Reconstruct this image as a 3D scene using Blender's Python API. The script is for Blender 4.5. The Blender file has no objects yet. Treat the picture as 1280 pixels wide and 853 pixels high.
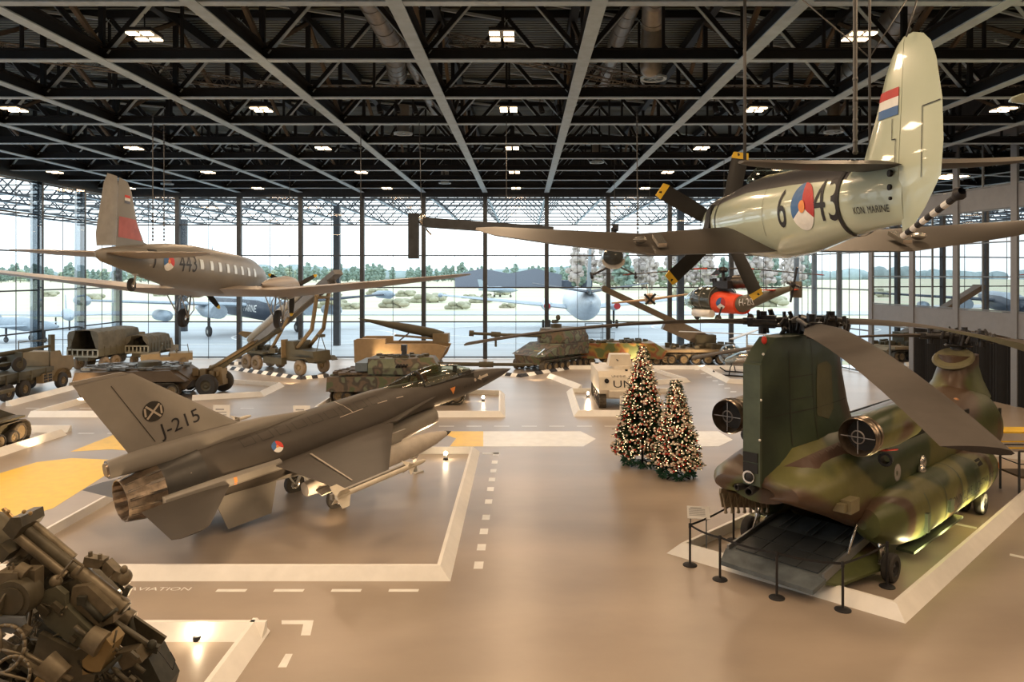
import bpy, bmesh, math, random
from math import sin, cos, pi, radians, sqrt, atan2
from mathutils import Vector, Matrix, Euler
from mathutils.bvhtree import BVHTree
random.seed(7)
COL = bpy.context.scene.collection
V = Vector

# ------------------------------------------------------------------ materials
MATS = {}
def _nt(name):
    m = bpy.data.materials.new(name); m.use_nodes = True
    nt = m.node_tree; b = nt.nodes['Principled BSDF']
    return m, nt, b
def _lk(nt, a, b): nt.links.new(a, b)
def _noise(nt, scale, detail=3, rough=.5, coord='Object', stretch=None):
    tc = nt.nodes.new('ShaderNodeTexCoord'); n = nt.nodes.new('ShaderNodeTexNoise')
    n.inputs['Scale'].default_value = scale; n.inputs['Detail'].default_value = detail; n.inputs['Roughness'].default_value = rough
    if stretch:
        mp = nt.nodes.new('ShaderNodeMapping'); mp.inputs['Scale'].default_value = stretch
        _lk(nt, tc.outputs[coord], mp.inputs['Vector']); _lk(nt, mp.outputs[0], n.inputs['Vector'])
    else: _lk(nt, tc.outputs[coord], n.inputs['Vector'])
    return n
def _ramp(nt, stops, interp='LINEAR'):
    r = nt.nodes.new('ShaderNodeValToRGB'); cr = r.color_ramp; cr.interpolation = interp
    while len(cr.elements) < len(stops): cr.elements.new(.5)
    for e, (p, c) in zip(cr.elements, stops): e.position = p; e.color = (*c[:3], 1)
    return r
def mat(name, col, rough=.5, metal=0, var=.12, scale=2.5, spec=.28, emit=None, es=0, coat=0, stretch=None, bump=0):
    """a plain painted / bare surface with faint procedural wear"""
    if name in MATS: return MATS[name]
    m, nt, b = _nt(name)
    b.inputs['Roughness'].default_value = rough; b.inputs['Metallic'].default_value = metal
    b.inputs['Specular IOR Level'].default_value = spec; b.inputs['Coat Weight'].default_value = coat
    if var:
        n = _noise(nt, scale, 4, .6, stretch=stretch)
        lo = tuple(c*(1-var) for c in col); hi = tuple(min(1, c*(1+var)) for c in col)
        r = _ramp(nt, [(.3, lo), (.7, hi)]); _lk(nt, n.outputs['Fac'], r.inputs[0]); _lk(nt, r.outputs[0], b.inputs['Base Color'])
        if bump:
            bp = nt.nodes.new('ShaderNodeBump'); bp.inputs['Strength'].default_value = bump; bp.inputs['Distance'].default_value = .02
            _lk(nt, n.outputs['Fac'], bp.inputs['Height']); _lk(nt, bp.outputs[0], b.inputs['Normal'])
    else: b.inputs['Base Color'].default_value = (*col, 1)
    if emit: b.inputs['Emission Color'].default_value = (*emit, 1); b.inputs['Emission Strength'].default_value = es
    MATS[name] = m; return m
def camo(name, cols, scale=.5, rough=.6, seedv=(0, 0, 0), soft=.04):
    if name in MATS: return MATS[name]
    m, nt, b = _nt(name); b.inputs['Roughness'].default_value = rough; b.inputs['Specular IOR Level'].default_value = .3
    tc = nt.nodes.new('ShaderNodeTexCoord'); mp = nt.nodes.new('ShaderNodeMapping'); mp.inputs['Location'].default_value = seedv
    n = nt.nodes.new('ShaderNodeTexNoise'); n.inputs['Scale'].default_value = scale; n.inputs['Detail'].default_value = 1.5
    _lk(nt, tc.outputs['Object'], mp.inputs[0]); _lk(nt, mp.outputs[0], n.inputs['Vector'])
    k = len(cols); st = []
    for i, c in enumerate(cols):
        lo = .32 + .36*i/k; hi = .32 + .36*(i+1)/k
        if i: st.append((lo+soft/2, c))
        else: st.append((0, c))
        if i < k-1: st.append((hi-soft/2, c))
    r = _ramp(nt, st); _lk(nt, n.outputs['Fac'], r.inputs[0])
    n2 = _noise(nt, 3, 5, .65); mx = nt.nodes.new('ShaderNodeMix'); mx.data_type = 'RGBA'; mx.blend_type = 'MULTIPLY'; mx.inputs[0].default_value = .5
    r2 = _ramp(nt, [(.3, (.7, .7, .7)), (.7, (1.15, 1.12, 1.05))]); _lk(nt, n2.outputs['Fac'], r2.inputs[0])
    _lk(nt, r.outputs[0], mx.inputs[6]); _lk(nt, r2.outputs[0], mx.inputs[7]); _lk(nt, mx.outputs[2], b.inputs['Base Color'])
    MATS[name] = m; return m
def glass(name, tint=(1, 1, 1), refl=.08, rough=0.0):
    if name in MATS: return MATS[name]
    m = bpy.data.materials.new(name); m.use_nodes = True; nt = m.node_tree; nt.nodes.clear()
    o = nt.nodes.new('ShaderNodeOutputMaterial'); mx = nt.nodes.new('ShaderNodeMixShader')
    t = nt.nodes.new('ShaderNodeBsdfTransparent'); g = nt.nodes.new('ShaderNodeBsdfGlossy'); lw = nt.nodes.new('ShaderNodeLayerWeight')
    t.inputs[0].default_value = (*tint, 1); g.inputs['Roughness'].default_value = rough
    lw.inputs[0].default_value = .5
    mm = nt.nodes.new('ShaderNodeMath'); mm.operation = 'MULTIPLY_ADD'; mm.inputs[1].default_value = .45; mm.inputs[2].default_value = refl
    pw = nt.nodes.new('ShaderNodeMath'); pw.operation = 'POWER'; pw.inputs[1].default_value = 4
    _lk(nt, lw.outputs['Facing'], pw.inputs[0]); _lk(nt, pw.outputs[0], mm.inputs[0]); _lk(nt, mm.outputs[0], mx.inputs[0])
    _lk(nt, t.outputs[0], mx.inputs[1]); _lk(nt, g.outputs[0], mx.inputs[2]); _lk(nt, mx.outputs[0], o.inputs[0])
    MATS[name] = m; return m

# ------------------------------------------------------------------ mesh builder
class MB:
    def __init__(s): s.v = []; s.f = []; s.m = []; s.sm = []
    def add(s, vs, fs, mi=0, smooth=False):
        o = len(s.v); s.v += [tuple(p) for p in vs]
        for f in fs: s.f.append(tuple(i+o for i in f)); s.m.append(mi); s.sm.append(smooth)
        return s
    def box(s, c, d, rot=None, mi=0):
        c = V(c); hx, hy, hz = d[0]/2, d[1]/2, d[2]/2
        R = Euler(rot).to_matrix() if rot is not None and not isinstance(rot, Matrix) else rot
        vs = []
        for z in (-hz, hz):
            for x, y in ((-hx, -hy), (hx, -hy), (hx, hy), (-hx, hy)):
                p = V((x, y, z)); p = R @ p if R is not None else p
                vs.append(c+p)
        return s.add(vs, [(3, 2, 1, 0), (4, 5, 6, 7), (0, 1, 5, 4), (1, 2, 6, 5), (2, 3, 7, 6), (3, 0, 4, 7)], mi)
    def bb(s, lo, hi, mi=0):
        return s.box([(a+b)/2 for a, b in zip(lo, hi)], [abs(b-a) for a, b in zip(lo, hi)], None, mi)
    def bar(s, a, b, w, h, up=(0, 0, 1), mi=0):
        a, b = V(a), V(b); d = b-a; L = d.length
        if L < 1e-6: return s
        y = d/L; x = y.cross(V(up))
        if x.length < 1e-4: x = y.cross(V((1, 0, 0)))
        x.normalize(); z = x.cross(y)
        R = Matrix((x, y, z)).transposed()
        return s.box((a+b)/2, (w, L, h), R, mi)
    def tube(s, a, b, r0, r1=None, n=12, caps=True, mi=0, smooth=True):
        if r1 is None: r1 = r0
        a, b = V(a), V(b); d = (b-a)
        if d.length < 1e-6: return s
        y = d.normalized(); x = y.cross(V((0, 0, 1)))
        if x.length < 1e-3: x = y.cross(V((1, 0, 0)))
        x.normalize(); z = x.cross(y); vs = []
        for p, r in ((a, r0), (b, r1)):
            for i in range(n):
                t = 2*pi*i/n; vs.append(p+x*(cos(t)*r)+z*(sin(t)*r))
        fs = [(i, i+n, (i+1) % n+n, (i+1) % n) for i in range(n)]
        s.add(vs, fs, mi, smooth)
        if caps: s.add(vs, [tuple(range(n)), tuple(range(2*n-1, n-1, -1))], mi)
        return s
    def path(s, pts, r, n=8, mi=0):
        for a, b in zip(pts, pts[1:]): s.tube(a, b, r, r, n, True, mi)
        return s
    def lathe(s, o, axis, prof, n=20, mi=0, smooth=True, up=None):
        """prof: (t along axis, radius)"""
        o = V(o); y = V(axis).normalized(); x = y.cross(V(up) if up else V((0, 0, 1)))
        if x.length < 1e-3: x = y.cross(V((1, 0, 0)))
        x.normalize(); z = x.cross(y); rings = []
        for t, r in prof: rings.append([o+y*t+x*(cos(2*pi*i/n)*max(r, 1e-4))+z*(sin(2*pi*i/n)*max(r, 1e-4)) for i in range(n)])
        return s.loft(rings, mi, smooth, caps=False)
    def loft(s, rings, mi=0, smooth=True, caps=True, closed=True):
        n = len(rings[0]); vs = [p for r in rings for p in r]; fs = []
        m = n if closed else n-1
        for k in range(len(rings)-1):
            for i in range(m):
                j = (i+1) % n; fs.append((k*n+i, k*n+j, (k+1)*n+j, (k+1)*n+i))
        s.add(vs, fs, mi, smooth)
        if caps and closed: s.add(rings[0], [tuple(range(n-1, -1, -1))], mi); s.add(rings[-1], [tuple(range(n))], mi)
        return s
    def prism(s, poly, off, mi=0, smooth=False):
        """poly: 3D points, extruded by vector off (centred)"""
        off = V(off); a = [V(p)-off/2 for p in poly]; b = [V(p)+off/2 for p in poly]; n = len(a)
        return s.add(a+b, [tuple(range(n-1, -1, -1)), tuple(range(n, 2*n))]+[(i, (i+1) % n, (i+1) % n+n, i+n) for i in range(n)], mi, smooth)
    def ell(s, c, r, n=16, m=10, mi=0, rot=None, lo=-1.0, hi=1.0):
        c = V(c); R = Euler(rot).to_matrix() if rot is not None and not isinstance(rot, Matrix) else rot
        rings = []
        for k in range(m+1):
            w = math.asin(lo)+(math.asin(hi)-math.asin(lo))*k/m
            ring = []
            for i in range(n):
                t = 2*pi*i/n; p = V((cos(t)*cos(w)*r[0], sin(t)*cos(w)*r[1], sin(w)*r[2]))
                ring.append(c+(R @ p if R is not None else p))
            rings.append(ring)
        return s.loft(rings, mi, True)
    def wing(s, secs, n=9, mi=0, le_r=.5, tm=.35):
        """secs: (leading edge, trailing edge, thickness, normal)"""
        rings = []
        for sec in secs:
            le, te, th = V(sec[0]), V(sec[1]), sec[2]; nz = V(sec[3]) if len(sec) > 3 else V((0, 0, 1))
            d = te-le; up = []; dn = []
            for i in range(n):
                u = .5*(1-cos(pi*i/(n-1)))
                yt = 5*.2*(.2969*sqrt(u)-.126*u-.3516*u*u+.2843*u**3-.1036*u**4)/.1*.5
                up.append(le+d*u+nz*(yt*th)); dn.append(le+d*u-nz*(yt*th*.75))
            rings.append(up+dn[::-1][:-1])
        return s.loft(rings, mi, True)
    def fus(s, secs, n=24, mi=0, caps=True, axis='y'):
        """secs: (y, zc, half width, up, down, exponent[, xc])"""
        rings = []
        for q in secs:
            y, zc, w, u, d = q[:5]; e = q[5] if len(q) > 5 else 2; xc = q[6] if len(q) > 6 else 0
            ring = []
            for i in range(n):
                t = 2*pi*i/n; c_, s_ = cos(t), sin(t)
                x = w*math.copysign(abs(c_)**(2/e), c_); z = (u if s_ > 0 else d)*math.copysign(abs(s_)**(2/e), s_)
                ring.append((xc+x, y, zc+z))
            rings.append(ring)
        return s.loft(rings, mi, True, caps)
    def build(s, name, mats, parent=None, angle=35, flip=True):
        me = bpy.data.meshes.new(name); me.from_pydata(s.v, [], s.f)
        mats = mats if isinstance(mats, (list, tuple)) else [mats]
        for m in mats: me.materials.append(m)
        me.polygons.foreach_set('material_index', s.m); me.polygons.foreach_set('use_smooth', s.sm); me.update()
        bm = bmesh.new(); bm.from_mesh(me)
        bmesh.ops.remove_doubles(bm, verts=bm.verts, dist=1e-4)
        if flip: bmesh.ops.recalc_face_normals(bm, faces=bm.faces)
        a = radians(angle)
        for e in bm.edges:
            if len(e.link_faces) == 2 and e.calc_face_angle(0) > a: e.smooth = False
        bm.to_mesh(me); bm.free()
        o = bpy.data.objects.new(name, me); COL.objects.link(o)
        if parent: o.parent = parent
        return o

def empty(name, loc=(0, 0, 0), rot=(0, 0, 0), label=None, cat=None, group=None):
    o = bpy.data.objects.new(name, None); COL.objects.link(o); o.empty_display_size = .2
    o.location = loc; o.rotation_mode = 'XYZ'; o.rotation_euler = rot
    tag(o, label, cat, group); return o
def tag(o, label=None, cat=None, group=None, kind=None):
    if label: o['label'] = label
    if cat: o['category'] = cat
    if group: o['group'] = group
    if kind: o['kind'] = kind
    return o
def struct(mb, name, m, parent=None):
    o = mb.build(name, m, parent)
    if parent is None: o['kind'] = 'structure'
    return o
def copy_tree(o, parent=None):
    c = o.copy(); COL.objects.link(c); c.parent = parent
    for ch in list(o.children): copy_tree(ch, c)
    return c
def ypr(yaw, pitch=0, roll=0):
    """yaw ccw, pitch nose up, roll; local y forward"""
    M = Matrix.Rotation(radians(yaw), 3, 'Z') @ Matrix.Rotation(radians(pitch), 3, 'X') @ Matrix.Rotation(radians(roll), 3, 'Y')
    return M.to_euler('XYZ')

F_PX, CX, CY, H = 910.0, 655.0, 343.0, 7.0
def at(px, py, Y):            # a point at depth Y seen at a pixel of the 1280x853 frame
    return V(((px-CX)*Y/F_PX, Y, H+(CY-py)*Y/F_PX))
def fl(px, py, z=0):          # a point of the floor
    Y = (H-z)*F_PX/(py-CY); return V(((px-CX)*Y/F_PX, Y, z))

def text_mb(txt, size, extrude=0, cuts=0):
    """triangles of a line of lettering in its own xy plane, centred"""
    cu = bpy.data.curves.new('lettering', 'FONT'); cu.body = txt; cu.size = size; cu.align_x = 'CENTER'; cu.align_y = 'CENTER'; cu.resolution_u = 4
    o = bpy.data.objects.new('lettering', cu); COL.objects.link(o)
    dg = bpy.context.evaluated_depsgraph_get(); me = bpy.data.meshes.new_from_object(o.evaluated_get(dg))
    vs = [v.co.copy() for v in me.vertices]; fs = [tuple(p.vertices) for p in me.polygons]
    bpy.data.objects.remove(o); bpy.data.meshes.remove(me); bpy.data.curves.remove(cu)
    return vs, fs
def refine(vs, fs, maxlen):
    bm = bmesh.new(); bv = [bm.verts.new(v) for v in vs]
    for f in fs:
        try: bm.faces.new([bv[i] for i in f])
        except ValueError: pass
    bmesh.ops.triangulate(bm, faces=bm.faces)
    for _ in range(6):
        es = [e for e in bm.edges if e.calc_length() > maxlen]
        if not es or len(bm.verts) > 6000: break
        bmesh.ops.subdivide_edges(bm, edges=es, cuts=1); bmesh.ops.triangulate(bm, faces=bm.faces)
    bm.verts.index_update()
    r = [v.co.copy() for v in bm.verts], [tuple(v.index for v in f.verts) for f in bm.faces]
    bm.free(); return r
def decal(name, body, vs, fs, o, u, v, m, parent, off=.012, maxlen=.12, reach=3.0, mi=None):
    """lay a flat figure (vs in uv) onto the surface of body; o,u,v in the body's local frame; projected along -(u x v)"""
    pv, pf = [], []
    for b_ in (body if isinstance(body, (tuple, list)) else (body,)):
        k_ = len(pv); pv += [p.co.copy() for p in b_.data.vertices]; pf += [tuple(i+k_ for i in p.vertices) for p in b_.data.polygons]
    bvh = BVHTree.FromPolygons(pv, pf)
    o, u, v = V(o), V(u).normalized(), V(v).normalized(); n = u.cross(v).normalized()
    vs, fs = refine(vs, fs, maxlen); out = []; ok = []
    for p in vs:
        q = o+u*p[0]+v*p[1]+n*reach
        hit, nr, _, _ = bvh.ray_cast(q, -n, reach*2)
        if hit is None: out.append(o+u*p[0]+v*p[1]); ok.append(False)
        else: out.append(hit+(nr if nr.dot(n) > 0 else -nr)*off); ok.append(True)
    fs = [f for f in fs if all(ok[i] for i in f)]
    mb = MB(); mb.add(out, fs); return mb.build(name, m, parent, flip=False)
def poly2(pts): return [V((p[0], p[1], 0)) for p in pts], [tuple(range(len(pts)))]
def disc2(r, a0=0, a1=360, n=24, cx=0, cy=0):
    pts = [] if a1-a0 >= 360 else [(cx, cy)]
    k = n if a1-a0 >= 360 else n+1
    for i in range(k):
        t = radians(a0+(a1-a0)*i/n); pts.append((cx+r*cos(t), cy+r*sin(t)))
    return poly2(pts)
def quad2(x0, y0, x1, y1): return poly2([(x0, y0), (x1, y0), (x1, y1), (x0, y1)])
def text2(t, size, sx=1, shear=0):
    vs, fs = text_mb(t, size); return [V((p.x*sx+p.y*shear, p.y, 0)) for p in vs], fs
def stroke2(pts, w):
    """an open line of width w as one strip of quads"""
    vs = []; fs = []
    for a, b in zip(pts, pts[1:]):
        d = V((b[0]-a[0], b[1]-a[1])); L = d.length
        if L < 1e-6: continue
        d /= L; nn = V((-d.y, d.x))*w/2; k = len(vs)
        for p, e in ((a, -w/2), (b, w/2)):
            for sg in (-1, 1): q = V(p)+d*e*0+nn*sg; vs.append(V((q.x, q.y, 0)))
        fs.append((k, k+2, k+3, k+1))
    return vs, fs
# ------------------------------------------------------------------ palette
M_steel = mat('dark_steel', (.045, .05, .058), .45, .0, .25)
M_flange = mat('flange_lit_pale', (.38, .47, .54), .5)  # light from below put into the pale colour of the flanges
M_web = mat('truss_black', (.018, .02, .024), .55)
M_brace = mat('brace_warm_lit', (.12, .095, .07), .55)  # brown of warm lamp light put into the brace colour
M_alu = mat('grey_frame', (.16, .18, .2), .4, .3)
M_white = mat('white_plinth', (.84, .83, .80), .5, var=.04)
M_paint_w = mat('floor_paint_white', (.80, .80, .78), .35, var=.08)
M_paint_y = mat('floor_paint_yellow', (.88, .56, .02), .35, var=.08)
M_rubber = mat('tyre_rubber', (.045, .042, .04), .75)
M_black = mat('matt_black', (.02, .02, .022), .6)
M_chrome = mat('bright_metal', (.6, .58, .55), .25, .9)
M_red = mat('signal_red', (.62, .05, .035), .45); M_bluep = mat('roundel_blue', (.05, .14, .34), .45); M_whitep = mat('marking_white', (.75, .75, .73), .45)
M_orange = mat('marking_orange', (.75, .28, .08), .45); M_yellow = mat('marking_yellow', (.80, .52, .05), .5); M_blk = mat('marking_black', (.025, .025, .03), .5)
M_dred = mat('roundel_red', (.45, .04, .04), .45)
M_glass = glass('window_glass', (.93, .97, .97), .025)
M_cable = mat('steel_cable', (.12, .12, .12), .5, .4, 0)

# floor: polished screed, broad cloudy trowel marks
def floor_mat():
    m, nt, b = _nt('screed_floor'); MATS['screed_floor'] = m
    n1 = _noise(nt, .16, 2, .5, stretch=(.6, 1.6, 1)); n2 = _noise(nt, .5, 5, .6, stretch=(.8, 1.5, 1))
    r1 = _ramp(nt, [(0, (.22, .18, .145)), (1, (.50, .42, .345))]); _lk(nt, n1.outputs['Fac'], r1.inputs[0])
    r2 = _ramp(nt, [(0, (.8, .8, .8)), (1, (1.12, 1.12, 1.12))]); _lk(nt, n2.outputs['Fac'], r2.inputs[0])
    mx = nt.nodes.new('ShaderNodeMix'); mx.data_type = 'RGBA'; mx.blend_type = 'MULTIPLY'; mx.inputs[0].default_value = 1
    _lk(nt, r1.outputs[0], mx.inputs[6]); _lk(nt, r2.outputs[0], mx.inputs[7]); _lk(nt, mx.outputs[2], b.inputs['Base Color'])
    rr = _ramp(nt, [(.1, (.24, .24, .24)), (.9, (.30, .30, .30))]); nt.nodes.remove(rr); b.inputs['Roughness'].default_value = .32
    b.inputs['Specular IOR Level'].default_value = .55
    return m
M_floor = floor_mat()
XL, YB = -33.6, 60.4
BX0 = -.67; BP = 5.1
CORNER = V((22.6, YB, 0)); RD = V((.156, -1, 0)).normalized(); RLEN = 70
def rw(t, z=0, off=0):      # along the slanting right wall, off = towards the hall
    n = V((-RD.y, RD.x, 0)); n = -n if n.x > 0 else n
    return V((CORNER.x+RD.x*t+n.x*off, CORNER.y+RD.y*t+n.y*off, z))
ZC = 13.8
p1 = rw(RLEN)
mb = MB(); mb.add([(XL-.5, -9, 0), (p1.x+1, -9, 0), (p1.x+1, p1.y, 0), (CORNER.x+.3, YB+.4, 0), (XL-.5, YB+.4, 0)], [(0, 1, 2, 3, 4)])
floor = struct(mb, 'floor', M_floor)

# roof deck: dark corrugated sheet
def deck_mat():
    m, nt, b = _nt('corrugated_deck'); MATS['deck'] = m
    b.inputs['Base Color'].default_value = (.05, .058, .056, 1); b.inputs['Roughness'].default_value = .45; b.inputs['Metallic'].default_value = .2
    tc = nt.nodes.new('ShaderNodeTexCoord'); w = nt.nodes.new('ShaderNodeTexWave'); w.bands_direction = 'Y'; w.inputs['Scale'].default_value = 1.1
    _lk(nt, tc.outputs['Object'], w.inputs['Vector']); bp = nt.nodes.new('ShaderNodeBump'); bp.inputs['Strength'].default_value = 1; bp.inputs['Distance'].default_value = .12
    _lk(nt, w.outputs['Color'], bp.inputs['Height']); _lk(nt, bp.outputs[0], b.inputs['Normal'])
    r = _ramp(nt, [(.3, (.012, .015, .015)), (.75, (.22, .26, .25))]); _lk(nt, w.outputs['Color'], r.inputs[0]); _lk(nt, r.outputs[0], b.inputs['Base Color'])  # dark and pale stripes paint in the shading of the corrugation
    return m
ZT = 16.9
mb = MB(); mb.bb((XL-1, -9, ZT+.25), (p1.x+2, YB+.6, ZT+.5)); struct(mb, 'ceiling', deck_mat())

# back fascia and side fascias
M_fascia = mat('fascia_black', (.028, .032, .038), .5)
mb = MB(); mb.bb((XL-.4, YB-.15, 13.4), (CORNER.x+.6, YB+.25, ZT+.3)); struct(mb, 'wall_back', M_fascia)
mb = MB(); mb.bb((XL-.35, -9, 13.4), (XL+.05, YB+.2, ZT+.3)); struct(mb, 'wall_left', M_fascia)
mb = MB(); mb.bb((XL-.4, -9.2, 0), (p1.x+2, -8.8, ZT+.3)); struct(mb, 'wall_rear', mat('rear_wall', (.22, .21, .2), .7))

# roof trusses (cross) and main beams (lengthwise)
YS = [18.25+4.9*k for k in range(-6, 9)]
XS = [BX0-BP/2+BP*k for k in range(-6, 9)]
def right_x(y): return CORNER.x+(YB-y)*.156+1.2
for k, y in enumerate(YS):
    mb = MB(); x1 = right_x(y)+(6 if y < 50 else 0)
    mb.bb((XL, y-.02, ZC+.02), (x1, y+.02, ZC+.32), 1); mb.bb((XL, y-.15, ZC-.02), (x1, y+.15, ZC+.02), 0); mb.bb((XL, y-.15, ZC+.32), (x1, y+.15, ZC+.36), 1)
    mb.bb((XL, y-.12, ZT-.05), (x1, y+.12, ZT+.2), 1)
    xs = [x for x in XS if x < x1+.1]
    for x in xs:
        mb.bar((x, y, ZC+.3), (x, y, ZT), .16, .16, (0, 1, 0), 1)
        for sg in (-1, 1):
            if XL < x+sg*BP/2 < x1: mb.bar((x+sg*.15, y, ZC+.3), (x+sg*BP/2, y, ZT), .14, .16, (0, 1, 0), 1); mb.bar((x+sg*.15+sg*.05, y, ZC+.21), (x+sg*BP/2+sg*.05, y, ZT-.1), .02, .18, (0, 1, 0), 0)  # thin pale plate paints the lit underside onto each diagonal
    for x in xs: mb.bar((x+BP/2, y, ZC+.3), (x+BP/2, y, ZT), .09, .09, (0, 1, 0), 1)
    struct(mb, 'roof_beam', [M_flange, M_web])
for j, x in enumerate(XS):
    # the roof's right edge follows the slanting wall
    y1 = YB
    mb = MB(); mb.bb((x-.02, -9, ZC+.05), (x+.02, y1, ZC+.4), 1); mb.bb((x-.2, -9, ZC-.04), (x+.2, y1, ZC), 0); mb.bb((x-.2, -9, ZC+.4), (x+.2, y1, ZC+.44), 1)
    mb.bb((x-.15, -9, ZT-.3), (x+.15, y1, ZT+.1), 1)
    for k, y in enumerate(YS):
        if y+4.9 < YB:
            if k % 2: mb.bar((x, y, ZC+.4), (x, y+4.9, ZT-.2), .14, .14, (1, 0, 0), 2)
            else: mb.bar((x, y, ZT-.2), (x, y+4.9, ZC+.4), .14, .14, (1, 0, 0), 2)
            mb.bar((x-BP/2, y+2.45, ZT-.1), (x+BP/2, y+4.9, ZT-.1), .1, .1, (0, 0, 1), 0)
    struct(mb, 'roof_beam', [M_flange, M_web, M_brace])
# lattice lighting trusses hung between the beams
def ltruss(a, b, w=.4, n=30):
    a, b = V(a), V(b); d = (b-a).normalized(); s = d.cross(V((0, 0, 1))).normalized()*w/2; up = V((0, 0, w))
    mb = MB()
    for o in (s, -s, s+up, -s+up): mb.tube(a+o, b+o, .028, n=6)
    for i in range(n):
        p, q = a.lerp(b, i/n), a.lerp(b, (i+1)/n); m_ = (p+q)/2
        for o1, o2 in ((s, -s), (-s, -s+up), (s, s+up), (s+up, -s+up)): mb.tube(p+o1, m_+o2, .014, n=4, caps=False); mb.tube(m_+o2, q+o1, .014, n=4, caps=False)
    return mb
M_tr = mat('lattice_alu', (.20, .19, .18), .4, .5)
LTR = [((-22, 22.5, 14.6), (-10, 31, 14.6)), ((-9.8, 31, 14.6), (21, 31, 14.6)), ((-33, 18, 14.8), (-22, 22.5, 14.6)), ((-2.6, 24.2, 14.6), (4.6, 28.2, 14.2))]
for i, (a, b) in enumerate(LTR):
    o = ltruss(a, b, n=int((V(b)-V(a)).length/.5)).build('lighting_truss', M_tr)
    tag(o, ['lattice lighting truss slanting across the dark roof on the window side', 'long lattice lighting truss hung crosswise below the roof with stage lamps', 'lattice lighting truss end in the roof corner over the trucks', 'short double lattice truss slanting under the roof between two middle beams'][i], 'truss')

# glazing ------------------------------------------------------------
TR = [.12, 3.05, 5.9, 8.55, 11.1, 13.3]
def bay(n, a, b, fin=.18, w=.3, extra=(), zs=TR, top=13.4, m_w=None):
    a, b = V(a), V(b); d = (b-a).normalized(); nn = V((-d.y, d.x, 0))
    e = empty('window_%d' % n); e['kind'] = 'structure'
    mb = MB(); mb.bar(a+V((0, 0, top/2)) - d*0 + V((0, 0, -top/2)), a+V((0, 0, top)), w, fin*2, nn)
    fr = mb
    for z in zs: fr.bar(a+V((0, 0, z)), b+V((0, 0, z)), .1, .1)
    for t in extra: fr.bar(a.lerp(b, t), a.lerp(b, t)+V((0, 0, top)), .035, .04, nn)
    fr.build('window_frame', m_w or M_steel, e)
    g = MB(); g.add([a, b, b+V((0, 0, top)), a+V((0, 0, top))], [(0, 1, 2, 3)]); g.build('window_pane', M_glass, e)
    return e
nwin = 0
bx = [XL]+[x for x in XS if XL+2 < x < CORNER.x-1]+[CORNER.x]
for i in range(len(bx)-1):
    nwin += 1; bay(nwin, (bx[i], YB, 0), (bx[i+1], YB, 0), w=.34, extra=(.5,))
nwin += 1
ly = [YB-4.9*k for k in range(0, 15)]
M_fin = glass('fin_glass', (.5, .54, .57), .22)
for i in range(len(ly)-1):
    nwin += 1; e = bay(nwin, (XL, ly[i], 0), (XL, ly[i+1], 0), w=.16, extra=(.5,))
    mb = MB(); mb.bb((XL-.02, ly[i]-1.05, 0), (XL+.16, ly[i]-.1, 13.4)); mb.build('fin_panel', M_fin, e)

# right wall: slanting, a glazed stretch then grey panel cladding with windows
T = [0, 2.7, 6.1, 9.9]
for i in range(3):
    nwin += 1; bay(nwin, rw(T[i]), rw(T[i+1]), w=.2, extra=(.33, .66), m_w=M_alu)
M_clad = mat('grey_cladding', (.20, .215, .245), .5, .1, .05)
M_clad2 = mat('dark_cladding', (.06, .065, .075), .6)
M_curt = mat('black_curtain', (.012, .013, .015), .8)
M_roomdark = mat('room_beyond', (.18, .16, .13), .8)
TB = [9.9, 14.1, 17.9, 22.1, 26.3, 30.5, 34.7, 38.9, 43.1, 47.3, 51.5, 55.7, 59.9, 64, 68]
wm = MB()
def rbox(t0, t1, z0, z1, o0=0, o1=-.25, mi=0):
    P = [rw(t0, z0, o0), rw(t1, z0, o0), rw(t1, z0, o1), rw(t0, z0, o1)]; Q = [p+V((0, 0, z1-z0)) for p in P]
    wm.add(P+Q, [(3, 2, 1, 0), (4, 5, 6, 7), (0, 1, 5, 4), (1, 2, 6, 5), (2, 3, 7, 6), (3, 0, 4, 7)], mi)
rbox(9.9, RLEN, 3.6, 4.95); rbox(9.9, RLEN, 10.6, 11.8); rbox(9.9, RLEN, 14.5, 15.4); rbox(9.9, RLEN, 15.4, ZT+.3, mi=1)
rbox(0, 9.9, 13.4, ZT+.3, mi=1)
for t in TB: rbox(t-.2, t+.2, 0, 15.4, .08, -.3)
struct(wm, 'wall_right', [M_clad, M_clad2])
GL2 = glass('reflective_glass', (.30, .33, .33), .72)
for i in range(len(TB)-1):
    for (z0, z1, kk) in ((4.95, 10.6, 1), (11.8, 14.5, 1), (0, 3.6, 0)):
        nwin += 1; e = empty('window_%d' % nwin); e['kind'] = 'structure'
        a, b = rw(TB[i]+.2), rw(TB[i+1]-.2)
        if kk or i < 1:
            f = MB(); up = V((0, 0, 1))
            for t in (0, .48, 1): f.bar(a.lerp(b, t)+up*z0, a.lerp(b, t)+up*z1, .07, .1, V((1, 0, 0)))
            for z in ([z0+.05, z1-.05]+([z0+1.9, z0+3.8] if z1-z0 > 4 else [])): f.bar(a+up*z, b+up*z, .08, .07)
            f.build('window_frame', M_alu, e)
            g = MB(); g.add([a+up*z0, b+up*z0, b+up*z1, a+up*z1], [(0, 1, 2, 3)]); g.build('window_pane', GL2, e)
        else:
            # curtained opening
            c = MB(); n = 70; ring = []
            for zz in (z0+.02, z1): ring.append([a.lerp(b, j/n)+V((.05*sin(j*1.7)+(.03 if j % 2 else 0), 0, zz)) for j in range(n+1)])
            c.loft(ring, 0, True, False, False); c.build('curtain', M_curt, e)
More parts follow.
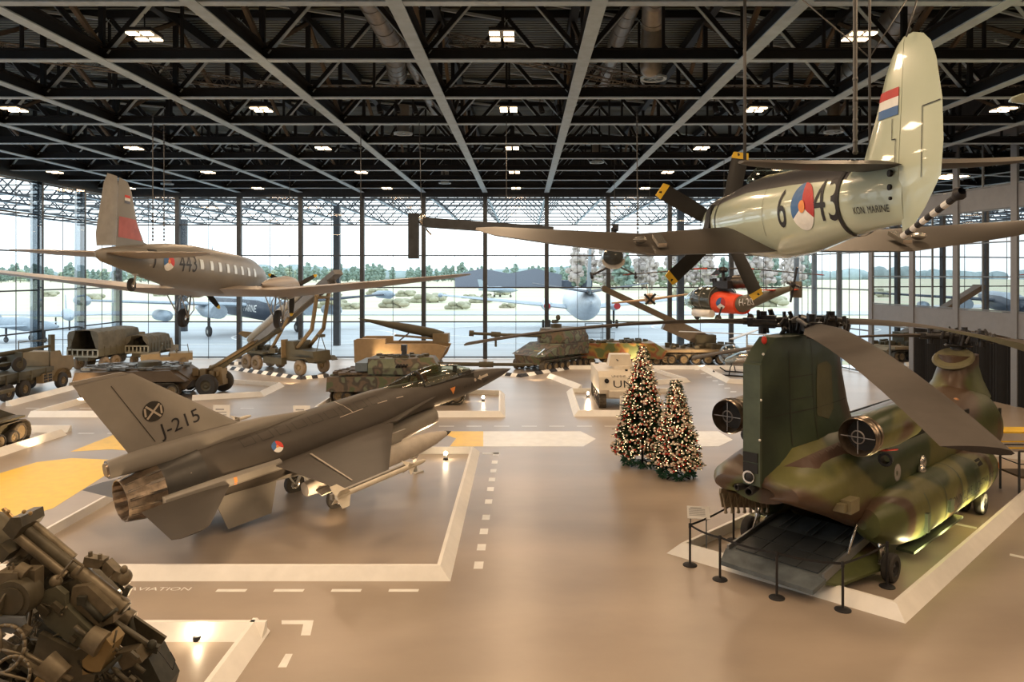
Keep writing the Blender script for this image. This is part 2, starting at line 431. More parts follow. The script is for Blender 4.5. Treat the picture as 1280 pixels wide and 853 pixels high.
# rooms behind the right-hand windows: floors and a warm grey back wall
mb = MB()
for z in (0, 4.3, 11.2, 15.6):
    P = [rw(9.9, z, -.3), rw(RLEN, z, -.3), rw(RLEN, z, -7), rw(9.9, z, -7)]; mb.add(P, [(0, 1, 2, 3)])
mb.add([rw(9.9, 0, -7), rw(RLEN, 0, -7), rw(RLEN, 16, -7), rw(9.9, 16, -7)], [(0, 1, 2, 3)])
mb.add([rw(9.9, 0, -.3), rw(9.9, 0, -7), rw(9.9, 16, -7), rw(9.9, 16, -.3)], [(0, 1, 2, 3)])
struct(mb, 'wall_outer', M_roomdark)
mb = MB()
for i in range(1, 8):
    a, b = rw(TB[i]+.4, 0, -1.2), rw(TB[i+1]-.6, 0, -1.2); n = 40; ring = []
    for zz in (11.5, 14.5): ring.append([a.lerp(b, j/n)+V((.08*sin(j*1.3), 0, zz)) for j in range(n+1)])
    mb.loft(ring, 0, True, False, False)
struct(mb, 'trim_1', mat('gauze_curtain', (.30, .34, .27), .8))

# ceiling lamps: 2 x 2 bright panels in a dark tray
M_lamp = mat('lamp_panel', (1, .8, .55), .5, var=0, emit=(1, .72, .42), es=7)
def lamp_light(loc, w, size, col=(1, .69, .42)):
    l = bpy.data.lights.new('lamp_light', 'AREA'); l.energy = w; l.color = col; l.shape = 'SQUARE'; l.size = size
    o = bpy.data.objects.new('lamp_light', l); COL.objects.link(o); o.location = loc; return o
LAMP_W = 340
lamp0 = None
rows = [(-1.2+.4, 'nearest'), (8.2, ''), (11.5, ''), (20.7, ''), (29.9, ''), (39.1, ''), (48.3, ''), (57.3, '')]
rn = {20.7: 'the row nearest the balcony', 29.9: 'the second row of roof lamps', 39.1: 'the third row of roof lamps', 48.3: 'the fourth row of roof lamps', 57.3: 'the row along the back glazing'}
for y, _ in rows:
    for i in range(-3, 4):
        x = -.63+10.16*i
        if x < XL+1 or x > right_x(y)-1.5: continue
        lamp_light((x, y, ZC-.16), LAMP_W, 1.7)
        if y < 12: continue
        if lamp0 is None:
            lamp0 = empty('ceiling_lamp', (x, y, ZC), label='x', cat='lamp'); t = MB(); t.bb((-.36, -.36, .02), (.36, .36, .12)); t.tube((0, 0, .16), (0, 0, .6), .02, n=6)
            t.build('lamp_housing', M_black, lamp0)
            for sx in (-1, 1):
                for sy in (-1, 1): q = MB(); q.bb((sx*.2-.145, sy*.26-.11, -.06), (sx*.2+.145, sy*.26+.11, -.021)); q.build('lamp_panel', M_lamp, lamp0)
            L = lamp0
        else: L = copy_tree(lamp0); L.location = (x, y, ZC)
        side = {-3: 'far left', -2: 'left', -1: 'left of centre', 0: 'centre', 1: 'right of centre', 2: 'right', 3: 'far right'}[i]
        L['label'] = 'four panel warm ceiling lamp in %s, %s' % (rn[y], 'the middle one' if i == 0 else 'place %s' % side)
        L['group'] = 'four panel ceiling lamps'

# outdoors ------------------------------------------------------------
def ground_mat():
    m, nt, b = _nt('outdoor_ground'); MATS['og'] = m; b.inputs['Roughness'].default_value = .9
    n = _noise(nt, .02, 6, .65, stretch=(1, 3, 1)); r = _ramp(nt, [(.3, (.46, .44, .30)), (.48, (.54, .54, .38)), (.6, (.60, .50, .39)), (.75, (.36, .40, .26))])
    _lk(nt, n.outputs['Fac'], r.inputs[0]); _lk(nt, r.outputs[0], b.inputs['Base Color']); return m
mb = MB(); mb.bb((-900, YB+.45, -.6), (900, 1500, -.25)); struct(mb, 'ground', ground_mat())
M_apron = mat('apron_concrete', (.40, .43, .46), .55, var=.12, scale=.15, stretch=(.3, 3, 1))
mb = MB(); mb.bb((-300, YB+.45, -.24), (300, 108, -.05)); mb.bb((-300, -60, -.24), (XL-.5, YB+.45, -.05)); mb.bb((-300, 128, -.24), (300, 140, -.08)); struct(mb, 'pavement', M_apron)
mb = MB()
for cx_, cy_ in ((-24, 84), (26, 96), (-2, 90)):
    for i in range(40):
        a0, a1 = 2*pi*i/40, 2*pi*(i+1)/40; mb.bar((cx_+9*cos(a0), cy_+9*sin(a0), -.03), (cx_+9*cos(a1), cy_+9*sin(a1), -.03), .25, .02)
mb.bar((-80, 72, -.03), (80, 76, -.03), .25, .02); struct(mb, 'pavement_line', M_paint_w)
# open lattice canopy outside
mb = MB()
ye = [YB+1.9+4.9*k for k in range(0, 9)]
for y in ye:
    mb.bb((-60, y-.07, ZC-.02), (60, y+.07, ZC+.1), 1)
    for x in [BX0-BP/2+BP*k for k in range(-11, 12)]:
        mb.bar((x, y, ZC), (x+BP/2, y, ZC+2.6), .11, .11, (0, 1, 0), 1); mb.bar((x+BP/2, y, ZC+2.6), (x+BP, y, ZC), .11, .11, (0, 1, 0), 1)
    mb.bb((-60, y-.07, ZC+2.6), (60, y+.07, ZC+2.72), 1)
for x in [BX0-BP/2+BP*k for k in range(-11, 12)]: mb.bb((x-.09, YB+.4, ZC-.04), (x+.09, ye[-1], ZC), 0); mb.bb((x-.03, YB+.4, ZC), (x+.03, ye[-1], ZC+.2), 1)
struct(mb, 'roof_canopy', [M_flange, M_steel])
for i, (x, y) in enumerate(((-18.5, 72), (14.6, 68), (-42, 90))):
    mb = MB(); mb.bb((x-.3, y-.3, -.05), (x+.3, y+.3, ZC)); struct(mb, 'canopy_column', M_steel)
# hangar
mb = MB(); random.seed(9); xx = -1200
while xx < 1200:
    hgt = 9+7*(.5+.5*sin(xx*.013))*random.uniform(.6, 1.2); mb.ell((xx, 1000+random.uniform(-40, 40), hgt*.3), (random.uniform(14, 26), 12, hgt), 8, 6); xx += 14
tl = mb.build('treeline', mat('far_woods', (.30, .37, .38), .95, var=.2, scale=.05)); tag(tl, 'hazy continuous line of far woods along the horizon', 'woods', kind='stuff')  # blue-grey distance haze put into the colour of the woods
hg = empty('hangar', (0, 400, -.25), label='dark blue-grey twin gabled hangar far beyond the airfield', cat='hangar')
mb = MB(); x0, x1 = (573-CX)*400/F_PX, (700-CX)*400/F_PX; xm = (x0+x1)/2
pf = [(x0, 0), (x1, 0), (x1, 7), ((xm+x1)/2, 10.3), (xm, 7.6), ((x0+xm)/2, 10.3), (x0, 7)]
mb.prism([(p[0], 0, p[1]) for p in pf], (0, 40, 0)); mb.build('hangar_wall', mat('hangar_cladding', (.15, .17, .22), .7), hg)
mb = MB(); mb.bb((x1, -18, 0), (x1+16, 10, 4)); mb.build('side_shed', mat('shed_dark', (.10, .12, .17), .7), hg)
# woods
M_pine = mat('pine_green', (.20, .27, .23), .9, var=.35, scale=.4); M_bare = mat('bare_birch', (.46, .40, .37), .9, var=.2, scale=.4); M_pale = mat('pale_green', (.32, .37, .27), .9, var=.3, scale=.4)  # tree colours lightened, distance haze put into them
def crown(mb, x, y, z, r, h, k, mi):
    for _ in range(k):
        a = random.random()*2*pi; t = random.random(); rr = r*(1-.6*t)*random.random()
        mb.ell((x+rr*cos(a), y+rr*sin(a), z+h*t), (r*random.uniform(.2, .38), r*random.uniform(.2, .38), h*random.uniform(.05, .12)), 6, 4, mi)
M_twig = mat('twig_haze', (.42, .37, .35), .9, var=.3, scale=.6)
treeproto = []
for kind in range(3):
    e = empty('tree', (0, 0, -.25), cat='tree', label='x'); c = MB(); hh = (15, 17, 12)[kind]
    if kind == 1:
        for i in range(26):
            a = i*2.4; z0 = 3+i*.45; c.tube((0, 0, z0), (2.6*cos(a)*(1-i/40), 2.6*sin(a)*(1-i/40), z0+3.2), .12, .03, 4, False)
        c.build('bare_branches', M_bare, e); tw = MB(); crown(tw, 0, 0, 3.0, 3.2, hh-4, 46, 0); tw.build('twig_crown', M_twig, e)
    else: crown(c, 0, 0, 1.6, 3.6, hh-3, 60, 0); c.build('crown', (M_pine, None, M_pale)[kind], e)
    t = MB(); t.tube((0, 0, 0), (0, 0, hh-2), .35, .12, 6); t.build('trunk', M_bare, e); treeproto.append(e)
TREES = []; TPOS = []
random.seed(3)
for i in range(420):
    px = random.uniform(-20, 1010); 
    if 430 < px < 720 and random.random() < .6: continue
    if px < 300 and random.random() < .3: continue
    d = random.uniform(620, 900) if px < 720 else random.uniform(330, 480)
    kind = random.choice((0, 0, 2)) if px < 420 else random.choice((0, 1, 1, 2)) if px > 720 else 0
    q_ = V(((px-CX)*d/F_PX, d, 0))
    if any((q_-o_).length < 9 for o_ in TPOS): continue
    TPOS.append(q_); TREES.append((px, d, kind))
used = set()
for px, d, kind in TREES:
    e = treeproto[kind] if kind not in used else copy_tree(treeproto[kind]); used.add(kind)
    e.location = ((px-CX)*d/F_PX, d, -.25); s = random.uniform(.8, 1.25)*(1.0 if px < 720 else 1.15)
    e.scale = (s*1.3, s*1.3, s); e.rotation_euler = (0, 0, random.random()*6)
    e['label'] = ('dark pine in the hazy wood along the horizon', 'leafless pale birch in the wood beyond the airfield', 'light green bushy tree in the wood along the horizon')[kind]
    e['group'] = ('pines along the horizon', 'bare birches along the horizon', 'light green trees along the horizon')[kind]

# world, camera ------------------------------------------------------------
w = bpy.data.worlds.new('overcast'); bpy.context.scene.world = w; w.use_nodes = True; nt = w.node_tree
bg = nt.nodes['Background']; tc = nt.nodes.new('ShaderNodeTexCoord'); sp = nt.nodes.new('ShaderNodeSeparateXYZ'); _lk(nt, tc.outputs['Generated'], sp.inputs[0])
r = _ramp(nt, [(0, (.75, .85, .92)), (.08, (.92, .97, 1.0)), (.5, (.80, .92, 1.0))]); _lk(nt, sp.outputs['Z'], r.inputs[0]); _lk(nt, r.outputs[0], bg.inputs['Color'])
bg.inputs['Strength'].default_value = 2.3
cam = bpy.data.cameras.new('camera'); co = bpy.data.objects.new('camera', cam); COL.objects.link(co); bpy.context.scene.camera = co
co.location = (0, 0, H); co.rotation_euler = (pi/2, 0, 0); cam.sensor_width = 36; cam.lens = F_PX*36/1280
cam.shift_x = -(CX-640)/1280; cam.shift_y = (CY-426.5)/1280; cam.clip_end = 3000; cam.clip_start = .1
sc = bpy.context.scene; sc.view_settings.view_transform = 'Standard'; sc.view_settings.look = 'None'; sc.view_settings.gamma = 1; sc.view_settings.use_curve_mapping = False
sc.view_settings.exposure = 0.12
# ================================================================== grey jet fighter
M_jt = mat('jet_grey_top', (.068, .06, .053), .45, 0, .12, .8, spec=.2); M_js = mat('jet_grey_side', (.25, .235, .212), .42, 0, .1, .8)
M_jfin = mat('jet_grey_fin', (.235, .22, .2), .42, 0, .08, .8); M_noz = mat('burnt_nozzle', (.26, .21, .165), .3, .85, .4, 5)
M_nozd = mat('nozzle_dark', (.10, .09, .08), .35, .7, .3, 6); M_line = mat('panel_line_pale', (.42, .37, .31), .5); M_lined = mat('panel_line_dark', (.035, .033, .03), .5)
M_mis = mat('missile_cream', (.62, .57, .48), .4); M_tank = mat('drop_tank_lit_grey', (.50, .46, .41), .4)  # tank grey brightened, the spotlight's light put into its colour
M_canopy = glass('canopy_glass', (.74, .75, .64), .10)
J = empty('jet_fighter', (-1.12, 28.82, 1.0), ypr(-41.3, 7.5), 'grey single engine jet fighter marked J-215 on the white edged platform', 'aircraft')
mb = MB()
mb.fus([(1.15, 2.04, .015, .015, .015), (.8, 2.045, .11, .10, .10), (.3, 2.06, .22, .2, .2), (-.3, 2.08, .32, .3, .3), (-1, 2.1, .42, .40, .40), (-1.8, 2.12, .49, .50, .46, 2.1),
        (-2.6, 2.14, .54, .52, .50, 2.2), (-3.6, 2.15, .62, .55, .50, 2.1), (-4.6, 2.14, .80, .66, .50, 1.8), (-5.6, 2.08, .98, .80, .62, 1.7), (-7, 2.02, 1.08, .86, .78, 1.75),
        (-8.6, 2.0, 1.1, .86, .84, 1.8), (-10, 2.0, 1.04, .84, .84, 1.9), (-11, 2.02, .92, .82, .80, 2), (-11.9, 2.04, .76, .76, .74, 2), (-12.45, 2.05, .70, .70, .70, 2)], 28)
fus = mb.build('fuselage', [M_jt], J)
# strakes + wings
for s in (-1, 1):
    mb = MB()
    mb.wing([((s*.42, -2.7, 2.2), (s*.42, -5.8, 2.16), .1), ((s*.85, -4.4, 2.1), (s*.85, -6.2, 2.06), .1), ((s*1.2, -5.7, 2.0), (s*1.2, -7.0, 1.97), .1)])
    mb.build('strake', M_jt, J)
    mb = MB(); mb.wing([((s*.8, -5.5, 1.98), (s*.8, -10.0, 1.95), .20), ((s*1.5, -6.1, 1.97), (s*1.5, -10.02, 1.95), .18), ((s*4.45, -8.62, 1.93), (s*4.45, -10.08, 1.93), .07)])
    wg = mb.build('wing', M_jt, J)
    mb = MB(); mb.prism([(s*1.45, -9.05, 2.045), (s*3.5, -9.45, 1.985), (s*3.5, -9.48, 1.985), (s*1.45, -9.08, 2.045)], (0, 0, .01))
    mb.bar((s*1.5, -9.06, 2.05), (s*4.2, -9.6, 1.975), .035, .012)
    mb.build('flaperon_line', M_line, wg)
    # rail and missile
    mb = MB(); mb.bar((s*4.58, -8.1, 1.93), (s*4.58, -10.5, 1.93), .10, .14); mb.build('missile_rail', M_js, J)
    mb = MB(); x = s*4.72
    mb.lathe((x, -7.55, 1.93), (0, -1, 0), [(0, 0), (.06, .045), (.22, .064), (2.9, .064), (2.9, 0)], 14)
    for a in range(4):
        t = radians(45+90*a); dx, dz = cos(t), sin(t); nn = (-dz, 0, dx)
        mb.prism([(x+dx*.05, -10.05, 1.93+dz*.05), (x+dx*.05, -10.45, 1.93+dz*.05), (x+dx*.32, -10.45, 1.93+dz*.32), (x+dx*.32, -10.25, 1.93+dz*.32)], V(nn)*.02)
        mb.prism([(x+dx*.05, -7.95, 1.93+dz*.05), (x+dx*.05, -8.2, 1.93+dz*.05), (x+dx*.24, -8.25, 1.93+dz*.24)], V(nn)*.015)
    mb.build('missile', M_mis, J)
    # stabilisers and ventral fins
    mb = MB(); mb.wing([((s*.85, -11.15, 1.86), (s*.85, -13.5, 1.88), .10), ((s*2.9, -12.75, 1.74), (s*2.9, -13.65, 1.74), .04)]); mb.wing([((s*2.9, -12.75, 1.74), (s*2.9, -13.65, 1.74), .04), ((s*3.02, -13.0, 1.735), (s*3.02, -13.5, 1.735), .03)])
    mb.build('tailplane', M_jt, J)
    mb = MB(); mb.prism([(s*.55, -9.7, 1.35), (s*.62, -11.6, 1.45), (s*.92, -11.45, .62), (s*.86, -10.15, .55)], (.03, 0, .01)); mb.build('ventral_fin', M_js, J)
    mb = MB(); mb.fus([(-9.8, 1.93, .30, .16, .2, 2.6, s*.9), (-11.2, 1.93, .26, .15, .19, 2.6, s*.83), (-12.9, 1.92, .16, .1, .1, 2.6, s*.72)], 14); mb.build('side_fairing', M_js, J)
# intake
mb = MB()
rings = []
for (y, zc, w, u, d) in ((-3.35, 1.42, .52, .30, .34), (-4.2, 1.38, .62, .34, .36), (-5.4, 1.36, .78, .42, .38), (-7.0, 1.42, .86, .5, .42), (-8.6, 1.5, .8, .5, .42), (-10, 1.6, .7, .5, .36)):
    rings.append([(w*math.copysign(abs(cos(t))**.75, cos(t)), y-(.25 if sin(t) > 0 else 0)*0, zc+(u if sin(t) > 0 else d)*math.copysign(abs(sin(t))**.75, sin(t))) for t in [2*pi*i/24 for i in range(24)]])
mb.loft(rings, 0, True, False); inn = [[(p[0]*.88, p[1], 1.40+(p[2]-1.40)*.86) for p in rings[0]], [(p[0]*.8, p[1]-1.6, 1.40+(p[2]-1.40)*.8) for p in rings[0]]]
mb.loft([rings[0], inn[0]], 0, False, False); mb.loft(inn, 1, True, False); mb.add(inn[1], [tuple(range(24))], 1)
intake = mb.build('air_intake', [M_js, M_black], J, flip=False)
# vertical fin and base
mb = MB(); nx = (1, 0, 0)
mb.wing([((0, -9.5, 2.8), (0, -13.2, 2.95), .22, nx), ((0, -10.3, 3.12), (0, -13.32, 3.2), .16, nx), ((0, -12.95, 5.2), (0, -14.33, 5.22), .07, nx)]); mb.prism([(0, -13.05, 5.21), (0, -14.4, 5.23), (0, -14.38, 5.3), (0, -13.2, 5.29)], (.07, 0, 0))
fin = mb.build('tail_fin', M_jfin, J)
mb = MB(); mb.fus([(-8.2, 2.8, .1, .1, .2), (-9.6, 2.82, .25, .28, .3), (-11.2, 2.86, .25, .36, .34, 2.4), (-13.0, 2.92, .22, .3, .26, 2.6), (-13.85, 2.92, .2, .24, .22, 2.6)], 16); hz = mb.build('chute_housing', M_jfin, J)
mb = MB(); mb.fus([(-13.84, 2.92, .17, .2, .18, 2.6), (-13.9, 2.92, .15, .18, .16, 2.6)], 14); mb.build('housing_end', M_noz, hz)
# nozzle with petals
mb = MB(); mb.lathe((0, -11.7, 2.05), (0, -1, 0), [(0, .80), (.7, .71), (1.0, .685), (1.05, .66)], 32, 1); mb.build('nozzle_shroud', [M_noz, mat('shroud_dark', (.07, .068, .065), .4, .3)], J)
mb = MB(); n = 32
outer = [(.34, .67), (.8, .62), (1.25, .53)]; inner = [(1.25, .50), (.9, .42), (.5, .3)]
rg = []
for t, r in outer+inner: rg.append([( (r+(.018 if (i % 2) else -.0))*cos(2*pi*i/n), -12.4-t, 2.05+(r+(.018 if (i % 2) else 0))*sin(2*pi*i/n)) for i in range(n)])
mb.loft(rg, 0, False, False); mb.tube((0, -12.95, 2.05), (0, -12.9, 2.05), .35, n=24, mi=1)
nz = mb.build('engine_nozzle', [M_noz, M_black], J, flip=False)
mb = MB()
for i in range(16):
    t = 2*pi*(i+.5)/16; r0, r1 = .70, .55
    mb.bar((r0*cos(t), -12.75, 2.05+r0*sin(t)), (r1*cos(t), -13.6, 2.05+r1*sin(t)), .07, .015, (cos(t), 0, sin(t)))
mb.build('nozzle_petal_seal', M_nozd, nz)
# canopy
def can_ring(y, w, h, z0): return [(w*cos(t), y, z0+h*sin(t)) for t in [pi*i/14 for i in range(15)]]
cr = [can_ring(-1.0, .10, .04, 2.50), can_ring(-1.5, .30, .24, 2.52), can_ring(-2.1, .40, .46, 2.53), can_ring(-2.8, .44, .58, 2.54), can_ring(-3.5, .44, .55, 2.55), can_ring(-4.3, .38, .40, 2.58), can_ring(-5.1, .24, .22, 2.64), can_ring(-5.7, .05, .04, 2.72)]
mb = MB(); mb.loft(cr, 0, True, False, False); cg = mb.build('canopy', M_canopy, J)
mb = MB()
for y_, w_, h_ in ((-3.75, .435, .515),):
    pts = [(w_*cos(t)*1.01, y_, 2.56+h_*sin(t)*1.01) for t in [pi*i/12 for i in range(13)]]; mb.path(pts, .035, 6)
for s in (-1, 1): mb.path([(s*q[0][0]*1.02, q[0][1], q[0][2]) for q in cr], .028, 6)
mb.build('canopy_frame', mat('canopy_frame_dark', (.05, .05, .048), .5), cg)
mb = MB(); mb.bb((-.24, -3.5, 2.2), (.24, -2.9, 2.55)); mb.box((0, -3.45, 2.65), (.36, .16, .55), (.25, 0, 0)); mb.box((0, -3.55, 2.92), (.26, .14, .16)); mb.build('ejection_seat', mat('seat_brown', (.12, .07, .05), .7), J)
mb = MB(); mb.bb((-.36, -2.0, 2.3), (.36, -1.4, 2.62)); mb.bar((0, -1.9, 2.6), (0, -1.85, 2.86), .2, .03); mb.bb((-.4, -5.0, 2.3), (.4, -1.3, 2.5)); mb.build('cockpit_interior', mat('cockpit_dark', (.04, .038, .035), .6), J)
# drop tank and pylon (under the near wing), centre stores
mb = MB(); x = 1.85
mb.lathe((x, -4.0, 1.25), (0, -1, 0), [(0, 0), (.25, .09), (.8, .22), (1.7, .32), (3.6, .33), (4.7, .28), (5.6, .2), (5.62, 0)], 20); tk = mb.build('drop_tank', M_tank, J)
mb = MB(); mb.lathe((x, -3.98, 1.25), (0, -1, 0), [(0, 0), (.15, .055), (.28, .1)], 16); mb.build('tank_nose_tip', M_jt, tk)
mb = MB()
for s in (-1, 1): mb.prism([(x+s*.22, -8.6, 1.2), (x+s*.18, -9.4, 1.2), (x+s*.5, -9.4, 1.1), (x+s*.5, -9.1, 1.1)], (0, 0, .02))
mb.build('tank_fin', M_tank, tk)
mb = MB(); mb.prism([(x, -5.9, 1.9), (x, -6.2, 1.5), (x, -8.6, 1.5), (x, -9.2, 1.9)], (.1, 0, 0)); mb.build('wing_pylon', M_js, J)
mb = MB(); mb.lathe((-1.85, -4.0, 1.25), (0, -1, 0), [(0, 0), (.25, .09), (.8, .22), (1.7, .32), (3.6, .33), (4.7, .28), (5.6, .2), (5.62, 0)], 20); mb.prism([(-1.85, -5.9, 1.9), (-1.85, -6.2, 1.5), (-1.85, -8.6, 1.5), (-1.85, -9.2, 1.9)], (.1, 0, 0)); mb.build('drop_tank', M_tank, J)
# undercarriage (the floor is tilted 7.5 degrees in this frame)
M_strut = mat('strut_white', (.5, .49, .46), .4)
def wheel(mb, c, r, w, ax=(1, 0, 0), hub=.5, n=24):
    c = V(c); a = V(ax).normalized()
    mb.lathe(c-a*w/2, a, [(0, r*hub), (0, r*.86), (w*.14, r*.97), (w*.35, r), (w*.65, r), (w*.86, r*.97), (w, r*.86), (w, r*hub), (w*.85, r*hub*.95)], n, 0)
    mb.lathe(c-a*w/2, a, [(w*.2, 0), (w*.12, r*.2), (w*.22, r*.3), (w*.12, r*hub)], n, 1); mb.lathe(c-a*w/2, a, [(w*.8, 0), (w*.92, r*.18), (w*.75, r*.32), (w*.9, r*hub)], n, 1)
for s in (-1, 1):
    mb = MB(); wheel(mb, (s*1.18, -8.2, .34), .34, .2); wl = mb.build('main_wheel', [M_rubber, M_chrome], J)
    mb = MB(); mb.tube((s*1.05, -8.2, .34), (s*.6, -7.9, 1.3), .055, n=10); mb.tube((s*1.0, -8.3, .4), (s*.5, -8.9, 1.2), .03, n=8); mb.build('gear_strut', M_strut, J)
    mb = MB(); mb.prism([(s*.95, -7.1, 1.2), (s*.95, -8.7, 1.2), (s*1.2, -8.6, .75), (s*1.2, -7.3, .75)], (.02, 0, 0)); mb.build('gear_door', M_js, J)
mb = MB(); wheel(mb, (0, -4.2, .35-.1), .23, .14); mb.build('nose_wheel', [M_rubber, M_chrome], J)
mb = MB(); mb.tube((0, -4.2, .28), (0, -4.5, 1.2), .05, n=10); mb.tube((0, -4.2, .05), (0, -4.2, -.42), .07, n=10); mb.bb((-.2, -4.4, -.5), (.2, -4.0, -.42)); mb.build('nose_strut', M_strut, J)
mb = MB(); mb.tube((.35, -10.1, 1.25), (.35, -10.6, .35), .015, n=6); mb.bb((.25, -10.75, .28), (.45, -10.5, .33)); mb.build('tie_down', M_black, J)
for s in (-1, 1):
    mb = MB(); mb.box((s*1.18, -8.2, -.02+0), (.5, .6, .03), (-radians(7.5), 0, 0)); mb.build('wheel_plate', M_black, J)
# markings
fx = lambda nm, body, fig, o, u, v, m, **k: decal(nm, body, fig[0], fig[1], o, u, v, m, J, **k)
U, Vv = (0, 1, -.03), (0, 0, 1)
fx('lettering', fin, text2('J-215', .52, 1.0), (1, -11.95, 3.6), (0, 1, .17), (0, -.17, 1), M_blk, reach=2)
fx('squadron_badge', fin, disc2(.27), (1, -12.6, 4.1), (0, 1, 0), (0, 0, 1), M_lined, reach=2)
for a, b in (((-.17, -.17), (.17, .17)), ((-.17, .17), (.17, -.17)), ((-.2, -.1), (-.2, .12)), ((.2, -.1), (.2, .12))): fx('badge_stroke', fin, stroke2([a, b], .05), (1, -12.6, 4.1), (0, 1, 0), (0, 0, 1), M_line, reach=2, off=.018)
D1 = (1, -9.75, 2.45); UU = (0, 1, 0); VV = (-.6, 0, .8)
for nm, a0, a1, m in (('roundel_red', -30, 90, M_red), ('roundel_white', 210, 330, M_whitep), ('roundel_blue', 90, 210, M_bluep)): fx(nm, fus, disc2(.17, a0, a1, 10), D1, UU, VV, m)
fx('roundel_centre', fus, disc2(.04), D1, UU, VV, M_orange, off=.018)
fx('seam_line', fus, stroke2([(0, -.3), (0, .9)], .03), (.3, -12.1, 2.4), (0, 1, 0), (-.75, 0, .65), M_line)
fx('seam_line', fus, stroke2([(0, -.1), (-.15, .5), (-.1, 1.2)], .025), (.6, -7.0, 2.55), (0, 1, 0), (-.8, 0, .6), M_line)
fx('seam_line', fus, stroke2([(-.9, -.2), (0, -.15)], .02), (.6, -6.6, 2.7), (0, 1, 0), (-.8, 0, .6), M_line)
for (yy, L_) in ((-6.0, .4), (-5.2, .3)): fx('seam_line', fus, stroke2([(0, 0), (L_, 0)], .03), (.6, yy, 2.5), (0, 1, 0), (-.8, 0, .6), M_line)
for k in range(9):
    yy = -10.6+k*.55; fx('access_panel_line', fus, stroke2([(0, 0), (.36, 0), (.36, .34), (0, .34), (0, 0)], .02), (.6, yy, 2.5), (0, 1, .02), (-.8, 0, .6), M_lined)
fx('warning_triangle', fus, poly2([(-.14, .1), (.14, .1), (0, -.15)]), (1, -2.55, 2.15), (0, 1, 0), (0, 0, 1), M_orange)
fx('rescue_arrow', fus, poly2([(-.3, 0), (-.1, .1), (-.1, .04), (.35, .04), (.35, -.04), (-.1, -.04), (-.1, -.1)]), (1, -.85, 2.22), (0, 1, 0), (0, 0, 1), M_line)
fx('rescue_arrow', fus, disc2(.06), (1, -1.3, 2.22), (0, 1, 0), (0, 0, 1), M_line)
fx('access_panel_line', fus, quad2(-.14, -.06, .14, .06), (1, -.7, 2.03), (0, 1, 0), (0, 0, 1), M_lined)
fx('lettering', fus, text2('FFF-215', .14), (1, -1.75, 2.1), (0, 1, 0), (0, 0, 1), M_lined)
fx('orange_stripe', bpy.data.objects.get('side_fairing.001') or fus, quad2(-.04, -.2, .04, .2), (1.6, -11.15, 1.9), (0, 1, 0), (0, 0, 1), M_orange)
fx('rudder_line', fin, stroke2([(-13.5, 5.0), (-12.65, 3.3)], .02), (1, 0, 0), (0, 1, 0), (0, 0, 1), M_lined, reach=2)
# ================================================================== tandem rotor helicopter
G1, G2, G3 = (.075, .085, .04), (.12, .115, .055), (.06, .05, .04)
M_heli = camo('heli_green', [(.042, .058, .028), (.125, .125, .048), (.082, .052, .034), (.085, .10, .038)], .33, .38, (3, 1, 0), .03)
M_hgrn = mat('heli_plain_green', (.07, .09, .062), .4, 0, .15); M_hdark = mat('heli_inside', (.02, .022, .022), .7); M_ramp = mat('ramp_dark', (.10, .118, .13), .5, 0, .3)
M_blade = mat('rotor_blade_grey', (.06, .052, .047), .6, 0, .1, spec=.15); M_hub = mat('rotor_hub_metal', (.045, .045, .048), .4, .5, .3, 9); M_hbrown = mat('heli_brown', (.07, .042, .032), .5)
K = empty('tandem_rotor_helicopter', (7.13, 17.82, 0), ypr(-46.5), 'olive and brown camouflaged tandem rotor helicopter with its rear ramp lowered', 'helicopter')
mb = MB()
S = [(-2.98, 2.3, .5, .15, .1), (-2.88, 2.3, .98, .3, .16, 2.2), (-2.5, 2.28, 1.25, .52, .34, 2.3), (-1.7, 2.2, 1.34, .8, .62, 2.5), (-.8, 2.12, 1.36, .98, 1.0, 2.8), (0, 2.02, 1.35, 1.08, 1.22, 3), (.7, 1.95, 1.34, 1.1, 1.3, 3),
     (2.5, 1.9, 1.32, 1.12, 1.32, 3.2), (5, 1.9, 1.32, 1.1, 1.32, 3.2), (8, 1.9, 1.33, 1.15, 1.32, 3), (9.6, 1.9, 1.36, 1.3, 1.3, 2.7), (10.8, 1.85, 1.34, 1.28, 1.22, 2.5), (11.8, 1.7, 1.18, 1.05, 1.02, 2.3), (12.5, 1.55, .85, .62, .75, 2.2), (12.9, 1.45, .4, .3, .35, 2)]
# the tail end is an open mouth over the ramp: leave the belly out aft of the hinge
n = 32; rings = []
for q in S:
    y, zc, w, u, d = q[:5]; e = q[5] if len(q) > 5 else 2
    rings.append([(w*math.copysign(abs(cos(t))**(2/e), cos(t)), y, zc+(u if sin(t) > 0 else d)*math.copysign(abs(sin(t))**(2/e), sin(t))) for t in [2*pi*i/n for i in range(n)]])
vs = [p for r in rings for p in r]; fs = []
for k in range(len(rings)-1):
    for i in range(n):
        j = (i+1) % n
        if k < 6 and 20 <= i <= 27: continue
        fs.append((k*n+i, k*n+j, (k+1)*n+j, (k+1)*n+i))
mb.add(vs, fs, 0, True); mb.add(rings[-1], [tuple(range(n))], 0)
hb = mb.build('fuselage', M_heli, K, flip=False)
md = hb.modifiers.new('skin', 'SOLIDIFY'); md.thickness = .05; md.offset = 0
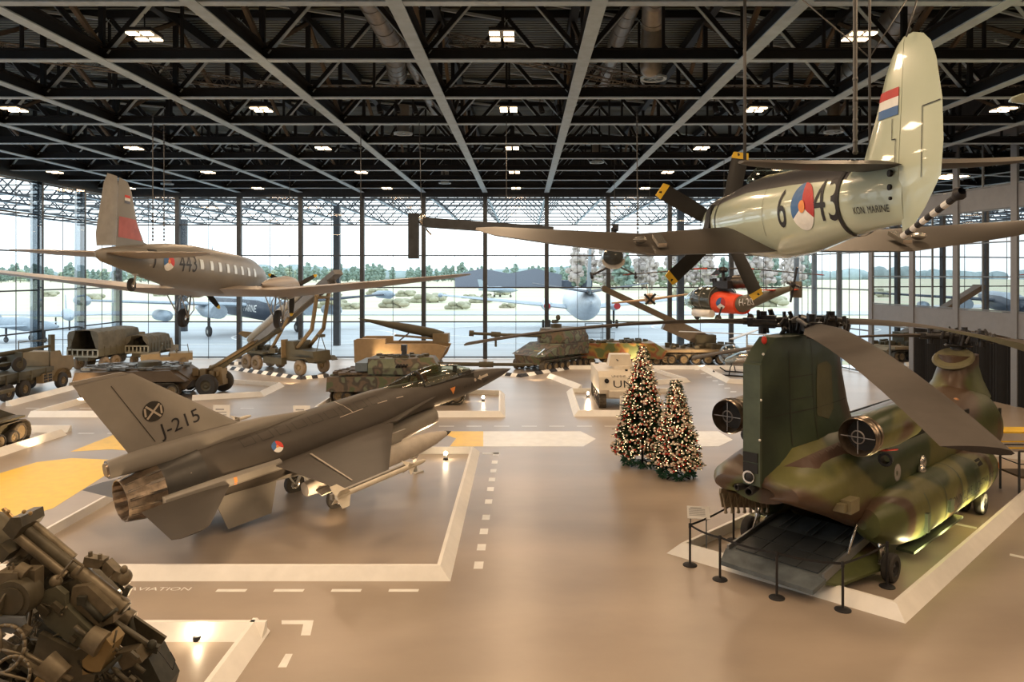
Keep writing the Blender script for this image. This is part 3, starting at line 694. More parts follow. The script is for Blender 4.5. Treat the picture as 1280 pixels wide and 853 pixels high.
# cabin inside
mb = MB()
for s in (-1, 1): mb.bb((s*1.12, .6, .7), (s*1.18, 8, 2.85))
mb.bb((-1.15, .6, 2.75), (1.15, 8, 2.8)); mb.bb((-1.15, .6, .62), (1.15, 8, .7)); mb.bb((-1.15, 7.9, .7), (1.15, 8, 2.8)); mb.build('cabin_lining', M_hdark, K)
mb = MB()
for s in (-1, 1):
    if s < 0: mb.prism([(-1.06, -2.62, 1.98), (-1.06, -.3, 1.5), (-1.06, -.3, 1.1), (-1.06, -2.5, 1.6)], (.02, 0, 0)); mb.bar((s*1.12, -2.2, 2.2), (s*1.1, .5, 1.25), .04, .04)
for k in range(8): mb.bar((-1.02, -2.55+k*.28, 1.98-k*.06), (-1.0, -2.4+k*.28, 1.45-k*.06), .03, .05); mb.bar((-1.02, -2.45+k*.28, 1.45-k*.06), (-1.0, -2.3+k*.28, 1.98-k*.06), .03, .03)
mb.bar((-1.02, -2.65, 2.02), (-1.02, -.3, 1.55), .05, .1)
mb.build('ramp_surround_frame', mat('primer_beige', (.30, .25, .18), .6), K)
# ramp
mb = MB(); mb.prism([(-1.12, .62, .72), (1.12, .62, .72), (1.12, -2.1, .42), (-1.12, -2.1, .42)], (0, 0, .16)); mb.prism([(-1.2, -2.1, .46), (1.2, -2.1, .46), (1.1, -2.5, .30), (-1.1, -2.5, .30)], (0, 0, .1)); rp = mb.build('ramp', M_ramp, K)
mb = MB()
for i in range(4):
    for j in range(2): mb.prism([(-1.0+.5*i, -2.0+.8*j, .535+.088*j), (-.52+.5*i, -2.0+.8*j, .535+.088*j), (-.52+.5*i, -1.25+.8*j, .615+.088*j), (-1.0+.5*i, -1.25+.8*j, .615+.088*j)], (0, 0, .02))
mb.build('ramp_tread_panel', mat('tread_black', (.045, .052, .058), .6), rp)
mb = MB()
for x in (-.75, -.6, .6, .75, -.08, .08): mb.bar((x, -.35, .72), (x, .55, .815), .025, .02)
for s in (-1, 1): mb.bar((s*1.14, -2.1, .5), (s*1.14, .6, .8), .05, .2)
mb.build('ramp_rail', mat('ramp_edge_grey', (.22, .23, .24), .4, .4), rp)
mb = MB(); mb.prism([(-1.3, -1.9, .3), (-1.12, -2.0, .35), (-1.1, .4, .65), (-1.35, .3, .5)], (0, 0, .1)); mb.prism([(1.3, -1.6, .25), (1.12, -2.0, .35), (1.1, .4, .65), (1.7, .3, .3)], (0, 0, .06)); mb.build('ramp_side_panel', M_heli, K)
mb = MB()
for s in (-1, 1): mb.tube((s*1.16, -.9, .7), (s*1.2, -.1, 1.75), .03, n=8)
mb.build('ramp_actuator', M_chrome, K)
# sponsons
for s in (-1, 1):
    mb = MB(); mb.fus([(-.5, 1.3, .1, .12, .1, 2, s*1.32), (-.4, 1.3, .3, .36, .3, 2, s*1.38), (0, 1.28, .46, .56, .5, 2.2, s*1.42), (.7, 1.22, .55, .68, .6, 2.3, s*1.45), (1.6, 1.15, .58, .75, .66, 2.3, s*1.45), (7.2, 1.12, .56, .7, .64, 2.3, s*1.45), (8.2, 1.1, .5, .55, .55, 2.2, s*1.42), (9.0, 1.1, .3, .3, .3, 2, s*1.35), (9.2, 1.1, .1, .1, .1, 2, s*1.3)], 24)
    sp_ = mb.build('fuel_sponson', M_heli, K)
    mb = MB()
    for y in (1.75, 3.0, 4.3, 5.6, 6.9): mb.fus([(y-.03, 1.14, .59, .745, .665, 2.3, s*1.45), (y+.03, 1.14, .59, .745, .665, 2.3, s*1.45)], 24, caps=False)
    mb.build('sponson_band', M_hgrn, sp_)
    for y in (2.3, 4.6, 6.3): mb = MB(); mb.box((s*1.86, y, 1.62), (.04, .4, .2), (0, -s*.6, 0)); mb.build('sponson_hatch', M_black, sp_)
    for y0, y1, z0, z1 in ((3.1, 3.35, .95, 1.25), (1.4, 1.55, .85, 1.3)): mb = MB(); mb.bb((s*2.0, y0, z0), (s*2.09, y1, z1)); mb.build('sponson_step', M_hgrn, sp_)
    mb = MB(); mb.bb((s*1.55, .9, .44), (s*1.95, 4.6, .5)); mb.build('sponson_skid', M_hgrn, sp_)
    if s == 1: SPR = sp_
# aft pylon
mb = MB(); PS = [(2.5, -3.0, 1.9, .2, .85), (3.1, -3.02, 1.6, .19, .62), (3.8, -3.02, 1.35, .19, .50), (4.6, -3.02, 1.1, .19, .44), (5.1, -3.0, .95, .19, .42), (5.35, -2.75, .5, .19, .40), (5.6, -2.35, 0, .2, .34)]
rings = []
for z, y0, y1, wa, wm in PS:
    half = []; L_ = y1-y0
    for i in range(13):
        u = i/12; x = wa+(wm-wa)*min(1, u*2.2)**1.0 if u < .75 else wm*sqrt(max(0, 1-((u-.75)/.25)**2)); half.append((x, y0+L_*u))
    rings.append([(x, y, z) for x, y in half]+[(-x, y, z) for x, y in half[::-1][1:]])
mb.loft(rings, 0, True, True); pyl = mb.build('aft_pylon', camo('pylon_green', [(.028, .042, .030), (.042, .06, .038), (.06, .045, .032)], .4, .4, (0, 5, 0), .05), K)
mb = MB(); mb.prism([(0, -3.06, 2.45), (0, -3.06, 5.05), (0, -2.98, 5.1), (0, -2.98, 2.4)], (.40, 0, 0)); st = mb.build('pylon_trailing_strip', M_hgrn, pyl)
mb = MB()
for z in (3.05, 2.82): mb.bb((-.19, -3.085, z-.1), (.15, -3.06, z+.1))
mb.build('tail_vent', M_black, pyl)
mb = MB(); mb.ell((-.02, -3.1, 2.62), (.1, .06, .1), 14, 8); mb.build('tail_dark_hole', M_black, pyl)  # black ball stands in for the dark hole in the tail
mb = MB(); mb.lathe((-.05, -3.06, 2.62), (0, -1, 0), [(.0, .13), (.05, .14), (.05, .1)], 16); mb.build('hole_ring', M_chrome, pyl)  # bright metal ring around that dark hole
mb = MB(); mb.lathe((0, -2.9, 2.36), (.1, -1, -.05), [(0, .09), (.35, .09), (.35, .07), (.1, .07)], 14); mb.lathe((-.18, -2.85, 2.36), (-.35, -1, 0), [(0, .07), (.35, .07), (.35, .05), (.1, .05)], 14); mb.build('exhaust_pipe', M_hub, K)
mb = MB(); mb.ell((.05, -2.6, 5.55), (.06, .06, .09), 12, 8); mb.build('beacon_lamp', M_red, pyl)
mb = MB()
for y, z in ((-2.86, 4.3), (-2.9, 3.45), (-2.75, 5.28)): mb.ell((.2, y-.17, z), (.03, .03, .03), 8, 6)
mb.build('rivet_boss', M_whitep, pyl)
fy = lambda nm, body, fig, o, u, v, m, **k: decal(nm, body, fig[0], fig[1], o, u, v, m, K, **k)
for a in (([(-2.0, 3.2), (-2.0, 5.3)]), ([(-1.1, 3.2), (-1.1, 5.5)]), ([(-2.0, 4.7), (-1.1, 4.7)]), ([(-2.9, 3.9), (.6, 3.95)]), ([(-2.0, 4.2), (-1.1, 4.2)])): fy('pylon_seam', pyl, stroke2(a, .02), (2, 0, 0), (0, 1, 0), (0, 0, 1), M_lined, reach=2.5)
fy('pylon_patch', pyl, poly2([(-1.0, 3.75), (-.5, 3.6), (-.15, 3.8), (-.1, 4.8), (-.35, 4.95), (-.85, 4.9), (-.95, 4.4)]), (2, 0, 0), (0, 1, 0), (0, 0, 1), mat('patch_green', (.085, .085, .05), .5), reach=2.5)
# pylon root fairing over the cabin roof, brown panel with orange dashes
mb = MB(); mb.fus([(-2.75, 2.3, .7, .35, .3), (-2.0, 2.4, 1.1, .8, .3, 2), (-.6, 2.4, 1.25, 1.0, .4, 2), (1.4, 2.4, 1.2, .9, .4, 2.1), (3.2, 2.4, 1.0, .72, .4, 2.3), (4.5, 2.4, .8, .6, .3, 2.4)], 24); fr = mb.build('roof_fairing', M_heli, K)
fy('brown_panel', (fr, hb), poly2([(-2.5, 1.79), (-2.7, 1.43), (-1.9, 1.24), (-1.1, 1.17), (-.6, 1.4), (-.47, 1.84)]), (2.5, 0, 2.0), (0, 1, 0), (-.5, 0, .8), M_hbrown, reach=3)
for k in range(12): fy('warning_dash', (fr, hb), quad2(-.05, -.012, .05, .012), (2.5+.53*0-.53*(1.40-k*.021), -2.65+k*.14, 2.0+.848*(1.40-k*.021)), (0, 1, 0), (-.5, 0, .8), M_orange, reach=3, off=.02)
# front pylon and drive tunnel
mb = MB(); mb.fus([(4.5, 2.95, .35, .22, .3), (9.0, 2.98, .36, .22, .3), (10, 3.0, .4, .25, .3)], 14); mb.build('drive_tunnel', M_heli, K)
mb = MB(); rings = []
for z, y0, y1, w in ((2.8, 9.3, 12.4, 1.0), (3.3, 9.9, 12.2, .74), (3.8, 10.2, 12.0, .6), (4.2, 10.2, 12.0, .6)):
    rings.append([((w*cos(t)), (y0+y1)/2+(y1-y0)/2*sin(t), z) for t in [2*pi*i/24 for i in range(24)]])
mb.loft(rings); fp = mb.build('forward_pylon', M_heli, K)
mb = MB(); mb.lathe((0, 10.6, 4.05), (0, -.55, 1), [(0, .62), (.06, .66), (.12, .6), (.12, 0)], 24); mb.build('pylon_cap', mat('cap_olive', (.14, .13, .075), .45), fp)
mb = MB()
for y in (8.4, 9.0): mb.ell((.7, y, 2.98), (.1, .13, .1), 10, 6)
mb.build('roof_light', mat('copper_lamp', (.5, .25, .12), .3, .3), K)
# cockpit glazing band
mb = MB()
for s in (-1, 1):
    mb.prism([(s*1.18, 11.35, 1.5), (s*1.2, 11.35, 2.45), (s*1.03, 12.0, 2.3), (s*1.0, 12.1, 1.45)], (.08*s, .03, 0))
mb.build('cockpit_window', mat('cockpit_window_dark', (.03, .035, .035), .1), K)
# cabin windows
for s in (-1, 1):
    for y in (1.55, 7.6):
        mb = MB(); mb.lathe((s*1.3, y, 2.12), (s, 0, 0), [(0, .21), (.06, .21), (.06, .16), (.04, .0)], 20)
        w_ = mb.build('porthole', mat('porthole_grey', (.28, .27, .27), .2), K)
for y in (3.3,): mb = MB(); mb.ell((1.36, y, 2.05), (.08, .18, .2), 16, 10); mb.ell((1.42, y-.25, 1.9), (.1, .16, .18), 16, 10); mb.build('bubble_window', M_chrome, K)
mb = MB(); mb.bb((1.26, -1.75, 1.88), (1.58, -1.3, 2.16)); mb.bb((1.26, -1.9, 1.93), (1.5, -1.75, 2.1)); mb.build('side_sensor', mat('sensor_olive', (.17, .15, .09), .5), K)
# engines
for s in (-1, 1):
    x = s*1.58; z = 3.48
    mb = MB(); mb.lathe((x, -.95, z), (0, 1, 0), [(0, .36), (.25, .42), (1.3, .46), (2.3, .42), (2.9, .3), (2.9, 0)], 24); en = mb.build('engine', M_heli, K)
    mb = MB(); mb.lathe((x, -1.45, z), (0, 1, 0), [(0, .40), (.04, .42), (.5, .38), (.5, .30), (.05, .385), (0, .40)], 24); mb.lathe((x, -1.3, z), (0, 1, 0), [(-.04, .42), (.0, .44), (.04, .42)], 24); mb.lathe((x, -1.1, z), (0, 1, 0), [(-.04, .41), (.0, .43), (.04, .41)], 24); mb.build('exhaust_nozzle', M_noz, en)
    mb = MB(); mb.tube((x, -1.12, z), (x, -1.1, z), .37, n=24); mb.build('exhaust_core', M_black, en)
    mb = MB(); mb.lathe((x, -1.42, z), (0, 1, 0), [(0, .13), (.03, .15), (.06, .13)], 20); mb.bar((x-.36, -1.4, z), (x+.36, -1.4, z), .015, .015); mb.bar((x, -1.4, z-.36), (x, -1.4, z+.36), .015, .015); mb.build('exhaust_ring', mat('ring_grey', (.3, .29, .3), .4, .3), en)
    mb = MB(); mb.prism([(s*.9, -.6, 2.95), (s*.9, 1.6, 2.95), (s*1.6, 1.2, 3.2), (s*1.6, -.3, 3.2)], (0, 0, .16)); mb.build('engine_mount', M_heli, en)
    mb = MB(); mb.lathe((s*1.72, -.05, 2.82), (0, -1, 0), [(0, .12), (.2, .16), (.2, .1), (.05, .08)], 16); mb.build('oil_cooler_duct', M_hub, en)
    mb = MB(); mb.path([(s*1.5, -.9, 3.12), (s*1.72, -.2, 3.02), (s*1.76, .4, 2.95)], .02, 6); mb.build('red_line', M_red, en)
# landing gear
for s in (-1, 1):
    mb = MB(); wheel(mb, (s*1.75, 0, .33), .33, .24, hub=.55); mb.build('aft_wheel', [M_rubber, M_hub], K)
    mb = MB(); mb.tube((s*1.58, 0, .33), (s*1.5, 0, 1.0), .07, n=10); mb.tube((s*1.5, 0, .35), (s*1.4, .6, .8), .05, n=8); mb.bb((s*1.5, -.1, .25), (s*1.75, .1, .4)); mb.build('gear_leg', M_chrome, K)
    for dx in (0, -.42):
        mb = MB(); wheel(mb, (s*(1.78+dx), 6.86, .33), .33, .24, hub=.55); mb.build('front_wheel', [M_rubber, M_hub], K)
    mb = MB(); mb.tube((s*1.57, 6.86, .33), (s*1.57, 6.86, .8), .09, n=10); mb.tube((s*1.3, 6.86, .33), (s*1.85, 6.86, .33), .05, n=8); mb.build('gear_leg', M_chrome, K)
# rotors
def rotor(hy, hz, blades, R_=9.1):
    h = MB(); o = V((0, hy, hz))
    h.lathe(o-V((0, 0, .5)), (0, 0, 1), [(0, .28), (.2, .22), (.35, .3), (.5, .34), (.62, .2), (.7, 0)], 18)
    for k in range(9): a = 2*pi*k/9; h.tube(o+V((.3*cos(a), .3*sin(a), -.35)), o+V((.42*cos(a+.3), .42*sin(a+.3), .08)), .03, n=6)
    h.lathe(o-V((0, 0, .38)), (0, 0, 1), [(0, .42), (.05, .46), (.1, .4)], 20)
    random.seed(int(hy*10)+200)
    for k in range(34): a = random.random()*6.28; rr = random.uniform(.2, 1.1); h.tube(o+V((rr*cos(a), rr*sin(a), random.uniform(-.35, 0))), o+V((rr*cos(a+.2), rr*sin(a+.2), random.uniform(-.1, .28))), random.uniform(.02, .06), n=7)
    hb_ = None
    bl = []
    for wa, dz in blades:
        a = radians(wa+46.5); d = V((cos(a), sin(a), 0)); q = V((-d.y, d.x, 0))
        h.tube(o+d*.3, o+d*1.25-V((0, 0, .03)), .13, .11, 12); h.tube(o+d*.55+q*.25, o+d*1.1+q*.2, .07, n=8); h.tube(o+d*.6-q*.22+V((0, 0, .1)), o+d*1.3-q*.15, .05, n=8); h.box(o+d*.75, (.3, .3, .3), Matrix.Rotation(a, 3, 'Z')); h.tube(o+d*.9-V((0, 0, .3)), o+d*.9+V((0, 0, .25)), .1, n=10)
        h.box(o+d*1.2, (.3, .24, .16), Matrix.Rotation(a, 3, 'Z'))
        b = MB(); secs = []
        for k in range(9):
            t = 1.25+(R_-1.25)*k/8; u = (k/8)**1.8; z = -dz*u-.02; c = .42 if k else .2
            tw = radians(10-14*(k/8)); c0 = o+d*t+V((0, 0, z)); le = c0+q*(c*.8)*cos(tw)+V((0, 0, c*.8*sin(tw))); te = c0-q*(c*1.1)*cos(tw)-V((0, 0, c*1.1*sin(tw)))
            secs.append((le, te, .10 if k else .16))
        b.wing(secs, 8); bl.append(b)
    hub = h.build('rotor_hub', M_hub, K)
    for b in bl: b.build('rotor_blade', M_blade, K)
for s, yy in ((1, 1.2), (1, 3.0), (1, 4.9), (1, 6.6), (-1, 2.0)):
    q_ = K.matrix_basis if False else Matrix.LocRotScale(K.location, K.rotation_euler, None)
    l = bpy.data.lights.new('uplight', 'SPOT'); l.energy = 380; l.color = (1, .84, .42); l.spot_size = radians(110); l.spot_blend = .8; l.shadow_soft_size = .1
    lo_ = bpy.data.objects.new('uplight', l); COL.objects.link(lo_); lo_.location = q_ @ V((s*2.2, yy, .1)); lo_.rotation_euler = (q_ @ V((s*1.7, yy+.1, 1.2))-lo_.location).to_track_quat('-Z', 'Y').to_euler()
rotor(-.7, 5.85, [(-98.6, .85), (154.5, .85), (23, 1.15)])
rotor(11.15, 4.85, [(167.5, 1.0), (47.5, .9), (-72.5, .9)])
mb = MB(); mb.tube((0, -.7, 5.3), (0, -.7, 5.85), .16, n=14); mb.tube((0, 11.15, 4.1), (0, 11.15, 4.85), .16, n=14); mb.build('rotor_mast', M_hub, K)
fy('lettering', SPR, text2('KONINKLIJKE LUCHTMACHT', .33, .95), (3, 5.3, 1.35), (0, 1, 0), (-.25, 0, 1), M_blk, reach=2)
fy('lettering', SPR, text2('ROYAL NETHERLANDS AIR FORCE', .13), (3, 4.9, 1.02), (0, 1, 0), (-.1, 0, 1), M_blk, reach=2)
fy('orange_dot', SPR, disc2(.1), (3, 8.2, 1.2), (0, 1, 0), (0, 0, 1), M_orange, reach=2)
for yy in (2.3, 3.9, 5.2, 8.6): fy('cabin_seam', hb, stroke2([(0, 1.7), (0, 3.0)], .02), (2, yy, 0), (0, 1, 0), (0, 0, 1), M_lined, reach=2)
# ================================================================== hanging transport with two propellers
M_dk = mat('transport_skin', (.23, .22, .2), .42, .15, .08, .7); M_dkw = mat('transport_wing', (.34, .295, .25), .45, .1, .06, .7); M_prop = mat('propeller_black', (.025, .025, .025), .4)
D = empty('transport_aircraft', (-17.56, 48.48, 6.57), ypr(1.2, -3.2, .9), 'grey twin propeller transport plane hung from the roof over the trucks', 'aircraft')
mb = MB()
DS = [(0, -.15, .1, .1, .1), (-.25, -.15, .45, .4, .4), (-.9, -.1, .8, .7, .75), (-1.9, 0, 1.05, 1.0, 1.0), (-3.2, .05, 1.2, 1.25, 1.15), (-5, .05, 1.25, 1.28, 1.2), (-8, .05, 1.25, 1.28, 1.22), (-11, .1, 1.2, 1.22, 1.12), (-13.5, .12, 1.0, 1.05, .95), (-15.8, .16, .72, .74, .7), (-17.6, .16, .42, .5, .45), (-18.9, .16, .18, .3, .28), (-19.4, .16, .04, .14, .12)]
mb.fus(DS, 28); dfus = mb.build('fuselage', M_dk, D)
for s in (-1, 1):
    mb = MB(); mb.wing([((0, -4.3, -.95), (0, -8.9, -.85), .75), ((s*3.9, -4.5, -.95), (s*3.9, -8.9, -.85), .65), ((s*9, -6.0, -.42), (s*9, -8.9, -.35), .42), ((s*13.6, -7.35, .1), (s*13.6, -8.8, .12), .2), ((s*14.4, -7.9, .2), (s*14.4, -8.6, .2), .08)]); mb.build('wing', M_dkw, D)
    mb = MB(); mb.wing([((s*.1, -16.2, .28), (s*.1, -18.9, .26), .36), ((s*2.8, -17.0, .32), (s*2.8, -18.85, .32), .24), ((s*4.05, -17.8, .36), (s*4.05, -18.5, .36), .08)]); mb.build('tailplane', M_dkw, D)
    x = s*2.82
    mb = MB(); mb.lathe((x, -2.5, -.55), (0, -1, 0), [(0, .3), (.05, .58), (.5, .70), (1.3, .72), (1.9, .64), (3.2, .52), (4.6, .3), (5.6, .05)], 22); nc = mb.build('engine_nacelle', M_dkw, D)
    mb = MB(); mb.tube((x, -2.2, -.55), (x, -2.6, -.55), .16, .26, 12); mb.tube((x, -2.5, -.55), (x, -2.62, -.55), .52, n=18)
    mb.build('engine_front', M_hub, nc)
    pr = MB(); pt = MB(); a0 = 30 if s > 0 else 70
    for k in range(3):
        a = radians(a0+120*k); d = V((cos(a), 0, sin(a))); q = V((-d.z, 0, d.x)); c0 = V((x, -2.35, -.55))
        sec = []
        for t, w_ in ((.1, .06), (.5, .14), (1.1, .16), (1.55, .12), (1.72, .04)): sec.append((c0+d*t+q*w_+V((0, .05, 0)), c0+d*t-q*w_-V((0, .05, 0)), .05, (0, 1, 0)))
        pr.wing(sec, 6); pt.prism([c0+d*1.58+q*.12, c0+d*1.58-q*.12, c0+d*1.76-q*.05, c0+d*1.76+q*.05], (0, .1, 0))
    pb = pr.build('propeller', M_prop, D); pt.build('propeller_tip', M_yellow, pb)
    mb = MB(); wheel(mb, (x, -4.9, -2.5), .56, .34, hub=.4); mb.build('main_wheel', [M_rubber, M_chrome], D)
    mb = MB()
    for q in (-.28, .28): mb.tube((x+q, -4.9, -2.5), (x+q, -4.6, -1.0), .05, n=8); mb.tube((x+q, -4.9, -2.4), (x+q*1.4, -6.3, -1.1), .035, n=8); mb.tube((x+q, -4.7, -1.7), (x-q, -4.6, -1.1), .03, n=6); mb.path([(x+q, -4.9, -2.5), (x+q*1.9, -4.7, -2.0), (x+q*1.7, -4.7, -1.4), (x+q, -4.6, -1.0)], .03, 6)
    mb.build('gear_strut', mat('gear_aluminium', (.5, .5, .5), .35, .5), D)
mb = MB(); nx = (1, 0, 0)
mb.wing([((0, -14.2, .8), (0, -17.9, .4), .05, nx), ((0, -15.6, 1.0), (0, -17.9, .9), .2, nx), ((0, -16.3, 1.8), (0, -17.9, 1.8), .2, nx), ((0, -16.9, 3.1), (0, -17.95, 3.2), .15, nx), ((0, -17.2, 3.45), (0, -17.9, 3.55), .05, nx)]); df = mb.build('tail_fin', M_dk, D)
mb = MB(); mb.wing([((0, -17.92, .65), (0, -19.35, .5), .16, nx), ((0, -17.92, .9), (0, -19.45, 1.0), .16, nx), ((0, -17.95, 3.1), (0, -19.05, 3.1), .12, nx), ((0, -18.05, 3.55), (0, -18.8, 3.55), .06, nx)]); mb.build('rudder', mat('rudder_grey', (.27, .26, .24), .5), D)
mb = MB(); wheel(mb, (-.1, -16.3, -.95), .3, .16); mb.build('tail_wheel', [M_rubber, M_chrome], D)
mb = MB(); mb.tube((0, -16.3, -.95), (0, -16.1, .1), .05, n=8); mb.lathe((0, -15.6, -.35), (0, -1, -.1), [(0, 0), (.3, .12), (.7, .14), (.8, 0)], 10); mb.build('tail_strut', M_strut, D)
fd = lambda nm, body, fig, o, u, v, m, **k: decal(nm, body, fig[0], fig[1], o, u, v, m, D, **k)
wv, wf = quad2(-.17, -.24, .17, .24)
for k in range(8):
    y = -11.9+k*1.05; fd('cabin_window', dfus, (wv, wf), (3, y, .28), (0, 1, 0), (0, 0, 1), mat('cabin_window_bright', (.7, .78, .82), .15, var=0))
    fd('window_surround', dfus, stroke2([(-.2, -.27), (.2, -.27), (.2, .27), (-.2, .27), (-.2, -.27)], .05), (3, y, .28), (0, 1, 0), (0, 0, 1), M_js)
fd('lettering', dfus, text2('443', 1.2, .95), (3, -13.2, .2), (0, 1, .03), (0, 0, 1), mat('code_dark', (.03, .03, .033), .5))
fd('lettering', dfus, text2('T', 1.2, .95), (3, -15.9, .2), (0, 1, .03), (0, 0, 1), MATS['code_dark'])
for nm, a0, a1, m in (('roundel_red', -30, 90, M_red), ('roundel_white', 210, 330, M_whitep), ('roundel_blue', 90, 210, M_bluep)): fd(nm, dfus, disc2(.42, a0, a1, 12), (3, -14.85, .2), (0, 1, 0), (0, 0, 1), m)
fd('roundel_centre', dfus, disc2(.1), (3, -14.85, .2), (0, 1, 0), (0, 0, 1), M_orange, off=.025)
fd('fin_red_patch', df, poly2([(-17.8, 1.02), (-15.9, 1.02), (-16.55, 1.9), (-17.8, 1.9)]), (3, 0, 0), (0, 1, 0), (0, 0, 1), mat('faded_red', (.42, .13, .13), .5))
for k, m in enumerate((M_red, M_whitep, mat('flag_grey_blue', (.12, .14, .2), .5))): fd('fin_flag', df, quad2(-17.5, 2.75-.12*k, -17.1, 2.87-.12*k), (3, 0, 0), (0, 1, 0), (0, 0, 1), m)
mb = MB(); mb.tube((0, -8.0, 1.3), (0, -8.1, 1.8), .03, .01, 6); mb.build('aerial', M_black, D)

# ================================================================== hanging carrier fighter
M_sky = mat('duck_egg_green', (.50, .56, .44), .22, 0, .04, .8, coat=.6); M_sea = mat('sea_grey', (.045, .045, .05), .4, 0, .08, .9); M_wd = mat('wing_brown_grey', (.05, .044, .038), .5, 0, .1, .8)
Fp = (5.19, 19.63, 8.35); FE = ypr(1.2, 2.0, -.8)
S_ = empty('carrier_fighter', Fp, FE, 'pale green and grey propeller naval fighter hung overhead with code 6-43', 'aircraft')
mb = MB()
FS = [(-.45, 0, .35, .35, .35), (-.6, 0, .55, .55, .55), (-1.1, 0, .64, .66, .66), (-2.0, 0, .66, .70, .70), (-3.0, .02, .66, .80, .84, 2.1), (-4.2, .05, .66, .86, .92, 2.1), (-5.2, .06, .62, .82, .92, 2), (-6.4, .10, .54, .72, .82), (-7.4, .12, .45, .62, .66), (-8.2, .14, .36, .52, .56), (-8.9, .16, .24, .42, .50), (-9.4, .17, .08, .34, .48)]
n = 32; rings = []
for q in FS:
    y, zc, w, u, d = q[:5]; rings.append([(w*cos(t), y, zc+(u if sin(t) > 0 else d)*sin(t)) for t in [2*pi*i/n for i in range(n)]])
vs = [p for r in rings for p in r]
for k in range(len(rings)-1):
    for i in range(n):
        j = (i+1) % n; top = 3 <= i <= 12 and 1 <= k <= 8
        mb.add([rings[k][i], rings[k][j], rings[k+1][j], rings[k+1][i]], [(0, 1, 2, 3)], 1 if top else 0, True)
mb.add(rings[0], [tuple(range(n))]); sf = mb.build('fuselage', [M_sky, M_sea], S_)
mb = MB(); mb.lathe((0, -.0, 0), (0, -1, 0), [(0, .02), (.1, .16), (.3, .26), (.5, .3)], 18); mb.build('spinner', M_wd, S_)
mb = MB()
for k, a in enumerate((78, 149, 222, 295, 7)):
    a = radians(a); d = V((cos(a), 0, sin(a))); q = V((-d.z, 0, d.x)); c0 = V((.12, -.4, -.12)); sec = []
    for t, w_ in ((.1, .08), (.5, .17), (1.2, .2), (1.85, .2), (2.02, .17)): sec.append((c0+d*t+q*w_+V((0, .08, 0)), c0+d*t-q*w_-V((0, .08, 0)), .06, (0, 1, 0)))
    pb = MB(); pb.wing(sec, 6); b_ = pb.build('propeller_blade', M_prop, S_)
    pt = MB(); pt.prism([c0+d*1.86+q*.205+V((0, .08, 0)), c0+d*1.86-q*.205-V((0, .08, 0)), c0+d*2.03-q*.17-V((0, .08, 0)), c0+d*2.03+q*.17+V((0, .08, 0))], (0, .05, 0)); pt.build('blade_tip', M_yellow, b_)
for s in (-1, 1):
    mb = MB(); W = [((s*.2, -2.2, -.36), (s*.2, -5.35, -.70), .62), ((s*1.2, -2.3, -.40), (s*1.2, -5.3, -.72), .58), ((s*2.6, -2.5, -.46), (s*2.6, -5.1, -.74), .5), ((s*4.6, -2.9, -.30), (s*4.6, -4.8, -.50), .36), ((s*5.9, -3.3, -.18), (s*5.9, -4.5, -.3), .22), ((s*6.3, -3.7, -.14), (s*6.3, -4.2, -.18), .06)]
    mb.wing(W, 12); wg = mb.build('wing', M_wd, S_)
    mb = MB(); mb.bar((s*2.5, -4.3, -.36), (s*2.5, -4.9, -.56), .18, .09); mb.ell((s*2.9, -4.6, -.44), (.14, .16, .08), 10, 6); mb.build('wing_fold_fitting', M_chrome, wg)
    mb = MB(); mb.wing([((s*.1, -8.2, .60), (s*.1, -9.45, .52), .2), ((s*1.4, -8.4, .62), (s*1.4, -9.35, .55), .16), ((s*2.0, -8.6, .64), (s*2.0, -9.2, .6), .11), ((s*2.2, -8.8, .64), (s*2.2, -9.1, .62), .05)], 10); mb.build('tailplane', M_wd if s > 0 else [M_wd], S_)
    mb = MB(); mb.lathe((s*.2, -1.2, -.35), (0, -1, 0), [(0, .1), (.6, .34), (1.6, .3), (2.6, .06)], 12); 
    mb = MB(); mb.prism([(s*.55, -1.3, .32), (s*.66, -1.35, -.2), (s*.66, -1.75, -.35), (s*.56, -1.75, .42)], (.14, 0, 0)); mb.build('exhaust_louvre', M_black, S_)
FT = [(.3, -7.9, -9.33, -10.2, .10), (.75, -8.2, -9.33, -10.25, .09), (1.3, -8.55, -9.35, -10.22, .075), (1.85, -8.82, -9.35, -10.08, .055), (2.1, -9.0, -9.34, -9.95, .04), (2.24, -9.15, -9.34, -9.78, .03), (2.32, -9.3, -9.35, -9.55, .012)]
mb = MB(); rg = []
for z, l, h, t, w_ in FT:
    c_ = h-l; rg.append([(0, l, z), (w_*.6, l+c_*.08, z), (w_*.95, l+c_*.35, z), (w_, l+c_*.65, z), (w_*.9, h, z), (-w_*.9, h, z), (-w_, l+c_*.65, z), (-w_*.95, l+c_*.35, z), (-w_*.6, l+c_*.08, z)])
mb.loft(rg); sfin = mb.build('tail_fin', M_sky, S_)
mb = MB(); rg = []
for z, l, h, t, w_ in [(-.45, 0, -9.33, -9.42, .03), (-.1, 0, -9.33, -9.85, .07)]+FT: rg.append([(w_*.88, h-.012, z), (w_*.5, (h+t)/2-.1, z), (0, t, z), (-w_*.5, (h+t)/2-.1, z), (-w_*.88, h-.012, z)])
mb.loft(rg); sr = mb.build('rudder', M_sky, S_)
ff = lambda nm, body, fig, o, u, v, m, **k: decal(nm, body, fig[0], fig[1], o, u, v, m, S_, **k)
UL, VL = (0, -1, 0), (0, 0, 1)      # port side: u runs aft
for k, m in enumerate((M_dred, M_whitep, M_bluep)): ff('fin_flag', sfin, quad2(8.74, 1.5-.13*k, 9.3, 1.63-.13*k), (-2, 0, 0), UL, VL, m, reach=3)
ff('lettering', sf, text2('6', 1.0, .8), (-3, -6.15, .05), UL, VL, M_blk); ff('lettering', sf, text2('43', .98, .85), (-3, -7.72, .1), UL, VL, M_blk)
RO = (-3, -6.95, .08)
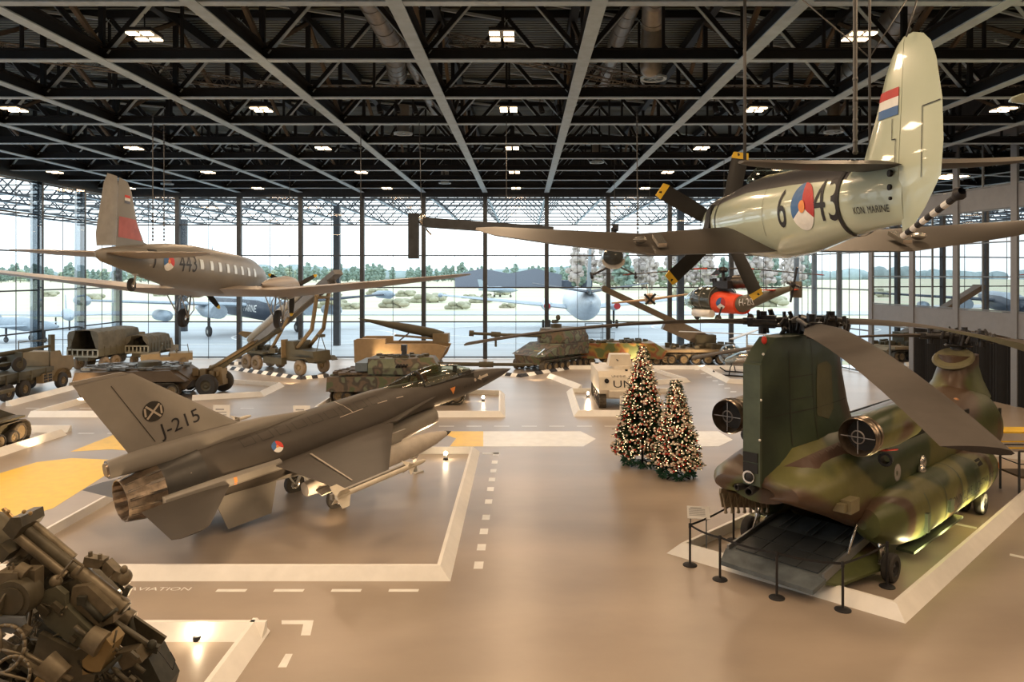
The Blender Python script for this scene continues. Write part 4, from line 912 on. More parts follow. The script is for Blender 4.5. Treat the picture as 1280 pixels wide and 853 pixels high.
for nm, a0, a1, m in (('roundel_red', -30, 90, M_dred), ('roundel_white', 210, 330, M_whitep), ('roundel_blue', 90, 210, M_bluep)): ff(nm, sf, disc2(.41, a0, a1, 14), RO, UL, VL, m)
ff('roundel_centre', sf, disc2(.11), RO, UL, VL, M_orange, off=.022)
ff('lettering', sf, text2('KON. MARINE', .15, .8), (-3, -8.8, -.08), UL, VL, M_blk)
ff('rudder_seam', sr, stroke2([(9.85, .3), (9.85, 1.25), (10.2, 1.27)], .014), (-2, 0, 0), UL, VL, M_blk, reach=3)
ff('exhaust_opening', sf, poly2([(1.3, -.45), (1.3, .25), (1.42, .4), (1.6, .42), (1.6, -.3), (1.5, -.5)]), (-3, 0, 0), UL, VL, M_black, reach=3)
ff('cowl_gap', sf, stroke2([(2.15, -.5), (2.15, .55)], .07), (-3, 0, 0), UL, VL, M_black, reach=3)
ff('panel_seam', sf, stroke2([(5.3, -.4), (5.3, .75)], .012), (-3, 0, 0), UL, VL, M_lined)
ff('fin_seam', sfin, stroke2([(9.15, 1.2), (9.15, .9), (9.25, .9), (9.25, .5)], .014), (-2, 0, 0), UL, VL, M_blk, reach=3)
mb = MB(); mb.fus([(-8.0, .135, .40, .56, .61), (-8.1, .135, .39, .55, .60)], 32, caps=False); mb.fus([(-8.0, .135, .37, .53, .58), (-8.1, .135, .36, .52, .57)], 32, caps=False)
sl = mb.build('hanging_strap', M_black, S_)
hk = MB(); hb0, hb1 = V((0, -9.3, -.48)), V((0, -10.5, -.02))
for i in range(10):
    hk.tube(hb0.lerp(hb1, i/10), hb0.lerp(hb1, (i+1)/10), .045, n=10, mi=i % 2)
hk.lathe(hb1, (0, -1, .5), [(0, .05), (.1, .09), (.16, .05)], 10, 1); hk.build('arrestor_hook', [M_whitep, M_blk], S_)
hh = [(0, z) for z in (.45, .2, .0)]
mb = MB(); 
for y, z, r in ((-9.2, .42, .05), (-9.2, .22, .045), (-9.22, .06, .025)): mb.lathe((-.12, y, z), (-1, 0, 0), [(0, r), (.04, r), (.04, 0)], 12)
mb.build('port_fitting', M_black, S_)
mb = MB(); R0 = can_ring
mb.loft([can_ring(-3.0, .1, .05, .80), can_ring(-3.4, .3, .3, .8), can_ring(-4.0, .33, .42, .82), can_ring(-4.8, .28, .3, .82), can_ring(-5.3, .1, .08, .84)], 0, True, False, False); mb.build('canopy', M_canopy, S_)
# ================================================================== platform edges, floor paint, barriers
def edge_mb(pts, closed=False, w=.34, h=.26, flip=1):
    """bevelled platform edge along floor points; the slope falls to the outer side (left of travel when flip=1)"""
    mb = MB(); P = [V((p[0], p[1], 0)) for p in pts]; n = len(P); rings = []
    for i in range(n):
        a = P[(i-1) % n] if (closed or i) else P[i]-(P[1]-P[0]); b = P[(i+1) % n] if (closed or i < n-1) else P[i]+(P[i]-P[i-1])
        d0 = (P[i]-a).normalized(); d1 = (b-P[i]).normalized(); n0 = V((-d0.y, d0.x, 0)); n1 = V((-d1.y, d1.x, 0))
        m = (n0+n1); m = m.normalized()/max(.35, m.normalized().dot(n0)) if m.length > 1e-3 else n0
        m = m*flip
        rings.append([P[i], P[i]-m*w*.75+V((0, 0, h)), P[i]-m*w+V((0, 0, h)), P[i]-m*w])
    if closed: rings.append(rings[0])
    mb.loft(rings, 0, False, not closed); return mb
def edge(pts, label, closed=False, m=None, flip=1, **k):
    return tag(edge_mb(pts, closed, flip=flip, **k).build('platform_edge', m or M_white), label, 'platform edge')
PX = lambda *a: [fl(x, y) for x, y in a]
edge(PX((-260, 727), (563, 727), (600, 565), (238, 565), (-60, 731)), 'white sloping platform edge around the grey jet fighter', flip=-1)
A, B, Cc = fl(1132, 780), fl(833, 692), fl(1284, 637)
Dd = B+(Cc-A)*1.7; Ce = A+(Cc-A)*1.7
edge([B, A, Ce, Dd], 'white sloping platform edge around the tandem rotor helicopter', True, flip=-1)
e1, e2, e3 = fl(320, 806), fl(334, 792), fl(262, 880)
edge(PX((-200, 803), (326, 803)), 'white platform edge behind the anti-aircraft gun', flip=-1)
edge(PX((338, 789), (262, 900)), 'tan platform edge slanting down right of the anti-aircraft gun', flip=1)
edge(PX((388, 514), (400, 522), (632, 522), (631, 493), (430, 487)), 'white platform edge under the camouflaged battle tank', True, flip=-1)
edge(PX((708, 490), (717, 521), (842, 521), (842, 490)), 'white platform edge around the white armoured carrier', True, flip=-1)
edge(PX((683, 472), (721, 487)), 'short white platform edge left of the white armoured carrier', flip=-1)
edge(PX((819, 464), (864, 478), (820, 481)), 'pointed white platform edge behind the taller Christmas tree', flip=1)
edge(PX((690, 462), (960, 462)), 'long low platform edge in front of the tracked hull by the windows', flip=-1)
edge(PX((875, 462), (908, 479), (960, 483)), 'bent white platform edge under the silver bubble helicopter', flip=-1)
edge(PX((240, 501), (330, 496), (356, 483), (285, 478)), 'white V shaped platform edge beside the towed howitzer', flip=-1)
edge(PX((15, 508), (98, 486)), 'tan platform edge in front of the flatbed gun truck', flip=-1)
edge(PX((50, 520), (110, 503)), 'tan platform edge with small lamps behind the jet tail', flip=-1)
edge(PX((34, 522), (150, 522)), 'straight white platform edge between the gun truck and the jet tail', flip=-1)
edge(PX((26, 541), (84, 541)), 'short white platform edge right of the cut off tank track', flip=-1)
edge(PX((-20, 578), (84, 544)), 'tan slanting platform edge below the cut off tank track', flip=-1)
edge(PX((900, 522), (930, 505)), 'small platform edge left of the tandem rotor helicopter tail', flip=-1)
# black and white striped edges
def striped(a, b, n, label, w=.3, h=.2):
    mb = MB()
    for i in range(n):
        p, q = a.lerp(b, i/n), a.lerp(b, (i+1)/n); e = edge_mb([p, q], False, w, h, -1); mb.add(e.v, e.f, i % 2)
    tag(mb.build('striped_edge', [M_blk, M_white]), label, 'platform edge')
striped(fl(276, 461), fl(376, 475), 17, 'black and white striped edge in front of the rocket launcher truck')
striped(fl(376, 475), fl(412, 472), 5, 'short striped edge by the front wheels of the rocket launcher truck')
striped(fl(277, 457), fl(303, 456), 5, 'striped edge behind the towed howitzer barrel')
striped(fl(590, 466), fl(652, 472), 9, 'black and white striped edge under the tank gun muzzle')
striped(fl(652, 472), fl(730, 459), 9, 'black and white striped edge along the self-propelled gun tracks')
# painted floor marks
mb = MB()
def fmark(pts, mi=0, z=.004): mb.add([(p[0], p[1], z) for p in pts], [tuple(range(len(pts)))], mi)
for Y in (28.3, 27.1, 25.9, 24.8, 23.7, 22.4, 20.95, 19.8, 18.65, 17.5): fmark([(-1.2, Y-.22), (-.98, Y-.22), (-.98, Y+.22), (-1.2, Y+.22)])
fmark(PX((603, 566), (625, 566), (625, 568), (603, 568)))
def dashrow(x0, x1, y, L_, gap, w=.14):
    x = x0
    while x < x1: fmark([(x, y-w/2), (x+L_, y-w/2), (x+L_, y+w/2), (x, y+w/2)]); x += gap
dashrow(-6.8, -2.4, 16.1, .66, 1.27); dashrow(-7.4, -5.6, 14.62, .64, 1.27)
fmark(PX((352, 776), (392, 776), (388, 795), (376, 795), (379, 781), (352, 781))); fmark(PX((357, 818), (366, 818), (358, 835), (347, 835)))
dashrow(-9, 5, 33.5, .7, 1.27, .12); dashrow(-30, -18, 32, .7, 1.3); dashrow(-30, -20, 30.6, .7, 1.3); dashrow(-26, -14, 38, .7, 1.4)
for (a, b, c_) in ((1192, 656, 1), (1262, 695, 1), (1180, 757, 0)):
    p = fl(a, b); d = (A-B).normalized()
    if c_: fmark([p, p+d*.55, p+d*.55+V((.1, .14, 0)), p+V((.1, .14, 0))])
for i in range(7): p = fl(868+i*7.5, 463+i*4.6); fmark([p, p+V((.35, 0, 0)), p+V((.45, .35, 0)), p+V((.1, .35, 0))])
fmark(PX((604, 539.5), (726, 539.5), (745, 549), (729, 558.5), (604, 558.5))); fmark(PX((545, 539.5), (604, 539.5), (604, 558.5), (562, 558.5), (570, 548.5)), 1)  # white part of the yellow arrow is sky glare painted in
fmark(PX((864, 539.5), (898, 539.5), (916, 550), (898, 558.5), (868, 558.5)))  # this arrow tip too: glare on yellow painted as white
fmark(PX((88, 565), (149, 541), (175, 565), (140, 562)), 1); fmark(PX((-60, 610), (46, 578), (90, 573), (137, 575), (139, 590), (66, 636), (-40, 665)), 1)
vs, fs = text_mb('AVIATION', .3); p = fl(200, 737); 
mb.add([(p.x+q.x*1.0, p.y+q.y*.8, .005) for q in vs], fs, 0)
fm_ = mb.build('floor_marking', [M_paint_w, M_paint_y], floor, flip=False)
# spotlights on the platforms
M_spot = mat('spot_glare', (1, .9, .7), .5, var=0, emit=(1, .78, .5), es=60)
def spotlight(p, label, w=60, aim=None, show=True, col=(1, .68, .38)):
    e = empty('floor_spotlight', p, label=label, cat='spotlight') if show else None
    if show:
        mb = MB(); mb.tube((0, 0, 0), (0, 0, .08), .1, .08, 14); mb.build('lamp_base', M_black, e)
        mb = MB(); mb.ell((0, 0, .24), (.075, .075, .075), 12, 8); mb.build('lamp_bulb', M_spot, e)
    l = bpy.data.lights.new('spot', 'SPOT' if aim else 'POINT'); l.energy = w; l.color = col; l.shadow_soft_size = .08
    o = bpy.data.objects.new('spot_light', l); COL.objects.link(o); o.location = V(p)+V((0, 0, .32))
    if aim:
        l.spot_size = radians(95); l.spot_blend = .7; o.rotation_euler = (V(aim)-V(o.location)).to_track_quat('-Z', 'Y').to_euler()
    return e
spotlight(at(558, 570, 27.6), 'glaring floor spotlight at the back corner of the jet platform', 160, (-3, 24, 2)) if False else None
def fp_(px, py, z=0): return fl(px, py, z)
spotlight(fp_(557, 575), 'glaring spotlight at the far corner of the jet fighter platform', 1300, (-4, 25.5, 2))
spotlight(fp_(604, 502), 'glaring spotlight behind the jet nose on the tank platform', 260, (-7, 39.5, 1.5))
spotlight(fp_(247, 800), 'glaring spotlight on the platform beside the anti-aircraft gun', 260, (-6.5, 12, 2))
spotlight(fp_(735, 497), 'glaring spotlight at the corner of the white carrier platform', 260, (5, 38, 1.2))
for i, (px, py, ax, ay, az, wt) in enumerate(((912, 640, 6.5, 20, 2.5, 120), (800, 460, 8, 57, 2, 400), (880, 462, 12, 57, 1.5, 400), (470, 470, -9, 52, 2, 500), (668, 478, 1.5, 53, 1.5, 300), (365, 482, -17, 51, 1.8, 500), (300, 478, -18, 50, 2, 300), (100, 505, -27, 45, 1.5, 400), (160, 470, -30, 55, 1.5, 350), (225, 470, -27, 56, 1.2, 300), (300, 500, -16, 42, 1.5, 200), (60, 560, -21, 30, 1, 250), (300, 700, -8, 19, 2, 300), (420, 670, -6, 22, 1.5, 300), (520, 600, -4.5, 26, 1.5, 200), (150, 700, -9, 17.5, 2.5, 200))):
    spotlight(fp_(px, py), 'x', wt, (ax, ay, az), show=False)
# barrier posts and belts
posts = [(917, 676), (862.5, 707), (900, 725), (971, 748), (1053.5, 763), (1109, 734)]
names = ['at the inner left end of the rope', 'at the outer left corner of the rope', 'second from the left in front of the ramp', 'in front of the middle of the ramp', 'in front of the ramp nearest the camera', 'beside the aft wheel of the helicopter']
proto = None; PP = [fl(*p) for p in posts]
for i, p in enumerate(PP):
    if proto is None:
        proto = empty('barrier_post', p, cat='barrier post', label='x')
        mb = MB(); mb.lathe((0, 0, 0), (0, 0, 1), [(0, .17), (.015, .17), (.03, .15), (.05, .05), (.06, 0)], 24); mb.build('post_base', M_black, proto)
        mb = MB(); mb.tube((0, 0, .05), (0, 0, .95), .028, n=14); mb.build('post_tube', mat('post_dark', (.04, .038, .04), .35, .5), proto)
        mb = MB(); mb.lathe((0, 0, .9), (0, 0, 1), [(0, .034), (.1, .034), (.11, .03), (.12, 0)], 14); mb.build('belt_cassette', M_black, proto); q = proto
    else: q = copy_tree(proto); q.location = p
    q['label'] = 'black barrier post '+names[i]; q['group'] = 'barrier posts around the helicopter ramp'
blab = ['short belt behind the two left barrier posts', 'belt between the outer left corner post and the next post', 'belt between the second post and the post at the ramp middle', 'belt in front of the right half of the ramp', 'belt running back to the post by the aft wheel']
for i in range(5):
    a, b = PP[i]+V((0, 0, .97)), PP[i+1]+V((0, 0, .97)); mb = MB(); k = 8; pts = [a.lerp(b, j/k)-V((0, 0, .045*(1-(2*j/k-1)**2))) for j in range(k+1)]
    for u, v in zip(pts, pts[1:]): mb.bar(u, v, .006, .05)
    tag(mb.build('barrier_belt', M_black), blab[i], 'barrier belt')
def sign(p, w, h, z, tilt, label, yaw=0):
    e = empty('information_stand', p, (0, 0, radians(yaw)), label, 'sign')
    mb = MB()
    for s in (-1, 1): mb.bb((s*w*.35-.015, -.015, 0), (s*w*.35+.015, .015, z))
    mb.bb((-w*.45, -.12, 0), (w*.45, .12, .02)); mb.build('stand_legs', M_alu, e)
    R = Euler((radians(90-tilt), 0, 0)).to_matrix(); mb = MB(); mb.box((0, 0, z), (w, h, .02), R, 0)
    for k in range(7):
        c_ = R @ V((-w*.06 if k else -.1*w, h*.34-k*h*.1, .013)); mb.box(V((0, 0, z))+c_, (w*(.72 if k else .5), h*.03 if k else h*.05, .004), R, 1)
    mb.build('text_panel', [M_white, mat('print_grey', (.35, .35, .36), .6)], e)
sign(fl(873, 692), .55, .4, 1.02, 60, 'small white tilted information stand by the helicopter barrier', -10)
sign(fl(781, 538), .45, 1.5, .8, 0, 'white upright text panel left of the taller Christmas tree')
sign(fl(277, 552), .7, 1.15, .95, 0, 'white text panel behind the tail of the jet fighter')
sign(fl(377, 552), .7, 1.1, .95, 0, 'white text panel behind the jet fighter body')
# Christmas trees
M_need = mat('fir_needles', (.02, .05, .022), .8, var=.5, scale=6); M_bulb = mat('fairy_light', (1, .8, .5), .5, var=0, emit=(1, .70, .38), es=3.2)
M_ball = mat('bauble_white', (.85, .72, .58), .25, var=.1); M_ballr = mat('bauble_red', (.55, .07, .05), .25)
def xmas(p, h, r, label, seed):
    random.seed(seed); e = empty('christmas_tree', p, label=label, cat='tree')
    mb = MB(); mb.tube((0, 0, 0), (0, 0, h*.97), .05, .015, 8); mb.build('trunk', M_hub, e)
    nb = MB(); bl = []
    for k in range(760):
        t = random.random()**.75; z = .42+(h-.45)*(1-t)*1.0; z = .42+(h-.5)*random.random()**1.35; rr = r*(1-(z-.42)/(h-.42))**.85+.05
        a = random.random()*2*pi; d = V((cos(a), sin(a), 0)); base = V((0, 0, z+.12)); tip = base+d*rr*random.uniform(.8, 1.06)+V((0, 0, random.uniform(-.18, .06)))
        s = V((-d.y, d.x, 0)); wv_ = .055+.03*random.random()
        nb.add([base+d*.04, base.lerp(tip, .6)+s*wv_+V((0, 0, .02)), tip, base.lerp(tip, .6)-s*wv_+V((0, 0, .02))], [(0, 1, 2, 3)]); nb.add([base.lerp(tip, .2), base.lerp(tip, .6)+V((0, 0, .07)), tip, base.lerp(tip, .6)-V((0, 0, .07))], [(0, 1, 2, 3)])
        for _ in range(3):
            q = base.lerp(tip, random.uniform(.4, .95)); dd = (d+s*random.uniform(-1, 1)+V((0, 0, random.uniform(-.5, .5)))).normalized()*.14; nb.bar(q, q+dd, .035, .012)
        bl.append((base.lerp(tip, random.uniform(.85, 1.03)), base.lerp(tip, random.uniform(.55, .98)))); bl.append((base.lerp(tip, random.uniform(.6, 1.0))+s*.08, base.lerp(tip, random.uniform(.8, 1.04))-s*.07))
    nb.build('fir_branches', M_need, e)
    lb, wb, rb = MB(), MB(), MB()
    for i, (u, v) in enumerate(bl):
        if i % 2: lb.ell(u, (.017, .017, .017), 6, 4)
        (wb if i % 2 else rb).ell(v-V((0, 0, .04)), (.042, .042, .042), 8, 5)
    o = lb.build('fairy_lights', M_bulb, e); o['kind'] = 'stuff'; o = wb.build('white_baubles', M_ball, e); o['kind'] = 'stuff'; o = rb.build('red_baubles', M_ballr, e); o['kind'] = 'stuff'
    gb = MB()
    for k in range(260):
        a = 2*pi*k/260*2; q = V((cos(a)*r*.62, sin(a)*r*.62, .16+.07*sin(a*5))); dd = V((random.uniform(-1, 1), random.uniform(-1, 1), random.uniform(-.9, .9))).normalized()*.16; gb.bar(q, q+dd, .05, .015)
    gb.build('foot_garland', mat('garland_green', (.025, .085, .05), .7, var=.4, scale=8), e)
    mb = MB()
    for k in range(4): a = pi/4+k*pi/2; mb.bar((0, 0, .15), (cos(a)*r*.6, sin(a)*r*.6, .02), .04, .03)
    mb.build('tree_stand', M_black, e)
    l = bpy.data.lights.new('tree_glow', 'POINT'); 
xmas(fl(803, 580), 4.25, 1.15, 'taller decorated Christmas tree with warm fairy lights', 11)
xmas(fl(845, 596), 3.25, .93, 'smaller decorated Christmas tree in front of the taller tree', 12)
# access stand and yellow trolley behind the helicopter
e = empty('access_stand', fl(1285, 620), label='dark metal access stand at the right edge behind the helicopter', cat='stand')
mb = MB()
for x in (-.55, .6):
    for y in (-.4, .5): mb.bar((x, y, .08), (x, y, 1.5), .05, .05)
    mb.bar((x, -.4, 1.1), (x, .5, 1.1), .03, .03)
mb.bar((-.55, -.4, 1.5), (.6, -.4, 1.5), .04, .04); mb.bar((-.55, .5, 1.5), (.6, .5, 1.5), .04, .04); mb.bar((-.55, -.4, 1.1), (.6, -.4, 1.1), .03, .03); mb.build('stand_frame', M_steel, e)
mb = MB(); mb.bb((-.5, -.42, .66), (.65, .52, .72)); mb.build('stand_step', mat('step_brown', (.09, .07, .05), .6), e)
for x in (-.55, .6):
    mb = MB(); wheel(mb, (x, -.4, .08), .08, .04); mb.build('caster', [M_rubber, M_chrome], e)
e = empty('yellow_trolley', fl(1290, 566), label='yellow topped trolley half hidden behind the helicopter nose', cat='trolley')
mb = MB(); mb.bb((-1.7, -.4, .84), (1.6, .5, .9)); mb.build('trolley_top', M_yellow, e); mb = MB()
for x in (-1.5, 1.4):
    for y in (-.3, .4): mb.bar((x, y, 0), (x, y, .84), .05, .05)
mb.bar((-1.5, -.3, .5), (1.4, -.3, .5), .05, .05); mb.bar((-1.5, -.3, .25), (1.4, -.3, .25), .05, .05); mb.build('trolley_frame', M_yellow, e)
# ================================================================== ground vehicles
M_od = mat('olive_drab', (.078, .07, .046), .6, 0, .15, 1.5); M_odt = mat('olive_warm_lit', (.19, .145, .085), .6, 0, .12, 1.5); M_canv = mat('canvas_brown', (.095, .088, .07), .9, 0, .2, 2, bump=.4)  # the tan olive is olive drab with warm spotlight put into its colour
M_camo = camo('tank_camo', [(.09, .11, .06), (.14, .105, .075), (.07, .06, .05), (.14, .16, .11)], 1.5, .6, (1, 2, 0), .04); M_track = mat('track_steel', (.10, .085, .065), .6, .3, .4, 8)
M_tan_tyre = mat('tan_tyre', (.20, .16, .12), .85, 0, .2, 3)  # tyre tone, tan and lighter than the plain rubber
def pose(px, py, yaw, z=0): return fl(px, py), (0, 0, radians(yaw))
def truck_wheels(e, spots, r=.5, w=.32, m=None):
    for (x, y) in spots:
        mb = MB(); wheel(mb, (x, y, r), r, w, hub=.5, n=20)
        for k in range(8): a = 2*pi*k/8; mb.tube((x-w*.52, y+r*.3*cos(a), r+r*.3*sin(a)), (x+w*.52, y+r*.3*cos(a), r+r*.3*sin(a)), .03, n=5, mi=1)
        mb.build('wheel', [m or M_rubber, M_odt], e)
def track_unit(e, x, y0, y1, h, w=.4, n=5, r=.3, m=M_track, idler=None):
    """closed track belt with road wheels, running along local y at side x"""
    rr = h/2; pts = []
    for k in range(9): a = -pi/2+pi*k/8; pts.append((y1-rr*.0+rr*cos(a), rr+rr*sin(a)))
    for k in range(9): a = pi/2+pi*k/8; pts.append((y0+rr*cos(a), rr+rr*sin(a)))
    dense = []
    for i in range(len(pts)):
        a, b = V(pts[i]), V(pts[(i+1) % len(pts)]); L = (b-a).length; k = max(1, int(L/.15))
        for j in range(k): dense.append(a.lerp(b, j/k))
    mb = MB(); N = len(dense)
    for i in range(N):
        a, b = dense[i], dense[(i+1) % N]; t = .05 if i % 2 else .03
        mb.bar((x, a.x, a.y), (x, b.x, b.y), w, t, V((0, -(b.y-a.y), (b.x-a.x))) if False else (1, 0, 0) if False else (0, 0, 1) if abs(b.x-a.x) > abs(b.y-a.y) else (0, 1, 0))
    mb.build('track', m, e)
    for k in range(n):
        y = y0+(y1-y0)*(k+.5)/n if n > 1 else (y0+y1)/2; wb = MB(); wheel(wb, (x, y, r+.04), r, w*.8, hub=.72, n=18); wb.build('road_wheel', [M_rubber, M_odt], e)
    for y in (y0, y1): wb = MB(); wheel(wb, (x, y, rr), rr*.8, w*.7, hub=.7, n=14); wb.build('drive_sprocket', [M_track, M_odt], e)
def hull_prism(mb, prof, x0, x1, mi=0): mb.prism([(0, y, z) for y, z in prof] if False else [((x0+x1)/2, y, z) for y, z in prof], (x1-x0, 0, 0), mi)
def clutter(mb, x0, x1, y0, y1, z, n, seed, s=.3, h=.14):
    random.seed(seed)
    for _ in range(n):
        a, b, c = random.uniform(.3, 1)*s, random.uniform(.3, 1)*s, random.uniform(.4, 1)*h
        mb.box((random.uniform(x0, x1), random.uniform(y0, y1), z+c/2), (a, b, c), (0, 0, random.choice((0, 0, .4))))

# --- flatbed gun truck at the left edge
e = empty('gun_truck', (-29.3, 42.6, 0), (0, 0, 0), 'olive six wheeled flatbed truck at the left edge carrying a small gun', 'truck')
truck_wheels(e, [(s*.95, y) for s in (-1, 1) for y in (-2.7, -1.4, 2.0)], .5)
mb = MB(); mb.bb((-.95, -3.4, 1.05), (1.05, 1.0, 1.25)); mb.bb((-1.1, -3.4, 1.25), (1.15, 1.0, 1.5)); mb.bb((-.5, -3.4, .75), (.5, 3.0, 1.0))
for y in (-3, -2.05, -1.0, .3): mb.bar((1.15, y, .95), (1.15, y, 1.5), .08, .08)
mb.build('truck_bed', M_od, e)
mb = MB(); hull_prism(mb, [(1.0, .85), (2.9, 1.0), (3.3, 1.25), (3.2, 1.9), (2.1, 2.0), (1.9, 2.35), (1.0, 2.35)], -.95, .95); mb.build('cab', M_odt, e)
for s in (-1, 1):
    mb = MB(); ring = []
    for k in range(9): a = pi*k/8; ring.append([(s*.75, 2.0+.72*cos(a), .55+.72*sin(a)), (s*1.15, 2.0+.72*cos(a), .55+.72*sin(a))])
    for u, v in zip(ring, ring[1:]): mb.add([u[0], u[1], v[1], v[0]], [(0, 1, 2, 3)])
    mb.build('mudguard', M_odt, e)
mb = MB(); mb.bb((.75, .0, .6), (1.15, .9, 1.15)); 
for k in range(3):
    for j in range(2): mb.bb((1.15, .1+j*.4, .65+k*.16), (1.17, .4+j*.4, .76+k*.16), 1)
mb.build('side_locker', [M_odt, M_black], e)
mb = MB(); mb.path([(-.9, .9, 1.5), (-.9, .9, 3.0), (.95, .9, 3.0), (.95, .9, 1.5)], .03, 6); mb.path([(-.9, 1.0, 2.9), (-.9, 3.0, 2.9), (.95, 3.0, 2.9)], .02, 6); mb.tube((.95, 3.0, 1.9), (.95, 3.0, 2.9), .02, n=6); mb.build('hoop_frame', M_od, e)
g = empty('light_gun', (-29.0, 41.2, 1.5), (0, 0, radians(-20)), 'small wheeled gun standing on the flatbed truck at the left edge', 'gun')
mb = MB()
for s in (-1, 1): wb = MB(); wheel(wb, (s*.6, 0, .42), .42, .16, n=20); wb.build('wheel', [M_rubber, M_od], g)
mb.tube((0, -2.2, .9), (0, 1.2, 1.15), .16, .11, 12); mb.tube((0, 1.2, 1.15), (0, 2.4, 1.25), .08, n=10); mb.bar((0, -2.8, .3), (0, .3, .5), .5, .15); mb.bb((-.7, .1, .5), (.7, .16, 1.1)); mb.bb((-.12, 2.25, .9), (.12, 2.5, 1.9)); mb.build('gun_barrel', M_od, g)

# --- covered trucks in the far left corner
def covered_truck(loc, yaw, L_, W_, Ht, label, rear_open=True, r=.5):
    e = empty('covered_truck', loc, (0, 0, radians(yaw)), label, 'truck')
    ys = [-L_/2+.9, -L_/2+2.1, L_/2-1.3] if L_ > 5 else [-L_/2+.8, L_/2-.8]
    truck_wheels(e, [(s*(W_/2-.18), y) for s in (-1, 1) for y in ys], r, .3, M_tan_tyre)
    yc = L_/2-2.3 if L_ > 5 else L_/2-1.4
    mb = MB(); mb.bb((-W_/2, -L_/2, 1.05), (W_/2, yc, 1.2)); mb.bb((-W_/2, -L_/2, 1.2), (-W_/2+.06, yc, 1.6)); mb.bb((W_/2-.06, -L_/2, 1.2), (W_/2, yc, 1.6)); mb.bb((-.4, -L_/2, .75), (.4, L_/2, 1.05))
    for k in range(8): y = -L_/2+(yc+L_/2)*k/7; mb.bb((W_/2, y-.04, 1.1), (W_/2+.04, y+.04, 1.75)); mb.bb((-W_/2-.04, y-.04, 1.1), (-W_/2, y+.04, 1.75))
    mb.build('load_bed', M_od, e)
    mb = MB(); mb.bb((-W_/2, -L_/2-.05, 1.0), (W_/2, -L_/2, 1.12)); mb.bb((-W_/2, -L_/2-.05, 1.5), (W_/2, -L_/2, 1.6)); 
    for k in range(7): x = -W_/2+W_*k/6; mb.bb((x-.05, -L_/2-.05, 1.1), (x+.05, -L_/2, 1.55))
    mb.build('tailgate', mat('tailgate_pale', (.24, .24, .2), .6), e)
    n = 25; prof = [(-W_/2, 1.6), (-W_/2, Ht-.35), (-W_/2+.12, Ht-.1), (-W_/4, Ht), (0, Ht+.03), (W_/4, Ht), (W_/2-.12, Ht-.1), (W_/2, Ht-.35), (W_/2, 1.6)]; rg = []
    for k in range(n):
        y = -L_/2+(yc+L_/2)*k/(n-1); w = (.05*sin(k*2.1)+.05*sin(k*pi/3)**2); rg.append([(p[0]*(1+(.03*sin(k*1.7+i) if 0 < i < 8 else .02*sin(k*1.3))), y, p[1]-(w if 0 < i < 8 else 0)) for i, p in enumerate(prof)])
    mb = MB(); mb.loft(rg, 0, True, False, False); mb.add(rg[-1], [tuple(range(len(prof)))]); 
    mb.add([rg[0][0], rg[0][1], rg[0][2], rg[0][3], (-W_*.28, -L_/2, Ht-.35), (-W_*.42, -L_/2, 1.7)], [(0, 1, 2, 3, 4, 5)]); mb.add([rg[0][8], rg[0][7], rg[0][6], rg[0][5], (W_*.28, -L_/2, Ht-.35), (W_*.42, -L_/2, 1.7)], [(0, 1, 2, 3, 4, 5)])
    c = mb.build('canvas_cover', M_canv, e, flip=False)
    mb = MB(); hull_prism(mb, [(yc+.1, 1.0), (L_/2, 1.0), (L_/2, 1.75), (yc+1.1, 1.8), (yc+.85, 2.45), (yc+.1, 2.45)] if L_ > 5 else [(yc+.1, .8), (L_/2, .8), (L_/2, 1.25), (yc+.7, 1.3), (yc+.4, 1.9), (yc+.1, 1.9)], -W_/2+.1, W_/2-.1); mb.build('cab', M_odt, e)
    mb = MB()
    for s in (-1, 1): mb.bb((s*(W_/2-.5), L_/2-2, 1.0), (s*(W_/2+.02), L_/2-.6, 1.12))
    mb.build('mudguard', M_odt, e); return e
covered_truck((-31.4, 55.9, 0), -6, 7.0, 2.35, 2.95, 'large olive truck with a brown canvas cover in the left glass corner')
covered_truck((-29.2, 57.4, 0), -4, 4.4, 1.8, 2.35, 'smaller canvas covered truck right of the large covered truck', r=.4)
# --- open jeep
e = empty('open_jeep', (-27.1, 55.3, 0), (0, 0, radians(115)), 'open topped tan jeep with raised windscreen frame near the left corner', 'car')
truck_wheels(e, [(s*.68, y) for s in (-1, 1) for y in (-1.1, 1.05)], .38, .2, M_tan_tyre)
mb = MB(); hull_prism(mb, [(-1.75, .5), (-1.75, 1.05), (-.2, 1.05), (-.2, .8), (.45, .8), (.5, 1.1), (1.75, 1.0), (1.75, .5)], -.78, .78); mb.build('body', M_odt, e)
mb = MB(); mb.path([(-.7, .5, 1.1), (-.7, .35, 1.7), (.7, .35, 1.7), (.7, .5, 1.1), (-.7, .5, 1.1)], .03, 6); mb.tube((0, .5, 1.1), (0, .35, 1.7), .02, n=6); mb.build('windscreen_frame', M_od, e)
mb = MB(); mb.path([(-.7, -1.5, 1.0), (-.7, -1.4, 1.6), (.7, -1.4, 1.6), (.7, -1.5, 1.0)], .025, 6); mb.path([(-.7, -1.4, 1.6), (-.7, .35, 1.7)], .02, 6); mb.build('hoop_frame', M_od, e)
for s in (-1, 1): mb = MB(); mb.tube((s*.5, 1.74, .8), (s*.5, 1.8, .8), .11, n=14); mb.build('headlamp', M_chrome, e)
mb = MB(); mb.bb((-.6, -.6, .8), (-.1, -.1, 1.0)); mb.bb((.1, -.6, .8), (.6, -.1, 1.0)); mb.bb((-.6, -.7, .9), (-.1, -.6, 1.35)); mb.bb((.1, -.7, .9), (.6, -.6, 1.35)); mb.build('seats', M_canv, e)
